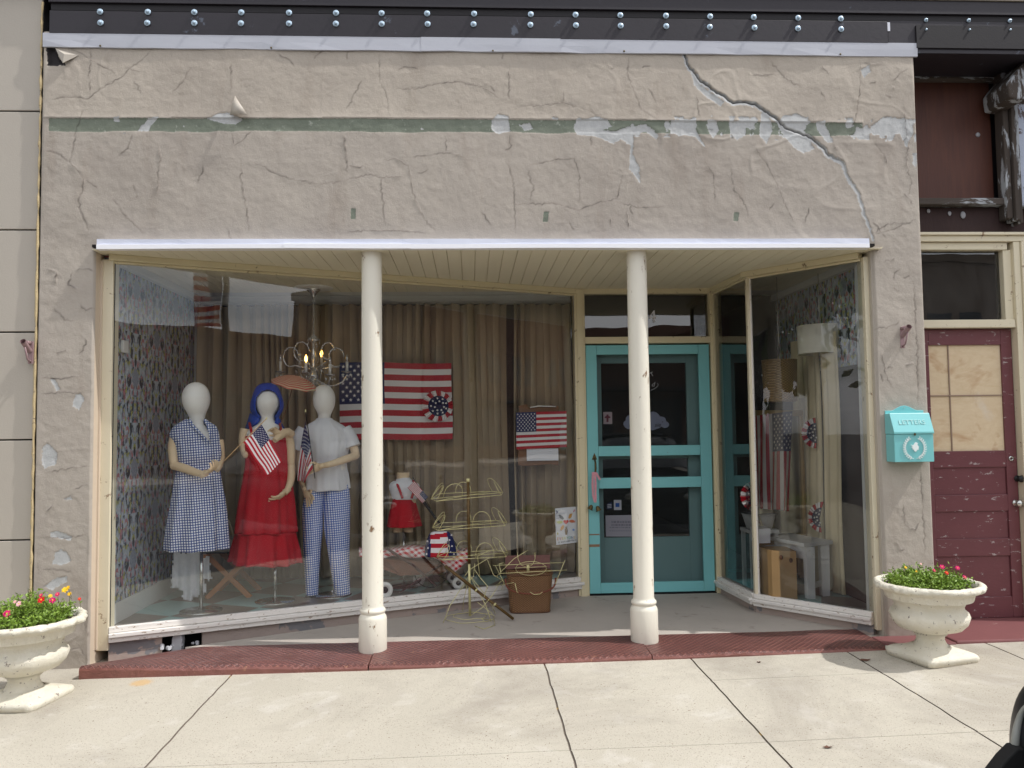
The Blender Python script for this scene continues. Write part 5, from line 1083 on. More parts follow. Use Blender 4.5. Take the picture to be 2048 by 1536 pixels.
def fallen_stand():
    bz=at(1055,1150,.86).z; t=thing('fallen_wire_stand','collapsed brass wire stand lying across the wicker basket, its dark pole on the floor','display stand',(.30,.72,F0))
    e=atz(1027,1238,F0+.012); a=at(890,1132,e.y+.10); mb=MB(); mb.tube([a,a.lerp(e,.45)],[.0125,.0125],10); mb.build('pole_section',M['bamboo'],t); mb=MB(); mb.tube([a.lerp(e,.455),e],[.011,.011],10); mb.build('pole_section',M['bamboo'],t)
    mb=MB()
    for f in (.45,.72): p=a.lerp(e,f); q=a.lerp(e,f+.02); mb.tube([p,q],.015,10)
    mb.build('pole_collar',M['brass'],t)
    c=at(1062,1140,.83); y=c.y; W=lambda px,py,dy=0:at(px,py,y+dy)
    mb=MB(); mb.tube([W(986,1131,.05),W(1127,1125,.05)],.0026,6); mb.tube([W(1000,1147,-.08),W(1134,1140,-.08)],.0026,6); mb.tube([W(1030,1136,-.02),W(1094,1133,-.02)],.0024,6)
    mb.tube([W(1062+31*math.cos(a_/16*6.283),1137+14*math.sin(a_/16*6.283),.06*math.sin(a_/16*6.283)) for a_ in range(17)],.0024,6)
    mb.tube([W(1056,1130),W(1056,1142)],.011,8); mb.build('top_tier',M['brass'],t)
    mb=MB()
    mb.tube([W(1035,1105),W(1036,1118),W(1042,1130),W(1052,1134)],.0024,6); mb.tube([W(1070,1105),W(1070,1118),W(1066,1128),W(1058,1134)],.0024,6)
    mb.tube([W(1130,1120),W(1120,1145),W(1112,1165),W(1110,1168)],.0026,6); mb.tube([W(1002,1147,-.08),W(998,1128),W(1008,1125)],.0026,6)
    mb.tube([W(1030,1166,-.1),W(1034,1184,-.1),W(1037,1186,-.1)],.0026,6); mb.tube([W(1060,1184,-.12),W(1068,1189,-.12),W(1080,1188,-.12),W(1085,1184,-.12)],.0026,6)
    mb.tube([W(1006,1160,-.1),W(990,1172,-.1),W(1028,1165,-.12)],.0022,6); mb.tube([W(990,1130),W(1008,1165,-.05),W(1003,1180,-.05)],.0022,6); mb.tube([W(975,1120,-.03),W(987,1150,-.05),W(1004,1160,-.05)],.0022,6)
    mb.tube([W(1000,1165,-.05),W(985,1190,-.1),W(965,1215,-.14),W(940,1232,-.14)],.0022,6); mb.tube([W(948,1137,-.02),W(960,1155,-.05),W(975,1172,-.05),W(968,1195,-.1)],.0026,6)
    mb.tube([atz(950,1252,F0+.004),atz(968,1258,F0+.004),atz(990,1250,F0+.004),atz(988,1240,F0+.004),atz(965,1238,F0+.004)],.0026,6)
    mb.build('loose_wires',M['brass'],t)
fallen_stand()
# bells hanging from the door handle by a ribbon
def bells():
    y=YD-.07; W=lambda px,py,dy=0:at(px,py,y+dy); t=thing('door_bells','pair of small dark bells hung on a pink checked ribbon from the teal door handle','door bells',tuple(W(1188,1022)))
    mb=MB(); k=0
    for L in ([(1186,944),(1185,965),(1186,990),(1190,1005)],[(1190,944),(1191,965),(1191,990),(1191,1005)]):
        for i in range(3):
            a=W(*L[i]);b=W(*L[i+1]); w_=.010; mb.add([a-Vector((w_,0,0)),a+Vector((w_,-.004,0)),b+Vector((w_*.8,-.004,0)),b-Vector((w_*.8,0,0))],[(0,1,2,3)])
    a=W(1191,944);b=W(1200,960); mb.add([a+Vector((-.006,-.006,0)),a+Vector((.01,-.006,0)),b+Vector((.008,-.006,.006)),b+Vector((-.01,-.006,-.002))],[(0,1,2,3)])
    o=mb.build('ribbon',paint('pink_check_ribbon',(212,150,160),.8,.5,160,bump=0),t); md=o.modifiers.new('s','SOLIDIFY'); md.thickness=.001
    for px,py,an in ((1184,1010,28),(1194,1012,-20)):
        p=W(px,py); mb=MB(); Mx=Matrix.Rotation(R(an),3,'Y'); mb.lathe([(.004,.0),(.012,-.004),(.017,-.016),(.021,-.034),(.028,-.042),(.026,-.043),(.0,-.036)],p,18,M_=Mx); mb.build('bell',M['bronze'],t)
bells()

def dead_leaf(px,py,s_,label,seed):
    rr=random.Random(seed); q=atz(px,py,.07); q.z=zw(q.x,q.y)+.001; mb=MB(); mb.smooth=False
    P_=[(q.x+s_*rr.uniform(.7,1.2)*math.cos(a)*(1.7 if a in (0,3.14) else 1),q.y+s_*.8*math.sin(a),q.z+rr.uniform(.002,.010)) for a in (0,.8,1.6,2.4,3.14,3.9,4.7,5.5)]
    mb.add(P_+[(q.x,q.y,q.z)],[(i,(i+1)%8,8) for i in range(8)]); o_=mb.build('dead_leaf',paint('dead_leaf_brown',(96,66,52),.8,.3,60,bump=0)); tag(o_,label,'leaf','dry leaves on the pavement')
dead_leaf(1731,1328,.028,'dry brown leaf in the shadow left of the right urn foot',1)
dead_leaf(1656,1493,.016,'small dry leaf near the bottom edge of the pavement, right of centre',2)
dead_leaf(1518,1329,.010,'tiny dry leaf close to the step between the right column and the right urn',3)
# ================================================================== LEFT DISPLAY
FD=.262
def curtain(x0,x1,y,z0,z1,label,seed,amp=.060,per=.104):
    rr=random.Random(seed); t=thing('curtain',label,'curtain',((x0+x1)/2,y,z0),'tan pleated curtains in the windows'); mb=MB(); mb.smooth=True
    xs=[];x=x0;ph=0
    n=int((x1-x0)/.008)+1; P=[]
    phase=0
    for i in range(n+1):
        x=x0+(x1-x0)*i/n; phase+=(x1-x0)/n*2*math.pi/(per*(1+.35*math.sin(x*5.3+seed)+.2*math.sin(x*13+seed*2))); P.append((x,phase))
    K=12; vs=[]
    for k in range(K+1):
        f=k/K; z=z0+(z1-z0)*f
        for x,p in P:
            s_=math.sin(p+.25*math.sin(f*5+x*3)); s_=math.copysign(abs(s_)**.8,s_); a=amp*(1-.35*f)*(1+.3*math.sin(x*9+f*2+seed))
            vs.append((x+.012*math.sin(2*p+f)+.01*math.sin(f*4+x*7),y-a*s_+.012*math.sin(x*3+f*3),z+.006*math.sin(p)))
    m_=n+1; mb.add(vs,[(k*m_+i,k*m_+i+1,(k+1)*m_+i+1,(k+1)*m_+i) for k in range(K) for i in range(n)]); o=mb.build('drape',M['curtain'],t); md=o.modifiers.new('s','SOLIDIFY'); md.thickness=.002
    return t
YC=1.80
curtain(-2.43,-1.25,YC,FD+.02,2.70,'tan pleated curtain behind the mannequins at the far left of the window',1)
curtain(-1.25,.34,YC-.005,FD+.02,2.70,'tan pleated curtain behind the large flag and the white column',2,.062,.108)
curtain(.40,.93,YC+.01,FD+.02,2.70,'tan pleated curtain beside the door, behind the handmade welcome poster',3,.062,.104)

def head_rows(cx,top,hw,chin,neck,nz): pass
def limb(mb,pts,rad,n=14):
    """smooth tapering limb through 3D joints"""
    rows=[tuple(p)+(r,) for p,r in zip(pts,rad)]; rr=catmull(rows,5); mb.tube([q[:3] for q in rr],[q[3] for q in rr],n)
def hand(mb,W,dv,side,nrm,curl=.5,s=1.0,spread=.12,thumb=1):
    """palm and five bent fingers. W wrist, dv finger direction, side across the palm, nrm the way fingers curl"""
    dv=Vector(dv).normalized(); side=Vector(side); side=(side-dv*side.dot(dv)).normalized(); nrm=Vector(nrm); nrm=(nrm-dv*nrm.dot(dv)-side*nrm.dot(side)).normalized(); W=Vector(W)
    Mx=Matrix((side,nrm,dv)).transposed(); pc=W+dv*.045*s
    mb.ball(pc,.046*s,14,(.82,.36,1.05),Mx); mb.tube([W-dv*.03*s,W+dv*.02*s],[.021*s,.026*s],12)
    for i,L in enumerate((.068,.078,.074,.058)):
        o=(i-1.5)*.0185*s; base=pc+dv*.036*s+side*o; c=curl*(1+.12*i); d1=(dv+side*spread*(i-1.5)*.6+nrm*c*.5).normalized(); d2=(dv*(1-c*.6)+nrm*c*1.3+side*spread*(i-1.5)*.4).normalized(); d3=(dv*(1-c*1.3)+nrm*c*1.7).normalized()
        p1=base+d1*L*.42*s; p2=p1+d2*L*.33*s; p3=p2+d3*L*.25*s; mb.tube([base-d1*.01*s,base,p1,p2,p3],[.0095*s,.0098*s,.0088*s,.0078*s,.0058*s],9)
    b=pc-side*thumb*.030*s-dv*.012*s; d=(dv*.7-side*thumb*.8+nrm*.5).normalized(); d2=(dv*.9-side*thumb*.15+nrm*.7).normalized(); mb.tube([b,b+d*.034*s,b+d*.034*s+d2*.028*s],[.0125*s,.010*s,.0075*s],9)
def stand(t,x,y,z1,label=None):
    mb=MB(); mb.tube([(x,y,FD+.01),(x,y,z1)],.0125,12); mb.build('stand_pole',M['chrome'],t); mb=MB(); mb.lathe([(0,.0),(.15,.0),(.15,.006),(.03,.012),(.018,.03),(.0,.03)],(x,y,FD),28); mb.build('stand_base',M['chrome'],t)
def joint(mb,p,r): mb.ball(p,r,12)

# ---- mannequin in the navy gingham dress
def mannequin_dress():
    Y=.64; W=lambda a,b,dy=0:at(a,b,Y+dy); b0=W(402,1240); t=thing('mannequin','mannequin with egg head in a navy and white gingham wrap dress beside the papered wall','mannequin',(b0.x,Y,FD),'adult mannequins in the left window')
    mb=MB(); loft(mb,[(764.5,389,395,1),(766,383,401,1),(770,376,408,1.05),(777,370,414,1.05),(788,365.5,418,1.05),(800,365,419,1.08),(812,368,417,1.1),(822,373,413,1.1),(830,377,410,1.0),(836,379,409,.95),(843,379,407,.92),(850,378,408,.85),(857,370,417,.7),(864,356,427,.58),(874,350,432,.52),(890,354,434,.56),(910,359,434,.6),(930,362,431,.58),(960,358,436,.55)],Y,1,40,3,cap=True); mb.build('body',M['mannequin'],t)
    V=[(374,836),(410,836),(416,860),(421,887),(400,868),(382,852)]
    mb=MB(); f=[(9,.5,.004,.07),(5,1.2,.008,.045),(17,2.,.004,.022)]
    loft(mb,[(839,372,411,.9),(845,362,418,.85),(853,350,430,.66),(862,344,434,.58),(872,342,436,.56),(884,350,437,.60),(897,355,439,.64),(910,357,440,.66),(920,358,438,.64),(928,358,436,.62),(936,357,436,.62),(950,355,438,.64),(970,352,441,.68),(1000,348,446,.72),(1035,342,450,.76),(1070,337,452,.80),(1098,334.5,454,.82)],Y,1,96,4,folds=f,skip=lambda x,y:inpoly(x,y,V)); o=mb.build('gingham_dress',M['gingham_dress'],t); md=o.modifiers.new('s','SOLIDIFY'); md.thickness=.004; md.offset=1
    mb=MB(); mb.smooth=True
    for L in ([(378,839),(386,852),(400,866),(420,886)],[(409,839),(416,850),(420,866),(421,886)]):
        P_=[W(a,b,-.115 if i>1 else -.10) for i,(a,b) in enumerate(L)]; mb.tube(P_,[.012,.012,.010,.005],8)
    mb.build('dress_collar',M['gingham_dress'],t)
    mb=MB(); sh=W(351,874,0); el=W(349,931,-.05); wr=W(408,948,-.20); limb(mb,[sh,W(347,895,-.01),W(347.5,915,-.03),el],[.042,.040,.035,.031]); joint(mb,el,.034); mb.build('upper_arm',M['arm_wood'],t)
    mb=MB(); limb(mb,[el,W(370,937,-.10),W(392,945,-.16),wr],[.032,.032,.027,.021]); hand(mb,wr,W(440,930,-.25)-wr,(0.2,-1,.15),(-.25,.1,1),.75,1.0,thumb=1); mb.build('forearm',M['arm_wood'],t)
    mb=MB(); sh=W(437,880,.03); el=W(441,918,.06); limb(mb,[sh,W(440,900,.04),el],[.036,.034,.030]); limb(mb,[el,W(437,932,-.02),W(432,940,-.05)],[.030,.028,.024]); mb.build('rear_arm',M['arm_wood'],t)
    stand(t,b0.x,Y,at(402,1090,Y).z)
    # little flag in the hand
    a=W(449,921,-.27); b=W(533,837,-.30); mb=MB(); f_=thing('hand_flag','small stick flag held up by the mannequin in the gingham dress','flag',tuple(a),'small stick flags'); mb.tube([a,b],.0035,8); mb.build('stick',paint('pale_stick',(190,160,120),.6),f_); mb=MB(); mb.ball(b,.006,8,(1,1,1.6)); mb.build('finial',M['brass'],f_)
    dy=-.29; fn=bil(W(524,849,dy),W(486.5,884.5,dy),W(533,952,dy-.01),W(565,922.5,dy-.01),lambda u,v:Vector((.004*math.sin(v*5),-.012*math.sin(u*7+v*2)*u,.004*math.sin(u*9)))); mb=MB(); flag_mesh(mb,fn,star_r=.024); mb.build('flag_cloth',FLAG(),f_)
mannequin_dress()
def mannequin_red():
    Y=.92; W=lambda a,b,dy=0:at(a,b,Y+dy); b0=W(550,1222); t=thing('mannequin','mannequin in a long red ruffled sundress and blue head scarf, standing in the middle','mannequin',(b0.x,Y,FD),'adult mannequins in the left window')
    mb=MB(); loft(mb,[(778,530,540,1),(781,522,548,1),(787,515,554,1),(798,511,558,1.05),(808,511,558.5,1.1),(818,514,555,1.1),(828,519,549,1.05),(834,521,548,.95),(842,520,549,.85),(850,512,556,.7),(857,500,566,.6),(866,493,572,.55),(880,492,573,.56),(905,496,571,.6),(925,498,569,.58),(960,496,573,.56)],Y,1,40,3,cap=True); mb.build('body',M['mannequin'],t)
    V=[(486,840),(500,875),(512,878),(546,879),(556,872),(580,862),(590,840)]
    mb=MB(); f=[(7,.3,.004,.08),(12,1.,.006,.05),(19,2.1,.006,.028)]
    loft(mb,[(866,493,575,.60),(880,491,577,.66),(900,491,578,.68),(915,492,576,.66),(926,492.5,575,.64),(940,491,577,.66),(965,487,581,.7),(1000,481,585,.76),(1040,475.5,588,.82),(1064,474,590,.84)],Y,1,96,4,folds=f,skip=lambda x,y:inpoly(x,y,V) or y<874); o=mb.build('red_dress',M['cloth_red'],t); md=o.modifiers.new('s','SOLIDIFY'); md.thickness=.004; md.offset=1
    mb=MB(); f=[(11,.3,.02,.07),(17,1.,.012,.05),(5,0,.0,.03)]; loft(mb,[(1063,474,590,.84),(1080,471,593,.88),(1100,468.5,597,.92),(1124,466,600,.96)],Y,1,110,3,folds=f,wob=lambda a,t_:-.01*t_*math.cos(a)+.006*math.sin(5*a)*t_); o=mb.build('dress_ruffle',M['cloth_red'],t); md=o.modifiers.new('s','SOLIDIFY'); md.thickness=.004
    mb=MB(); mb.tube([W(499,846,-.03),W(502,860,-.10),W(506,880,-.135)],.010,8); mb.tube([W(560,848,-.03),W(562,862,-.10),W(561,878,-.13)],.010,8); mb.build('shoulder_straps',M['cloth_red'],t)
    # scarf: hood around the face and tails down the back
    F=[(535,806)]; mb=MB(); face=lambda x,y:((x-535)/24.5)**2+((y-809)/29)**2<1
    loft(mb,[(767,528,541,1),(770,520,549,1),(775,514,555,1.05),(783,510,559,1.08),(793,507,562,1.08),(804,504,565,1.05),(814,503,565.5,.98),(821,504,564,.9),(828,507,560,.82),(835,509,557,.75),(842,507,556,.7)],Y+.015,1,72,4,folds=[(9,0,.0,.03),(15,1,.0,.02)],skip=lambda x,y:face(x,y) or (y>835 and 518<x<552)); o=mb.build('head_scarf',M['cloth_blue'],t); md=o.modifiers.new('s','SOLIDIFY'); md.thickness=.004; md.offset=1
    mb=MB(); mb.smooth=True; mb.add([W(500,826,.02),W(512,834,-.06),W(520,840,-.06),W(514,848,-.04),W(498,858,.0),W(487,866,.04)],[(0,1,2,3,4,5)]); mb.add([W(553,834,-.03),W(560,838,.0),W(570,858,.05),W(558,855,.02),W(549,846,-.02)],[(0,1,2,3,4)]); o=mb.build('scarf_tails',M['cloth_blue'],t); md=o.modifiers.new('s','SOLIDIFY'); md.thickness=.004
    mb=MB(); limb(mb,[W(490,858,0),W(487,875,-.01),W(487,893,-.02),W(491,908,-.04)],[.036,.036,.032,.028]); joint(mb,W(492,909,-.05),.030); mb.build('upper_arm',M['arm_wood'],t)
    mb=MB(); el=W(583,930,-.01); limb(mb,[W(570,860,0),W(578,880,-.01),W(582,905,-.015),el],[.040,.038,.034,.028]); joint(mb,el,.029); mb.build('upper_arm',M['arm_wood'],t)
    mb=MB(); wr=W(573,982,-.10); limb(mb,[el,W(583,950,-.03),W(580,967,-.07),wr],[.029,.030,.026,.019]); hand(mb,wr,W(551,1000,-.15)-wr,(.3,-.5,.5),(-.6,-.6,-.1),.35,1.0,.5,thumb=1); mb.build('forearm',M['arm_wood'],t)
    mb=MB(); limb(mb,[W(583,868,-.04),W(572,864,-.12),W(558,873,-.20),W(549,881,-.24)],[.030,.030,.026,.020]); hand(mb,W(560,872,-.19),(-.4,-.3,.5),(1,0,0),(0,-1,0),.8,.8); mb.build('raised_forearm',M['arm_wood'],t)
    stand(t,b0.x,Y,at(550,1110,Y).z)
    # parasol
    c=at(588,770,Y+.16); p=thing('paper_parasol','small striped red and cream parasol hanging between two mannequins below the chandelier','parasol',tuple(c)); Mx=Matrix.Rotation(R(14),3,'Y')@Matrix.Rotation(R(12),3,'X')
    mb=MB(); mb.smooth=True; vs=[]; K=7;n=48
    for k in range(K+1):
        r_=.192*k/K
        for q in range(n):
            a=2*math.pi*q/n; sc=1-.05*abs(math.sin(4*a))*(k/K)**3; z=.075*(1-(k/K)**1.8)+.010*(abs(math.sin(4*a))-.5)*(k/K); vs.append(Mx@Vector((r_*sc*math.cos(a),r_*sc*math.sin(a),z)))
    mb.v=[tuple(v) for v in vs]; mb.f=[(k*n+q,k*n+(q+1)%n,(k+1)*n+(q+1)%n,(k+1)*n+q) for k in range(K) for q in range(n)]; mb.mi=[0]*len(mb.f); mb.sm=[True]*len(mb.f)
    me=mb.mesh('canopy',M['umbrella']); o=bpy.data.objects.new('canopy',me); COL.objects.link(o); o.parent=p
    md=o.modifiers.new('s','SOLIDIFY'); md.thickness=.0015
    mb=MB(); a=c+Mx@Vector((0,0,.07)); mb.tube([a,W(572,820,.10),W(557,862,-.15),W(553,877,-.20)],.004,6); mb.tube([c+Mx@Vector((0,0,.09)),a],.005,6); mb.build('handle',M['wood_brown'],p)
    mb=MB()
    for q in range(8): an=2*math.pi*q/8; mb.tube([c+Mx@Vector((0,0,.06)),c+Mx@Vector((.185*math.cos(an),.185*math.sin(an),-.004))],.0018,5)
    mb.build('ribs',M['wood_brown'],p)
mannequin_red()
def mannequin_blouse():
    Y=1.10; W=lambda a,b,dy=0:at(a,b,Y+dy); b0=W(665,1208); t=thing('mannequin','mannequin in a white short sleeved blouse and blue gingham trousers by the column','mannequin',(b0.x,Y,FD),'adult mannequins in the left window')
    mb=MB(); loft(mb,[(769.5,645,651,1),(772,637,658,1),(778,631,664,1.05),(788,627,669,1.08),(800,626,670.5,1.1),(812,628,669,1.1),(822,633,665,1.05),(829,636,662,.95),(836,636,661,.9),(844,633,664,.8),(852,616,683,.6),(862,607,696,.55),(880,606,697,.56),(910,612,692,.6),(960,613,694,.6)],Y,1,40,3,cap=True); mb.build('body',M['mannequin'],t)
    mb=MB(); f=[(8,.5,.004,.05),(13,1.3,.008,.035),(21,.4,.006,.018)]
    loft(mb,[(837,634,663,.95),(841,631,667,.9),(847,620,677,.75),(855,609,689,.64),(864,604,697,.6),(876,604,698,.62),(890,607,697,.66),(905,610,694,.68),(920,612,691,.66),(935,611.5,691,.64),(950,611,694,.66),(965,611,696,.7),(977,612,697,.72)],Y,1,96,4,folds=f,wob=lambda a,t_:-.014*t_*max(0,math.sin(a))+.004*math.sin(6*a)*t_); o=mb.build('white_blouse',M['cloth_white'],t); md=o.modifiers.new('s','SOLIDIFY'); md.thickness=.004; md.offset=1
    mb=MB(); mb.smooth=True
    limb(mb,[W(608,858,0),W(600,872,-.01),W(595,888,-.02),W(592,900,-.025)],[.052,.056,.056,.060]); mb.build('sleeve',M['cloth_white'],t)
    mb=MB(); limb(mb,[W(690,858,0),W(699,872,-.01),W(704,884,-.02),W(707,893,-.025)],[.052,.056,.056,.060]); mb.build('sleeve',M['cloth_white'],t)
    for rows,nm in (([(968,613,650,1.1),(985,611,652,1.15),(1000,608,650,1.15),(1015,605,647,1.1),(1035,605,645.5,1.1),(1060,606,645,1.1),(1090,606.5,642,1.1),(1120,608,639.5,1.1),(1155,610,637.5,1.1),(1193,612,636,1.1)],'l'),([(968,646,697,.85),(985,646,699,.85),(1000,646,700,.85),(1015,647,700,.9),(1035,648,699.5,.95),(1060,649,699,1.),(1090,654,698.5,1.05),(1120,659,698.5,1.1),(1155,665,699,1.15),(1190,671,700,1.2)],'r')):
        mb=MB(); loft(mb,rows,Y-.0,1,72,4,folds=[(4,.6,.02,.05),(9,1,.004,.02)]); o=mb.build('trouser_leg',M['gingham_trousers'],t); md=o.modifiers.new('s','SOLIDIFY'); md.thickness=.003
    mb=MB(); el=W(600,945,-.0); limb(mb,[W(600,893,0),W(598,915,0),el],[.036,.034,.030]); joint(mb,el,.030); mb.build('upper_arm',M['arm_wood'],t)
    mb=MB(); wr=W(610,978,-.06); limb(mb,[el,W(604,962,-.03),wr],[.030,.027,.019]); hand(mb,wr,W(622,1002,-.10)-wr,(.8,-.4,.3),(.2,-.8,0),.25,1.0,.35,thumb=-1); mb.build('forearm',M['arm_wood'],t)
    mb=MB(); el=W(712,911,-.02); limb(mb,[W(704,888,0),W(709,899,-.01),el],[.036,.034,.030]); joint(mb,el,.031); mb.build('upper_arm',M['arm_wood'],t)
    mb=MB(); wr=W(643,932,-.20); limb(mb,[el,W(692,918,-.10),W(665,927,-.17),wr],[.031,.031,.026,.020]); hand(mb,wr,W(622,938,-.20)-wr,(0,-.3,1),(-.3,-1,0),.8,.95,thumb=-1); mb.build('forearm',M['arm_wood'],t)
    stand(t,b0.x,Y,at(665,1180,Y).z)
    mb=MB(); q=W(623,1205,-.02); mb.box(q.x-.045,q.x+.04,q.y-.05,q.y+.12,FD,W(623,1190,-.02).z); mb.build('shoe_block',M['black'],t,bevel=.01)
    a=W(611,822,-.21); b=W(630,957,-.24); f_=thing('hand_flag','drooping stick flag in the hand of the mannequin in the white blouse','flag',tuple(b),'small stick flags'); mb=MB(); mb.tube([a,b],.004,8); mb.build('stick',M['black'],f_); mb=MB(); mb.ball(a,.007,8,(1,1,2.2)); mb.build('finial',M['brass'],f_)
    fn=bil(W(612,842,-.215),W(627,936,-.235),W(611,966,-.26),W(596.5,960,-.22),lambda u,v:Vector((-.010*math.sin(u*3.1)-.006*math.sin(v*9),-.030*math.sin(v*14+u*2)*(.3+u*.7),0))); mb=MB(); flag_mesh(mb,fn,star_r=.024); mb.build('flag_cloth',FLAG(),f_)
mannequin_blouse()

# ---- large flag pinned on the curtain, with its rosette
def wflag(name,label,C,Y,group=None,wave=None):
    P_=[at(a,b,Y) for a,b in C]; mb=MB(); flag_mesh(mb,bil(P_[0],P_[1],P_[2],P_[3],wave)); o=mb.build(name,FLAG()); return tag(o,label,'flag',group)
wflag('large_flag','large cloth flag pinned flat on the curtain behind the left column',[(680,725),(678,881),(905,878),(903,726)],1.69,None,lambda u,v:Vector((.004*math.sin(v*6),-.006*math.sin(u*11+v*2),.005*math.sin(u*6.3)-.006*(u-.5)**2)))
def fan(label,px,py,r_px,Y,a0=0,a1=6.2832,right=(1,0,0),offc=(0,0),n=28,nm='paper_rosette'):
    c=at(px,py,Y); r=(at(px+r_px,py,Y)-c).length; mb=MB(); rosette(mb,c,r,a0,a1,n,right,r*.07,.66,offc); o=mb.build(nm,FLAG()); tag(o,label,'rosette','stars and stripes paper rosettes')
fan('pleated stars and stripes rosette pinned to the right part of the large flag',875,812,31,1.65,offc=(.025,0))
# ---- sign board with flag
def board():
    Y=1.62; W=lambda a,b,dy=0:at(a,b,Y+dy); t=thing('hanging_board','brown cut-out board hanging on the curtain, behind a small flag and a blank white card','board',tuple(W(1077,930)))
    mb=MB(); mb.prism([W(a,b) for a,b in ((1036,931),(1038,812),(1054,808),(1056,815),(1098,814),(1100,808),(1117,812),(1117,931),(1100,928),(1060,932))],(0,.025,0)); mb.build('board',M['wood_brown'],t,bevel=.003)
    mb=MB(); mb.box(W(1053,900).x,W(1116,900).x,Y-.022,Y-.016,W(1085,921).z,W(1085,897).z,); mb.build('white_card',M['paper'],t)
    mb=MB(); mb.tube([W(1060,815,-.02),W(1077,812,-.02),W(1112,813,-.02)],.006,8); mb.build('white_rod',M['white'],t)
    wflag('board_flag','crisp flag mounted on the brown hanging board, left of the teal door',[(1032,825),(1033,899),(1133.5,894),(1133,822)],Y-.035)
board()
# ---- chandelier
def chandelier():
    c=atz(627,574,2.80); x,y=c.x,c.y; Y=y; W=lambda a,b,dy=0:at(a,b,Y+dy); t=thing('chandelier','clear crystal arm chandelier with candle lights, two bulbs lit, hanging over the mannequins','chandelier',(x,y,2.8))
    mb=MB(); mb.lathe([(0,2.799),(.17,2.799),(.16,2.785),(.10,2.778),(.0,2.778)],(x,y,0),32); mb.build('ceiling_rose',M['white'],t)
    mb=MB(); mb.lathe([(.062,2.784),(.058,2.772),(.030,2.745),(.014,2.72),(.006,2.70),(0,2.70)],(x,y,0),24); mb.build('canopy',M['chrome'],t)
    zt=2.70; zb=W(629,668).z; mb=MB(); n=int((zt-zb)/.022)
    for i in range(n):
        z=zt-.011-i*(zt-zb)/n; ax=(1,0) if i%2 else (0,1); mb.tube([(x+ax[0]*.007*math.cos(a/8*6.283),y+ax[1]*.007*math.cos(a/8*6.283),z+.015*math.sin(a/8*6.283)) for a in range(9)],.0018,5)
    mb.build('chain',M['chrome'],t)
    z=lambda py:W(629,py).z
    mb=MB(); mb.lathe([(0,z(667)),(.012,z(670)),(.052,z(678)),(.056,z(681)),(.012,z(684)),(.010,z(700)),(.020,z(712)),(.012,z(722)),(.014,z(738)),(.040,z(748)),(.046,z(754)),(.020,z(764)),(.010,z(776)),(0,z(780))],(x,y,0),20); mb.build('crystal_stem',M['bulb_glass'],t)
    cand=[((561,746),-.02,False),((612,748),-.18,True),((643,736),.10,True),((694,746),-.02,False),((660,752),-.22,False),((600,738),.2,False)]
    for (px,py),dy,lit in cand:
        tip=W(px,py,dy); ctr=Vector((x,y,z(752))); mid=ctr.lerp(tip,.5); mid.z=min(ctr.z,tip.z)-.085; a=bpy.data.objects.new('candle_arm',None); COL.objects.link(a); a.parent=t; a.location=(0,0,0)
        mb=MB(); rr_=catmull([tuple(ctr),tuple(ctr.lerp(tip,.2)+Vector((0,0,-.055))),tuple(mid),tuple(ctr.lerp(tip,.85)+Vector((0,0,-.075))),tuple(tip+Vector((0,0,-.01)))],6); mb.tube(rr_,.0075,8); mb.build('glass_arm',M['bulb_glass'],a)
        mb=MB(); mb.lathe([(.010,-.004),(.038,.008),(.044,.014),(.040,.012),(.008,.006)],tip,18,mod=lambda an,zz:1+.08*math.cos(8*an)); mb.build('drip_dish',M['bulb_glass'],a)
        mb=MB(); mb.lathe([(.0,.004),(.0115,.004),(.0115,.098),(.004,.100),(0,.100)],tip,14); mb.build('candle_sleeve',M['white'],a)
        mb=MB(); mb.lathe([(.005,.100),(.011,.112),(.013,.124),(.009,.142),(.003,.158),(0,.160)],tip,12); mb.build('bulb',M['lit'] if lit else M['bulb_glass'],a)
        mb=MB()
        for q in range(5): an=2*math.pi*q/5; mb.ball(tip+Vector((.040*math.cos(an),.040*math.sin(an),-.026)),.0085,8,(.7,.7,1.7)); 
        mb.build('drops',M['bulb_glass'],a)
    for px,py,r_ in ((582,714,17),(603,703,17),(656,702,15),(673,715,17)):
        cc=W(px,py); rad=(W(px+r_,py)-cc).length; mb=MB(); mb.tube([(cc.x+rad*math.cos(a/18*6.283)*.9,cc.y,cc.z+rad*1.15*math.sin(a/18*6.283)) for a in range(16)]+[(x,y,z(740))],.0068,7); mb.build('scroll',M['bulb_glass'],t)
    mb=MB(); rr=random.Random(3)
    for q in range(36):
        an=rr.uniform(0,6.28); r_=rr.uniform(.03,.10); zz=z(rr.uniform(682,770)); r_=.05 if zz>z(715) else r_; mb.ball((x+r_*math.cos(an),y+r_*math.sin(an),zz),.006,6,(.8,.8,1.8))
    mb.build('crystal_strings',M['bulb_glass'],t)
chandelier()
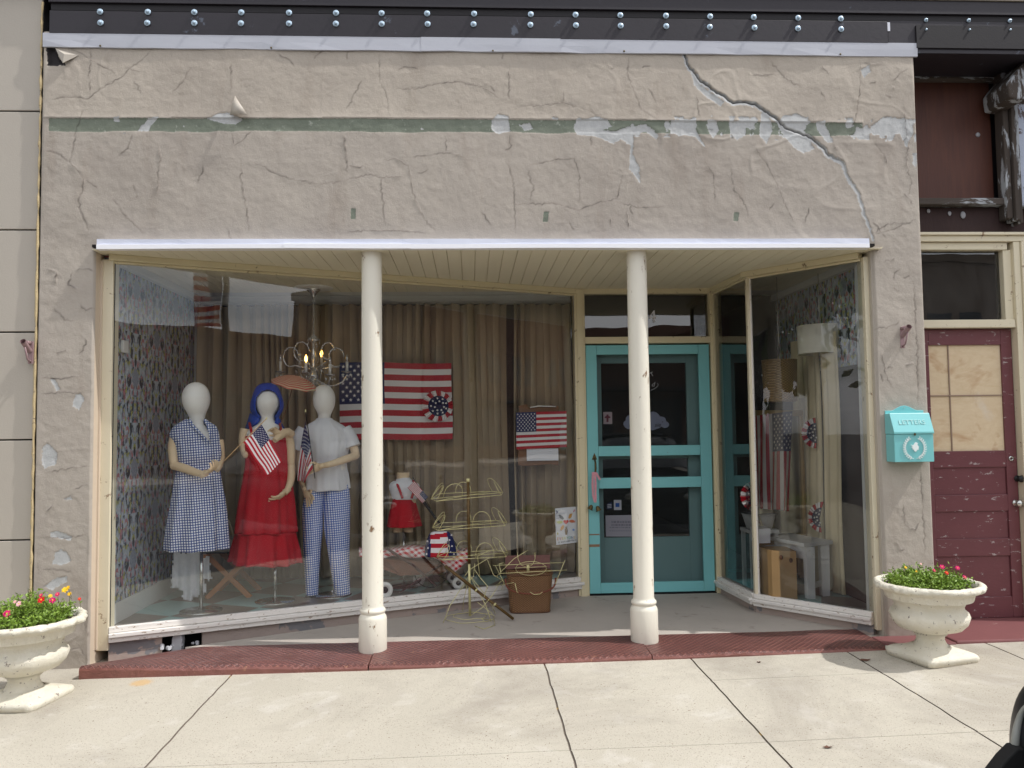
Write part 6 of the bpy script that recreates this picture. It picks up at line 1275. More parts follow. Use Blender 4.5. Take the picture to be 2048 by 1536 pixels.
# ---- folding stool, lace cloth and grey radio case
def stool():
    Y=1.08; W=lambda a,b,dy=0:at(a,b,Y+dy); t=thing('folding_stool','orange wooden folding stool with crossed legs behind the gingham dress','stool',(W(455,1200).x,Y,FD))
    x0=W(412,1200).x; x1=W(500,1200).x; zt=W(450,1112).z
    for yy in (0,.30):
        for a,b in ((x0,x1),(x1,x0)):
            mb=MB(); A=Vector((a,Y+yy,FD)); Bq=Vector((b,Y+yy+.02,zt)); d=(Bq-A).normalized(); s_=Vector((-d.z,0,d.x))*.02; mb.prism([A-s_,A+s_,Bq+s_,Bq-s_],(0,.022,0)); mb.build('leg',M['wood_orange'],t,bevel=.003); Y_=0
    mb=MB(); mb.box(x0-.03,x0+.01,Y-.02,Y+.36,zt-.01,zt+.02); mb.box(x1-.01,x1+.03,Y-.02,Y+.36,zt-.01,zt+.02); mb.build('top_rails',M['wood_orange'],t,bevel=.003)
    mb=MB(); mb.box(x0-.42,x1+.02,Y-.01,Y+.34,zt+.021,zt+.026); mb.build('seat',M['black'],t)
    zs=zt+.027; r=thing('radio_case','grey vintage case with round dials and a hoop handle on the folding stool','case',(W(430,1110).x,Y+.1,zs)); mb=MB(); xa_,xb_=W(378,1100).x,W(465,1100).x; mb.box(xa_,xb_,Y+.01,Y+.26,zs,zs+.105); mb.build('case_body',paint('grey_case',(150,150,146),.45,.05,6),r,bevel=.012)
    for px,rr_ in ((383,.042),(407,.042),(449,.030)):
        p=W(px,1105); mb=MB(); mb.lathe([(0,0),(rr_,0),(rr_,.008),(rr_*.8,.012),(rr_*.3,.012),(0,.018)],(0,0,0),22,M_=Matrix(((1,0,0),(0,0,-1),(0,1,0)))); mb.v=[(a+p.x,b+Y+.01,c+zs+.055) for a,b,c in mb.v]; mb.build('dial',paint('pale_dial',(190,192,190),.35,.04,8),r)
    mb=MB(); mb.tube(catmull([tuple(W(438,1092,.1)),tuple(W(440,1050,.1)),tuple(W(447,1034,.1)),tuple(W(459,1044,.1)),tuple(W(466,1070,.1)),tuple(W(466,1094,.1))],5),.005,8); mb.build('hoop_handle',M['cream'],r)
    # lace cloth hanging over the front
    pts=[(349,1104),(402,1104),(417,1110),(420,1135),(425,1155),(416,1163),(410,1150),(410,1172),(413,1188),(402,1192),(388,1196),(378,1204),(366,1198),(366,1184),(352,1176),(343,1178),(341,1160),(345,1130)]
    mb=MB(); mb.smooth=True; n=26; m_=22; xs=[341+(425-341)*i/n for i in range(n+1)]; ys=[1103+(1204-1103)*j/m_ for j in range(m_+1)]; vs=[]
    for j,yy in enumerate(ys):
        for i,xx in enumerate(xs):
            p=W(xx,yy,-.02-.02*math.sin(xx*.35)*(.3+j/m_)-.03*(j/m_)); vs.append(p)
    fs=[(j*(n+1)+i,(j+1)*(n+1)+i,(j+1)*(n+1)+i+1,j*(n+1)+i+1) for j in range(m_) for i in range(n) if inpoly((xs[i]+xs[i+1])/2+1.2*math.sin(j*2.1),(ys[j]+ys[j+1])/2+1.5*math.sin(i*1.9),pts)]
    top=[W(xx,1103,.10)+Vector((0,0,.0)) for xx in xs]; b_=len(vs); vs+=top; fs+=[(b_+i,i,i+1,b_+i+1) for i in range(n) if xs[i]<415]
    mb.add(vs,fs); o=mb.build('lace_cloth',M['lace']); md=o.modifiers.new('s','SOLIDIFY'); md.thickness=.003; tag(o,'white lace cloth with ragged scalloped edge hanging in front of the folding stool','cloth')
stool()
p=at(237,693,.35); mb=MB(); mb.box(-2.469,-2.445,.33,.42,p.z-.045,p.z+.045); o=mb.build('wall_switch',M['white'],bevel=.008); tag(o,'small white square switch on the floral papered wall','switch')
# ---- child form, carriage
def child():
    Y=1.38; W=lambda a,b,dy=0:at(a,b,Y+dy); b0=W(808,1170); t=thing('child_dress_form','small child dress form with white top and red braced skirt above the toy carriage','mannequin',(b0.x,Y,FD))
    mb=MB(); loft(mb,[(945,794,819,.9),(950,793,819,.9),(958,793,819,.85),(964,786,828,.7),(975,782,836,.65),(1000,788,832,.68),(1030,784,834,.7)],Y,1,36,3,cap=True); mb.build('form_body',M['arm_wood'],t)
    mb=MB(); loft(mb,[(955,796,819,.95),(960,790,823,.85),(966,780,834,.7),(974,778,840,.68),(985,781,838,.72),(998,786,834,.74)],Y,1,40,3,folds=[(9,.5,.0,.01)]); mb.build('white_top',M['cloth_white'],t)
    mb=MB(); loft(mb,[(994,787,829,.76),(1000,785,830,.78),(1015,781,834,.84),(1035,777,839,.9),(1052,774,843,.95)],Y,1,72,4,folds=[(8,.5,.01,.05),(15,.5,.0,.02)]); o=mb.build('red_skirt',M['cloth_red'],t); md=o.modifiers.new('s','SOLIDIFY'); md.thickness=.003
    mb=MB()
    for L in ([(791,962,-.02),(796,972,-.085),(801,985,-.10),(805,997,-.105)],[(826,962,-.02),(829,972,-.08),(827,985,-.10),(823,997,-.10)]): mb.tube([W(*q) for q in L],.011,8)
    mb.build('braces',M['cloth_red'],t)
    mb=MB(); limb(mb,[W(795,1040),W(795,1055),W(795,1064)],[.042,.040,.038]); limb(mb,[W(817,1040),W(817,1055),W(817,1064)],[.042,.040,.038]); mb.build('leg_stumps',M['arm_wood'],t)
    mb=MB(); mb.tube([(b0.x,Y,FD),(b0.x,Y,W(808,1060).z)],.009,10); mb.build('stand_pole',M['chrome'],t); mb=MB(); mb.lathe([(0,0),(.12,0),(.12,.006),(0,.02)],(b0.x,Y,FD),24); mb.build('stand_base',M['chrome'],t)
    a=W(818,963,-.16);b=W(860,1012,-.16); f_=thing('tiny_flag','tiny faded flag leaning diagonally by the child dress form','flag',tuple(b),'small stick flags'); mb=MB(); mb.tube([W(826,955,-.15),W(862,1018,-.15)],.003,6); mb.build('stick',M['black'],f_)
    fn=bil(W(856,994,-.165),W(845,1007,-.165),W(815,975,-.165),W(829,962,-.165)); mb=MB(); flag_mesh(mb,fn,star_r=.024); mb.build('flag_cloth',FLAG(),f_)
child()
def carriage():
    Y=1.10; W=lambda a,b,dy=0:at(a,b,Y+dy); c=W(840,1170,.1); t=thing('toy_carriage','brown wicker toy carriage on small white wheels behind the column','carriage',(c.x,c.y,FD))
    mb=MB(); mb.smooth=False; q=[W(725,1108,-.08),W(772,1118,-.12),W(880,1120,.06),W(925,1110,.10),(W(915,1135,.08)),W(880,1148,.05),W(800,1152,-.08),W(768,1140,-.1)]; mb.prism(q,(-.02,.30,0)); mb.build('tub',M['carriage'],t,bevel=.01)
    for px,py,dy,r_ in ((770,1180,-.15,16),(917,1167,.13,12.5),(838,1160,.32,12),(905,1150,.40,11)):
        p=W(px,py,dy); r=(W(px+r_,py,dy)-p).length; p.z=FD+r; w_=bpy.data.objects.new('wheel',None); COL.objects.link(w_); w_.parent=t; w_.location=(0,0,0)
        Mx=Matrix(((1,0,0),(0,0,-1),(0,1,0))); mb=MB(); mb.lathe([(r*.42,-.012),(r*.95,-.014),(r,-.008),(r,.008),(r*.95,.014),(r*.42,.012),(r*.42,-.012)],p,28,M_=Mx); mb.build('tyre',M['white'],w_); mb=MB(); mb.lathe([(0,-.010),(r*.38,-.010),(r*.38,.010),(.010,.012),(.010,.022),(0,.022)],p,20,M_=Mx); mb.build('hub',M['steel_black'],w_)
    mb=MB(); mb.tube([W(772,1096,-.14),W(826,1130,-.12),W(872,1172,-.02)],.011,8); mb.tube([W(930,1100,.05),W(850,1150,.0),W(800,1185,-.12)],.007,8); mb.tube([W(770,1180,-.13),W(838,1165,.30)],.006,8); mb.tube([W(917,1167,.14),W(905,1150,.38)],.006,8); mb.build('frame_bars',paint('dark_red_brown',(70,40,38),.5),t)
    mb=MB(); mb.tube([W(848,1004,.10),W(870,1035,.10),W(905,1080,.12),W(930,1112,.12)],[.014,.010,.010,.010],8); mb.build('push_handle',M['steel_black'],t)
    wc=W(862,1146,.05)
    mb=MB(); rw=.13; mb.tube([(wc.x+rw*math.cos(a/28*6.283),wc.y,wc.z+rw*.9*math.sin(a/28*6.283)) for a in range(29)],.004,6)
    for q in range(14): an=q/14*6.283; mb.tube([tuple(wc),(wc.x+rw*math.cos(an),wc.y,wc.z+rw*.9*math.sin(an))],.0015,4)
    mb.build('spoked_wheel',M['steel_black'],t)
    # gingham cloth over the tub
    mb=MB(); mb.smooth=True; n=40; pts=[]
    def edge(f): # lower edge in pixels
        return float(np.interp(f,[0,.12,.3,.5,.66,.75,.86,1],[1112,1124,1112,1116,1113,1122,1148,1122]))
    vs=[]
    for i in range(n+1):
        f=i/n; px=718+(936-718)*f; yt=1097+4*math.sin(f*9); ye=edge(f); dy=-.14+.20*f
        vs+=[W(px,yt-4,dy+.34),W(px,yt,dy+.10),W(px,yt+2,dy-.01),W(px,(yt+ye)/2+1,dy-.025-.012*math.sin(i*.9)),W(px,ye,dy-.03-.018*math.sin(i*.9))]
    mb.add(vs,[(i*5+k,i*5+k+1,i*5+k+6,i*5+k+5) for i in range(n) for k in range(4)]); o=mb.build('gingham_cloth',M['red_gingham']); md=o.modifiers.new('s','SOLIDIFY'); md.thickness=.003; tag(o,'red and white gingham cloth draped over the toy carriage','cloth')
    # domed bunting cap on the cloth
    Yd=Y-.04; mb=MB(); rows=[(1063,866,895),(1066,860,900),(1073,856,905),(1085,852,909),(1098,850,912),(1112,849,914)]
    loft(mb,rows,Yd,.55,48,3,cap=True); k=0
    for i,f in enumerate(mb.f):
        c=sum((Vector(mb.v[q]) for q in f),Vector())/len(f); x_,y_=px_of(c)
        if x_<861+(y_-1063)*.0 or x_>893+.12*(y_-1063): mb.mi[i]=2
        else: mb.mi[i]=1 if int((y_+ (x_-877)*.12-1058)/9.5)%2==0 else 0
    mb.cur=1
    for sx,sy in ((855,1082),(856,1096),(853,1108),(899,1080),(904,1092),(901,1104),(908,1108),(897,1092),(903,1070)):
        p=at(sx,sy,Yd-.13+abs(sx-880)*.0028); s_=star((0,0),.010,sx); mb.add([p+Vector((a,-.004,b)) for a,b in s_]+[p+Vector((0,-.004,0))],[(i,(i+1)%10,10) for i in range(10)])
    o=mb.build('domed_bunting',FLAG()); tag(o,'domed stars and stripes decoration sitting on the gingham cloth','decoration')
carriage()
# ---- welcome poster taped inside the glass
def poster():
    def G(px,py,o=.0):   # point on the left glass plane, o metres inside it
        d=ray(px,py); n=Vector((GL1.y-GL0.y,-(GL1.x-GL0.x),0)).normalized(); p0=Vector((GL0.x,GL0.y,0))-n*(.012+o)
        return CAM+d*((p0-CAM).dot(n)/d.dot(n))
    Q=lambda x,y:(1090+x/12.8,990+y/12.8)
    t=thing('welcome_poster','handmade welcome poster with coloured hands round a red heart, taped inside the glass','poster',tuple(G(1132,1090)))
    mb=MB(); mb.add([G(*Q(*q)) for q in ((255,345),(290,1280),(835,1210),(805,295))],[(0,1,2,3)]); o=mb.build('paper_sheet',M['paper'],t); md=o.modifiers.new('s','SOLIDIFY'); md.thickness=.0008
    def shape(L,c,nm):
        mb=MB(); mb.add([G(*Q(*q),-.004) for q in L],[tuple(range(len(L)))]); mb.build(nm,paint('poster_'+nm+'_%d_%d_%d'%c,c,.8,.05,20,bump=0),t)
    def ell(cx,cy,a,b,ang,n=12): return [(cx+a*math.cos(q/n*6.283)*math.cos(ang)-b*math.sin(q/n*6.283)*math.sin(ang),cy+a*math.cos(q/n*6.283)*math.sin(ang)+b*math.sin(q/n*6.283)*math.cos(ang)) for q in range(n)]
    shape([(285,385),(340,440),(295,485)],(50,60,130),'triangle')
    def handp(cx,cy,ang,c,L=80,w_=46):
        P_=[]; 
        for a,b in ((-1,-.5),(-.2,-.9),(.35,-.85),(.4,-.5),(1,-.6),(.55,-.25),(1.15,-.1),(.6,.1),(1.05,.45),(.4,.5),(-.1,.8),(-1,.5)): x_=a*L;y_=b*w_; P_.append((cx+x_*math.cos(ang)-y_*math.sin(ang),cy+x_*math.sin(ang)+y_*math.cos(ang)))
        shape(P_,c,'hand')
    handp(415,560,R(225),(72,90,104)); handp(655,530,R(-60),(206,148,60)); shape(ell(745,405,45,18,R(-60)),(206,140,160),'brush'); handp(700,675,R(5),(206,104,70)); handp(370,695,R(180),(206,216,140)); handp(435,845,R(120),(226,170,104)); handp(545,905,R(-90),(110,88,66),115,44)
    shape([(470,690),(480,650),(510,640),(540,655),(570,636),(600,650),(600,690),(540,752)],(206,36,50),'heart'); shape(ell(730,890,32,26,0),(110,150,214),'dot'); shape(ell(325,990,22,30,0),(190,186,130),'dot')
    cols=[(206,120,60),(200,60,80),(214,190,70),(206,206,110),(90,170,120),(90,190,190),(70,140,210),(200,170,60)]
    up=Vector((0,0,1)); rt=Vector((GL1.x-GL0.x,GL1.y-GL0.y,0)).normalized()
    for i,ch in enumerate('EVERYONE'):
        p=G(*Q(330+i*61,1128-i*6),-.005); mb=MB(); text_mb(mb,ch,.034,face_mat(p,rt,up),0); mb.build('letter',paint('poster_letter_%d'%i,cols[i] if ch!='N' else (40,80,150),.8,.03,5,bump=0),t)
    mb=MB(); text_mb(mb,'is welcome here',.026,face_mat(G(*Q(570,1180),-.005),(rt+up*.05),up),0,shear=.2,spacing=1.05); mb.build('handwriting',paint('ink_navy',(40,60,90),.8,bump=0),t)
poster()

# ================================================================== RIGHT DISPLAY
FR=.25
def side_drape(p0,p1,z1,label,seed,xw=2.875):
    """drape hanging along the right-hand side of the display"""
    def yy(px): d_=ray(px,900); return (d_*(xw/d_.x)).y-DIST
    y0,y1=yy(p1),yy(p0); t=thing('curtain',label,'curtain',(xw,(y0+y1)/2,FR),'tan pleated curtains in the windows'); mb=MB(); mb.smooth=True; n=44;K=10;vs=[]
    for k in range(K+1):
        f_=k/K; z=FR+.01+(z1-FR-.01)*f_
        for i_ in range(n+1):
            g_=i_/n; y=y0+(y1-y0)*g_; vs.append((xw-.050*math.sin(math.pi*g_)**.6-.012*math.sin(g_*19+seed+f_)-.006*math.sin(f_*7),y+.006*math.sin(f_*5+seed),z))
    mb.add(vs,[(k*(n+1)+i_,k*(n+1)+i_+1,(k+1)*(n+1)+i_+1,(k+1)*(n+1)+i_) for k in range(K) for i_ in range(n)]); o=mb.build('drape',M['drape_sunlit'],t); md=o.modifiers.new('s','SOLIDIFY'); md.thickness=.003
k=N('sunlit_tan_drape'); v=k.coord((1,1,.15)); M['drape_sunlit']=k.fin(k.mix(k.noise(v,14,4),lin((196,182,148)),lin((222,208,176))),.9,k.bump(k.noise(k.coord(),220,2),.0008))  # curtain tan lightened, putting sunlight on these drapes into their colour
side_drape(1596,1612,2.30,'narrow tan drape next to the gilt mirror in the right window',5)
side_drape(1615,1645.5,2.34,'tan drape behind the two rosettes in the right window',6)
side_drape(1651,1684,2.30,'tan drape furthest right, below the cream drum lampshade',7)
def drum(name,label,px0,px1,pt,pb,Y,mt,taper=.95,cord=True):
    a=at(px0,(pt+pb)/2,Y);b=at(px1,(pt+pb)/2,Y); c=(a+b)/2; r=(b.x-a.x)/2; z1=at((px0+px1)/2,pt,Y-r).z; z0=at((px0+px1)/2,pb,Y-r*.3).z; t=thing(name,label,'lampshade',(c.x,Y,z0)); mb=MB(); mb.lathe([(r*taper,z0),(r,z1),(r-.004,z1),(r*taper-.004,z0),(r*taper,z0)],(c.x,Y,0),48); mb.build('shade_wall',M[mt],t)
    mb=MB(); mb.tube([(c.x+r*math.cos(q/32*6.283),Y+r*math.sin(q/32*6.283),z1) for q in range(33)],.004,6); mb.tube([(c.x+r*taper*math.cos(q/32*6.283),Y+r*taper*math.sin(q/32*6.283),z0) for q in range(33)],.004,6); mb.tube([(c.x-r,Y,z1-.01),(c.x+r,Y,z1-.01)],.003,6); mb.build('shade_rings',M[mt],t)
    mb=MB(); mb.tube([(c.x,Y,z1-.01),(c.x,Y,2.799)],.003,6); mb.build('hanging_cord',M['chrome'],t)
drum('drum_lampshade','cream drum lampshade hanging at the right side of the right window',1597.5,1683,647,706,.86,'shade',.98)
drum('woven_lampshade','tan woven lampshade hanging lower, near the white corner mullion',1526,1593,718,802,1.02,'cork',.93)
def mirror():
    Pt=lambda px,py,y:at(px,py,y); A=Pt(1505,836,.90);B_=Pt(1510,1098,.90);Cc=Pt(1608,1066,1.20);Dd=Pt(1592,820,1.20)
    x0,y0=(A.x+B_.x)/2,.90; x1,y1=(Cc.x+Dd.x)/2+.01,1.20; z1=(A.z+Dd.z)/2+.01; z0=(B_.z+Cc.z)/2
    t=thing('framed_mirror','gilt framed mirror leaning in the right window, half covered by a hanging flag','mirror',((x0+x1)/2,(y0+y1)/2,z0)); a=Vector((x0,y0));b=Vector((x1,y1)); L=(b-a).length
    mb=MB(); mb.along(a,b,-.004,.0,z0,z1); mb.build('mirror_glass',M['mirror'],t)
    gilt=paint('worn_gilt',(176,146,96),.5,.25,20,(104,66,40),.3,14)
    mb=MB(); mb.along(a,b,-.02,.018,z0-.02,z0+.035,.02,.03); mb.along(a,b,-.02,.018,z1-.028,z1+.02,.02,.03); mb.along(a,b,-.019,.017,z0+.034,z1-.027,.02,-L+.0); mb.along(a,b,-.019,.017,z0+.034,z1-.027,-L+.0,.03); mb.build('gilt_frame',gilt,t,bevel=.004)
    d=(b-a).normalized(); n=Vector((d.y,-d.x)); off=.03
    def onp(px,py,o=off):
        r_=ray(px,py); nn=Vector((n.x,n.y,0)); p0=Vector((x0+n.x*o,y0+n.y*o,0)); return CAM+r_*((p0-CAM).dot(nn)/r_.dot(nn))
    nv=Vector((n.x,n.y,0)); fn=bil(onp(1585,822),onp(1507,832),onp(1512,1016),onp(1580,1022),lambda u,v:nv*(.012*math.sin(v*16+u*2)*(.2+u))+Vector((0,0,.004*math.sin(v*12)*u)))
    mb=MB(); flag_mesh(mb,fn,star_r=.027); o=mb.build('draped_flag',FLAG()); tag(o,'flag hung with its stripes vertical over the gilt mirror in the right window','flag')
mirror()
fan('starry half rosette fixed to the drape, the upper one in the right window',1632,866,30,1.02,R(90),R(270),n=16)
fan('half rosette with broad red and white rim, lower one in the right window',1645,1034,30,.86,R(85),R(265),n=16,offc=(-.03,-.01))
fan('rosette half hidden by the white mullion above the white pail',1510,992,30,.97,R(60),R(300),n=18)
def bench():
    Y=.62; W=lambda a,b,dy=0:at(a,b,Y+dy); a=W(1620,1190); x1=a.x; zt=W(1618,1092).z; t=thing('white_bench','distressed white wooden bench behind the plywood box','bench',(2.45,.95,FR)); 
    mb=MB(); mb.prism([(x1-.06,.56,zt),(x1+.22,.68,zt),(x1+.02,1.36,zt),(x1-.24,1.25,zt)],(0,0,.03)); mb.build('seat',M['white_furn'],t,bevel=.004)
    for x_,y_ in ((x1-.0,.62),(x1+.15,.70),(x1-.17,1.22),(x1-.02,1.28)): mb=MB(); mb.prism([(x_-.03,y_-.03,FR),(x_+.03,y_-.03,FR),(x_+.035,y_-.035,zt-.001),(x_-.035,y_-.035,zt-.001)],(0,.06,0)); mb.build('leg',M['white_furn'],t,bevel=.003)
    mb=MB(); mb.prism([(x1-.03,.60,zt-.10),(x1-.19,1.22,zt-.10),(x1-.19,1.22,zt-.002),(x1-.03,.60,zt-.002)],(.02,0,0)); mb.prism([(x1+.03,.60,FR+.08),(x1+.13,.69,FR+.08),(x1+.13,.69,FR+.12),(x1+.03,.60,FR+.12)],(0,.02,0)); mb.build('apron',M['white_furn'],t)
    z=FR; b=thing('plywood_box','honey coloured plywood box with two dark discs for holes standing under the white bench','box',(W(1560,1180,.0).x,.78,FR)); xl=at(1544,1150,.66).x; xr=at(1594,1150,.60).x; zz=at(1570,1102,.62).z
    xk=at(1517,1150,.84).x; mb=MB(); mb.prism([(xl,.66,FR),(xr,.60,FR),(xr+.02,.86,FR),(xk,.90,FR)],(0,0,zz-FR)); mb.build('box_body',paint('honey_plywood',(166,134,90),.65,.15,3,(120,84,52),.34,2.4,stretch=(1,1,3)),b,bevel=.003)
    mb=MB()
    for px,py in ((1563,1115),(1580,1120)): p=at(px,py,.62); mb=MB(); mb.lathe([(0,0),(.014,0),(.013,.002),(0,.002)],(0,0,0),14,M_=Matrix(((1,0,0),(0,0,-1),(0,1,0)))); mb.v=[(x+p.x,y+.655-(.06)*(p.x-xl)/(xr-xl)-.006,z_*1.3+p.z) for x,y,z_ in mb.v]; mb.build('hole_disc',M['brown_trim'],b)  # brown discs put in for the darkness of two holes
bench()
def pail():
    Y=1.06; W=lambda a,b,dy=0:at(a,b,Y+dy); zt=W(1518,1027).z; zb=W(1518,1056).z; x=W(1518,1040).x; r=(W(1551,1030).x-W(1486,1030).x)/2
    s_=thing('white_stool','slender white side stool carrying the white pail','stool',(x,Y,FR)); mb=MB(); mb.box(x-.12,x+.12,Y-.12,Y+.12,zb-.03,zb-.002); mb.build('top',M['white_furn'],s_,bevel=.003)
    for sx in (-1,1):
        for sy in (-1,1): mb=MB(); mb.box(x+sx*.10-.014,x+sx*.10+.014,Y+sy*.10-.014,Y+sy*.10+.014,FR,zb-.031); mb.build('leg',M['white_furn'],s_)
    p=thing('white_pail','flared white pail on the white stool behind the corner mullion','pail',(x,Y,zb)); mb=MB(); mb.lathe([(0,zb),(r*.74,zb),(r,zt),(r-.006,zt),(r*.74-.006,zb+.01),(0,zb+.01)],(x,Y,0),36); mb.build('pail_body',M['white_furn'],p); mb=MB(); mb.tube([(x+r*math.cos(q/32*6.283),Y+r*math.sin(q/32*6.283),zt) for q in range(33)],.005,6); mb.build('rim',M['white_furn'],p)
    mb=MB(); mb.prism([at(a,b,.78) for a,b in ((1517,1058),(1541,1057),(1541,1086),(1517,1087))],(0,.20,0)); o=mb.build('white_carton',M['paper'],bevel=.002); zoff=0; tag(o,'small white carton on top of the plywood box','carton')
pail()
# ================================================================== PARKED CAR at the kerb, nose towards the shops
def car():
    nx,ny=2.70,-2.47   # centre of the nose
    t=thing('parked_car','glossy black car parked nose in, only its front corner inside the picture at bottom right','car',(nx,ny-2.2,-.13))
    G=zw(0)-.0 if False else .0
    # stations along the length: (y back from nose, half width, sill z, waist z)
    st=[(0,.30,.34,.52),(.02,.55,.26,.62),(.07,.72,.22,.70),(.18,.82,.19,.76),(.40,.885,.18,.82),(.8,.905,.18,.88),(1.2,.91,.18,.92),(2.2,.915,.18,.96),(3.4,.91,.20,.97),(4.1,.87,.24,.94),(4.4,.78,.30,.86),(4.48,.60,.40,.76)]
    mb=MB(); mb.smooth=True; vs=[]; n=24
    for (d,hw,z0,z1) in st:
        for q in range(n):
            a=2*math.pi*q/n; ca,sa=math.cos(a),math.sin(a); e=.42; zc=(z0+z1)/2; hz=(z1-z0)/2
            x=hw*math.copysign(abs(ca)**e,ca); z=zc+hz*math.copysign(abs(sa)**.5,sa); 
            if sa>0: x*=1-.12*sa
            vs.append((nx+x,ny-d,z-.02))
    k=len(st); mb.add(vs,[(i*n+q,i*n+(q+1)%n,(i+1)*n+(q+1)%n,(i+1)*n+q) for i in range(k-1) for q in range(n)]+[tuple(range(n)),tuple((k-1)*n+q for q in range(n))[::-1]]); o=mb.build('body',M['car'],t); md=o.modifiers.new('sub','SUBSURF'); md.levels=1; md.render_levels=2
    gl=N('car_window'); gm=gl.fin((.02,.025,.03,1),.04,None,0,.8)
    mb=MB(); mb.smooth=True; gh=[(1.05,.74,.90,.93),(1.85,.62,.94,1.36),(2.4,.60,.94,1.42),(3.1,.60,.94,1.40),(3.95,.70,.92,.98)]; vs=[]
    for (d,hw,z0,z1) in gh:
        vs+=[(nx-hw-.08,ny-d,z0-.03),(nx-hw,ny-d,z1),(nx-hw*.6,ny-d,z1+.03),(nx+hw*.6,ny-d,z1+.03),(nx+hw,ny-d,z1),(nx+hw+.08,ny-d,z0-.03)]
    mb.add(vs,[(i*6+q,i*6+q+1,i*6+q+7,i*6+q+6) for i in range(4) for q in range(5)]); mb.build('cabin_glass',gm,t)
    mb=MB(); mb.box(nx-.56,nx+.56,ny-3.0,ny-1.95,1.41,1.455); mb.build('roof',M['car'],t,bevel=.02)
    for sx in (-1,1):
        for d in (.82,3.55):
            w_=bpy.data.objects.new('wheel',None); COL.objects.link(w_); w_.parent=t; w_.location=(0,0,0); c=(nx+sx*.83,ny-d,.20)
            Mx=Matrix.Rotation(R(90*sx),3,'Y'); mb=MB(); mb.lathe([(.20,-.10),(.31,-.10),(.325,-.07),(.325,.07),(.31,.10),(.20,.10)],c,28,M_=Mx); mb.build('tyre',M['tyre'],w_)
            mb=MB(); mb.lathe([(0,.06),(.06,.085),(.12,.06),(.18,.08),(.205,.095),(.205,.02)],c,20,M_=Mx); mb.build('rim',M['chrome'],w_)
    for sx in (-1,1):
        mb=MB(); mb.smooth=True; c=Vector((nx+sx*.42,ny-.05,.58)); mb.ball(c,.11,14,(1.25,.7,.5)); mb.build('headlight',M['headlamp'],t)
        mb=MB(); mb.ball((nx+sx*1.0,ny-1.45,.98),.10,12,(1.1,.6,.7)); mb.build('wing_mirror',M['car'],t)
    mb=MB(); mb.box(nx-.5,nx+.5,ny-.02,ny+.045,.30,.42); mb.build('front_grille',M['tyre'],t,bevel=.01)
k=N('headlamp_lens'); M['headlamp']=k.fin((.55,.58,.56,1),.08,None,0,.8)
car()
# unseen tree added to darken the sky reflection in the right-hand pane
def tree(x,y,h,r,label):
    t=thing('added_tree',label,'tree',(x,y,-.13)); rr=random.Random(6); mb=MB(); mb.tube([(x,y,-.13),(x+.05,y,1.2),(x-.05,y+.1,h*.45),(x+.1,y,h*.7)],[.26,.2,.15,.07],10)
    for q in range(7): a=q*.9; mb.tube([(x,y,h*(.3+.05*q)),(x+r*.35*math.cos(a),y+r*.35*math.sin(a),h*(.42+.05*q)),(x+r*.75*math.cos(a),y+r*.75*math.sin(a),h*(.5+.06*q))],[.09,.06,.02],6)
    mb.build('trunk',M['bare_wood'],t); mb=MB(); mb.smooth=False; C_=[]
    for q in range(34): u=rr.uniform(0,6.28); v_=rr.uniform(-1,1); s_=rr.uniform(.35,.95)*r; C_.append((x+s_*math.cos(u)*math.sqrt(1-v_*v_),y+s_*math.sin(u)*math.sqrt(1-v_*v_),h*.62+v_*s_*.8,rr.uniform(.7,1.3)))
    for c in C_:
        for _ in range(230):
            p=Vector((c[0]+rr.gauss(0,c[3]*.5),c[1]+rr.gauss(0,c[3]*.5),c[2]+rr.gauss(0,c[3]*.42))); d_=Vector((rr.gauss(0,1),rr.gauss(0,1),rr.gauss(0,.7))).normalized(); e_=d_.orthogonal().normalized()*.13; mb.add([p,p+d_*.17+e_,p+d_*.36,p+d_*.17-e_],[(0,1,2,3)])
    mb.build('crown',M['leaf'],t)
tree(-12.5,-1.7,9.5,4.4,'unseen leafy tree added far left to darken the right pane reflection')
# ================================================================== ACROSS THE STREET (seen mirrored in the glass)
def far_building(x0,x1,h,mt,label,name,seed,y=-24):
    t=thing(name,label,'building',((x0+x1)/2,y-4,0),'buildings across the street'); rr=random.Random(seed)
    mb=MB(); mb.box(x0,x1,y-3,y,0,h); mb.box(x0-.1,x1+.1,y-3.1,y+.12,h,h+.35); mb.build('wall',M[mt],t)
    n=int((x1-x0)/3.2); gmt=paint('far_window_glass',(40,44,52),.15,.1,1,bump=0)
    for i in range(n):
        xx=x0+.6+i*(x1-x0-1.2)/n; mb=MB(); mb.box(xx,xx+2.0,y-.05,y+.02,.7,2.7); mb.build('shop_window',gmt,t)
        if h>6:
            for q in (0,1.2): mb=MB(); mb.box(xx+q,xx+q+.8,y-.05,y+.02,4.0,5.8); mb.build('upper_window',gmt,t)
    mb=MB(); mb.box(x0+.3,x1-.3,y,y+1.2,2.95,3.10); mb.build('canopy',M['steel'],t)
M['far_brick']=paint('far_brown_brick',(112,84,72),.9,.2,3); M['far_tan']=paint('far_tan_brick',(126,112,98),.9,.2,3)
far_building(-30,-9,6.8,'far_brick','two storey brown brick building across the street','brick_building',1)
far_building(-8.9,3,4.6,'far_tan','low tan shop building across the street','shop_building',2)
far_building(3.1,16.4,5.3,'far_brick','low brown brick shop across the street','shop_building',3)
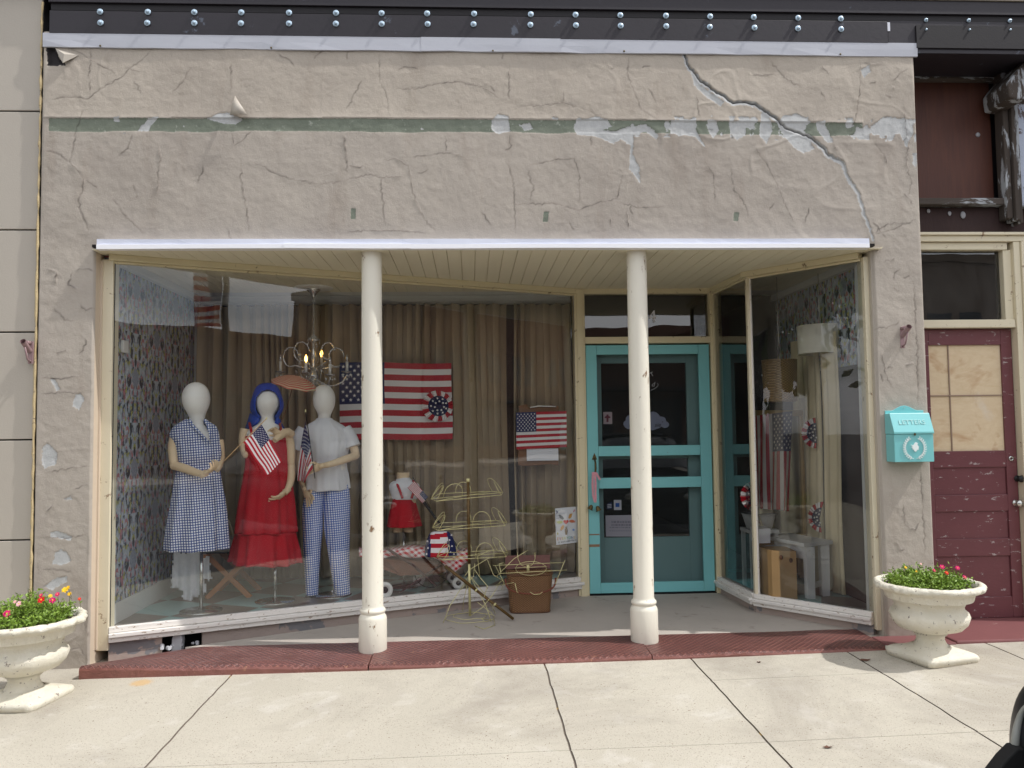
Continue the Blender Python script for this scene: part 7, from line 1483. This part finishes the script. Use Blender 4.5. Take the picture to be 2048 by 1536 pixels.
far_building(17.2,22.8,7.8,'far_tan','narrow two storey tan building across the street','brick_building',4)
far_building(23,46,10.8,'far_brick','long two storey brick block across the street','brick_building',5)
def lamp(x,y,label):
    t=thing('street_lamp',label,'street lamp',(x,y,0)); mb=MB(); mb.tube([(x,y,0),(x,y,.5),(x,y,7.4)],[.16,.13,.11],10); mb.build('pole',M['steel_black'],t); mb=MB(); mb.lathe([(.06,7.4),(.22,7.5),(.28,7.8),(.2,8.1),(.03,8.2)],(x,y,0),14); mb.build('lantern',M['paper'],t)
    mb=MB(); mb.tube([(x,y,7.1),(x-1.1,y,7.1)],.03,6); mb.build('banner_arm',M['steel_black'],t); mb=MB(); fn=bil((x-.15,y,7.08),(x-.15,y,5.2),(x-1.05,y,5.05),(x-1.08,y,7.06)); flag_mesh(mb,fn); mb.build('banner_flag',FLAG(),t)
lamp(9.8,-19.9,'dark street lamp post with a hanging flag banner across the street')
# pale trim curving round the front corner of the parked car
def trim():
    from mathutils.bvhtree import BVHTree
    t=[o for o in COL.objects if o.name=='parked_car'][0]; bd=[c for c in t.children if c.name.startswith('body')][0]; T=BVHTree.FromPolygons([v.co+t.location for v in bd.data.vertices],[tuple(q.vertices) for q in bd.data.polygons]); mb=MB(); P_=[]
    for a,b in [(2060,1402),(2044,1424),(2036,1450),(2031,1480),(2031,1510),(2034,1540),(2040,1580)]:
        d_=ray(a,b).normalized(); h_=T.ray_cast(CAM,d_)
        if h_[0] is not None: P_.append(tuple(h_[0]-d_*.004))
    if len(P_)>2: rr_=catmull(P_,4); n=len(rr_); mb.tube(rr_,[.003+.011*math.sin(math.pi*(i+.5)/n) for i in range(n)],10); mb.build('corner_trim',paint('satin_trim',(150,152,146),.35,.05,5,bump=0),t)
trim()
def lip():
    t=[o for o in COL.objects if o.name=='parked_car'][0]; mb=MB(); mb.prism([at(a_,b_,-2.74) for a_,b_ in ((2012,1484),(1990,1506),(1964,1540),(1946,1580),(2070,1580),(2070,1484))],(0,-.06,0)); mb.build('bumper_lip',M['tyre'],t,bevel=.006)
lip()
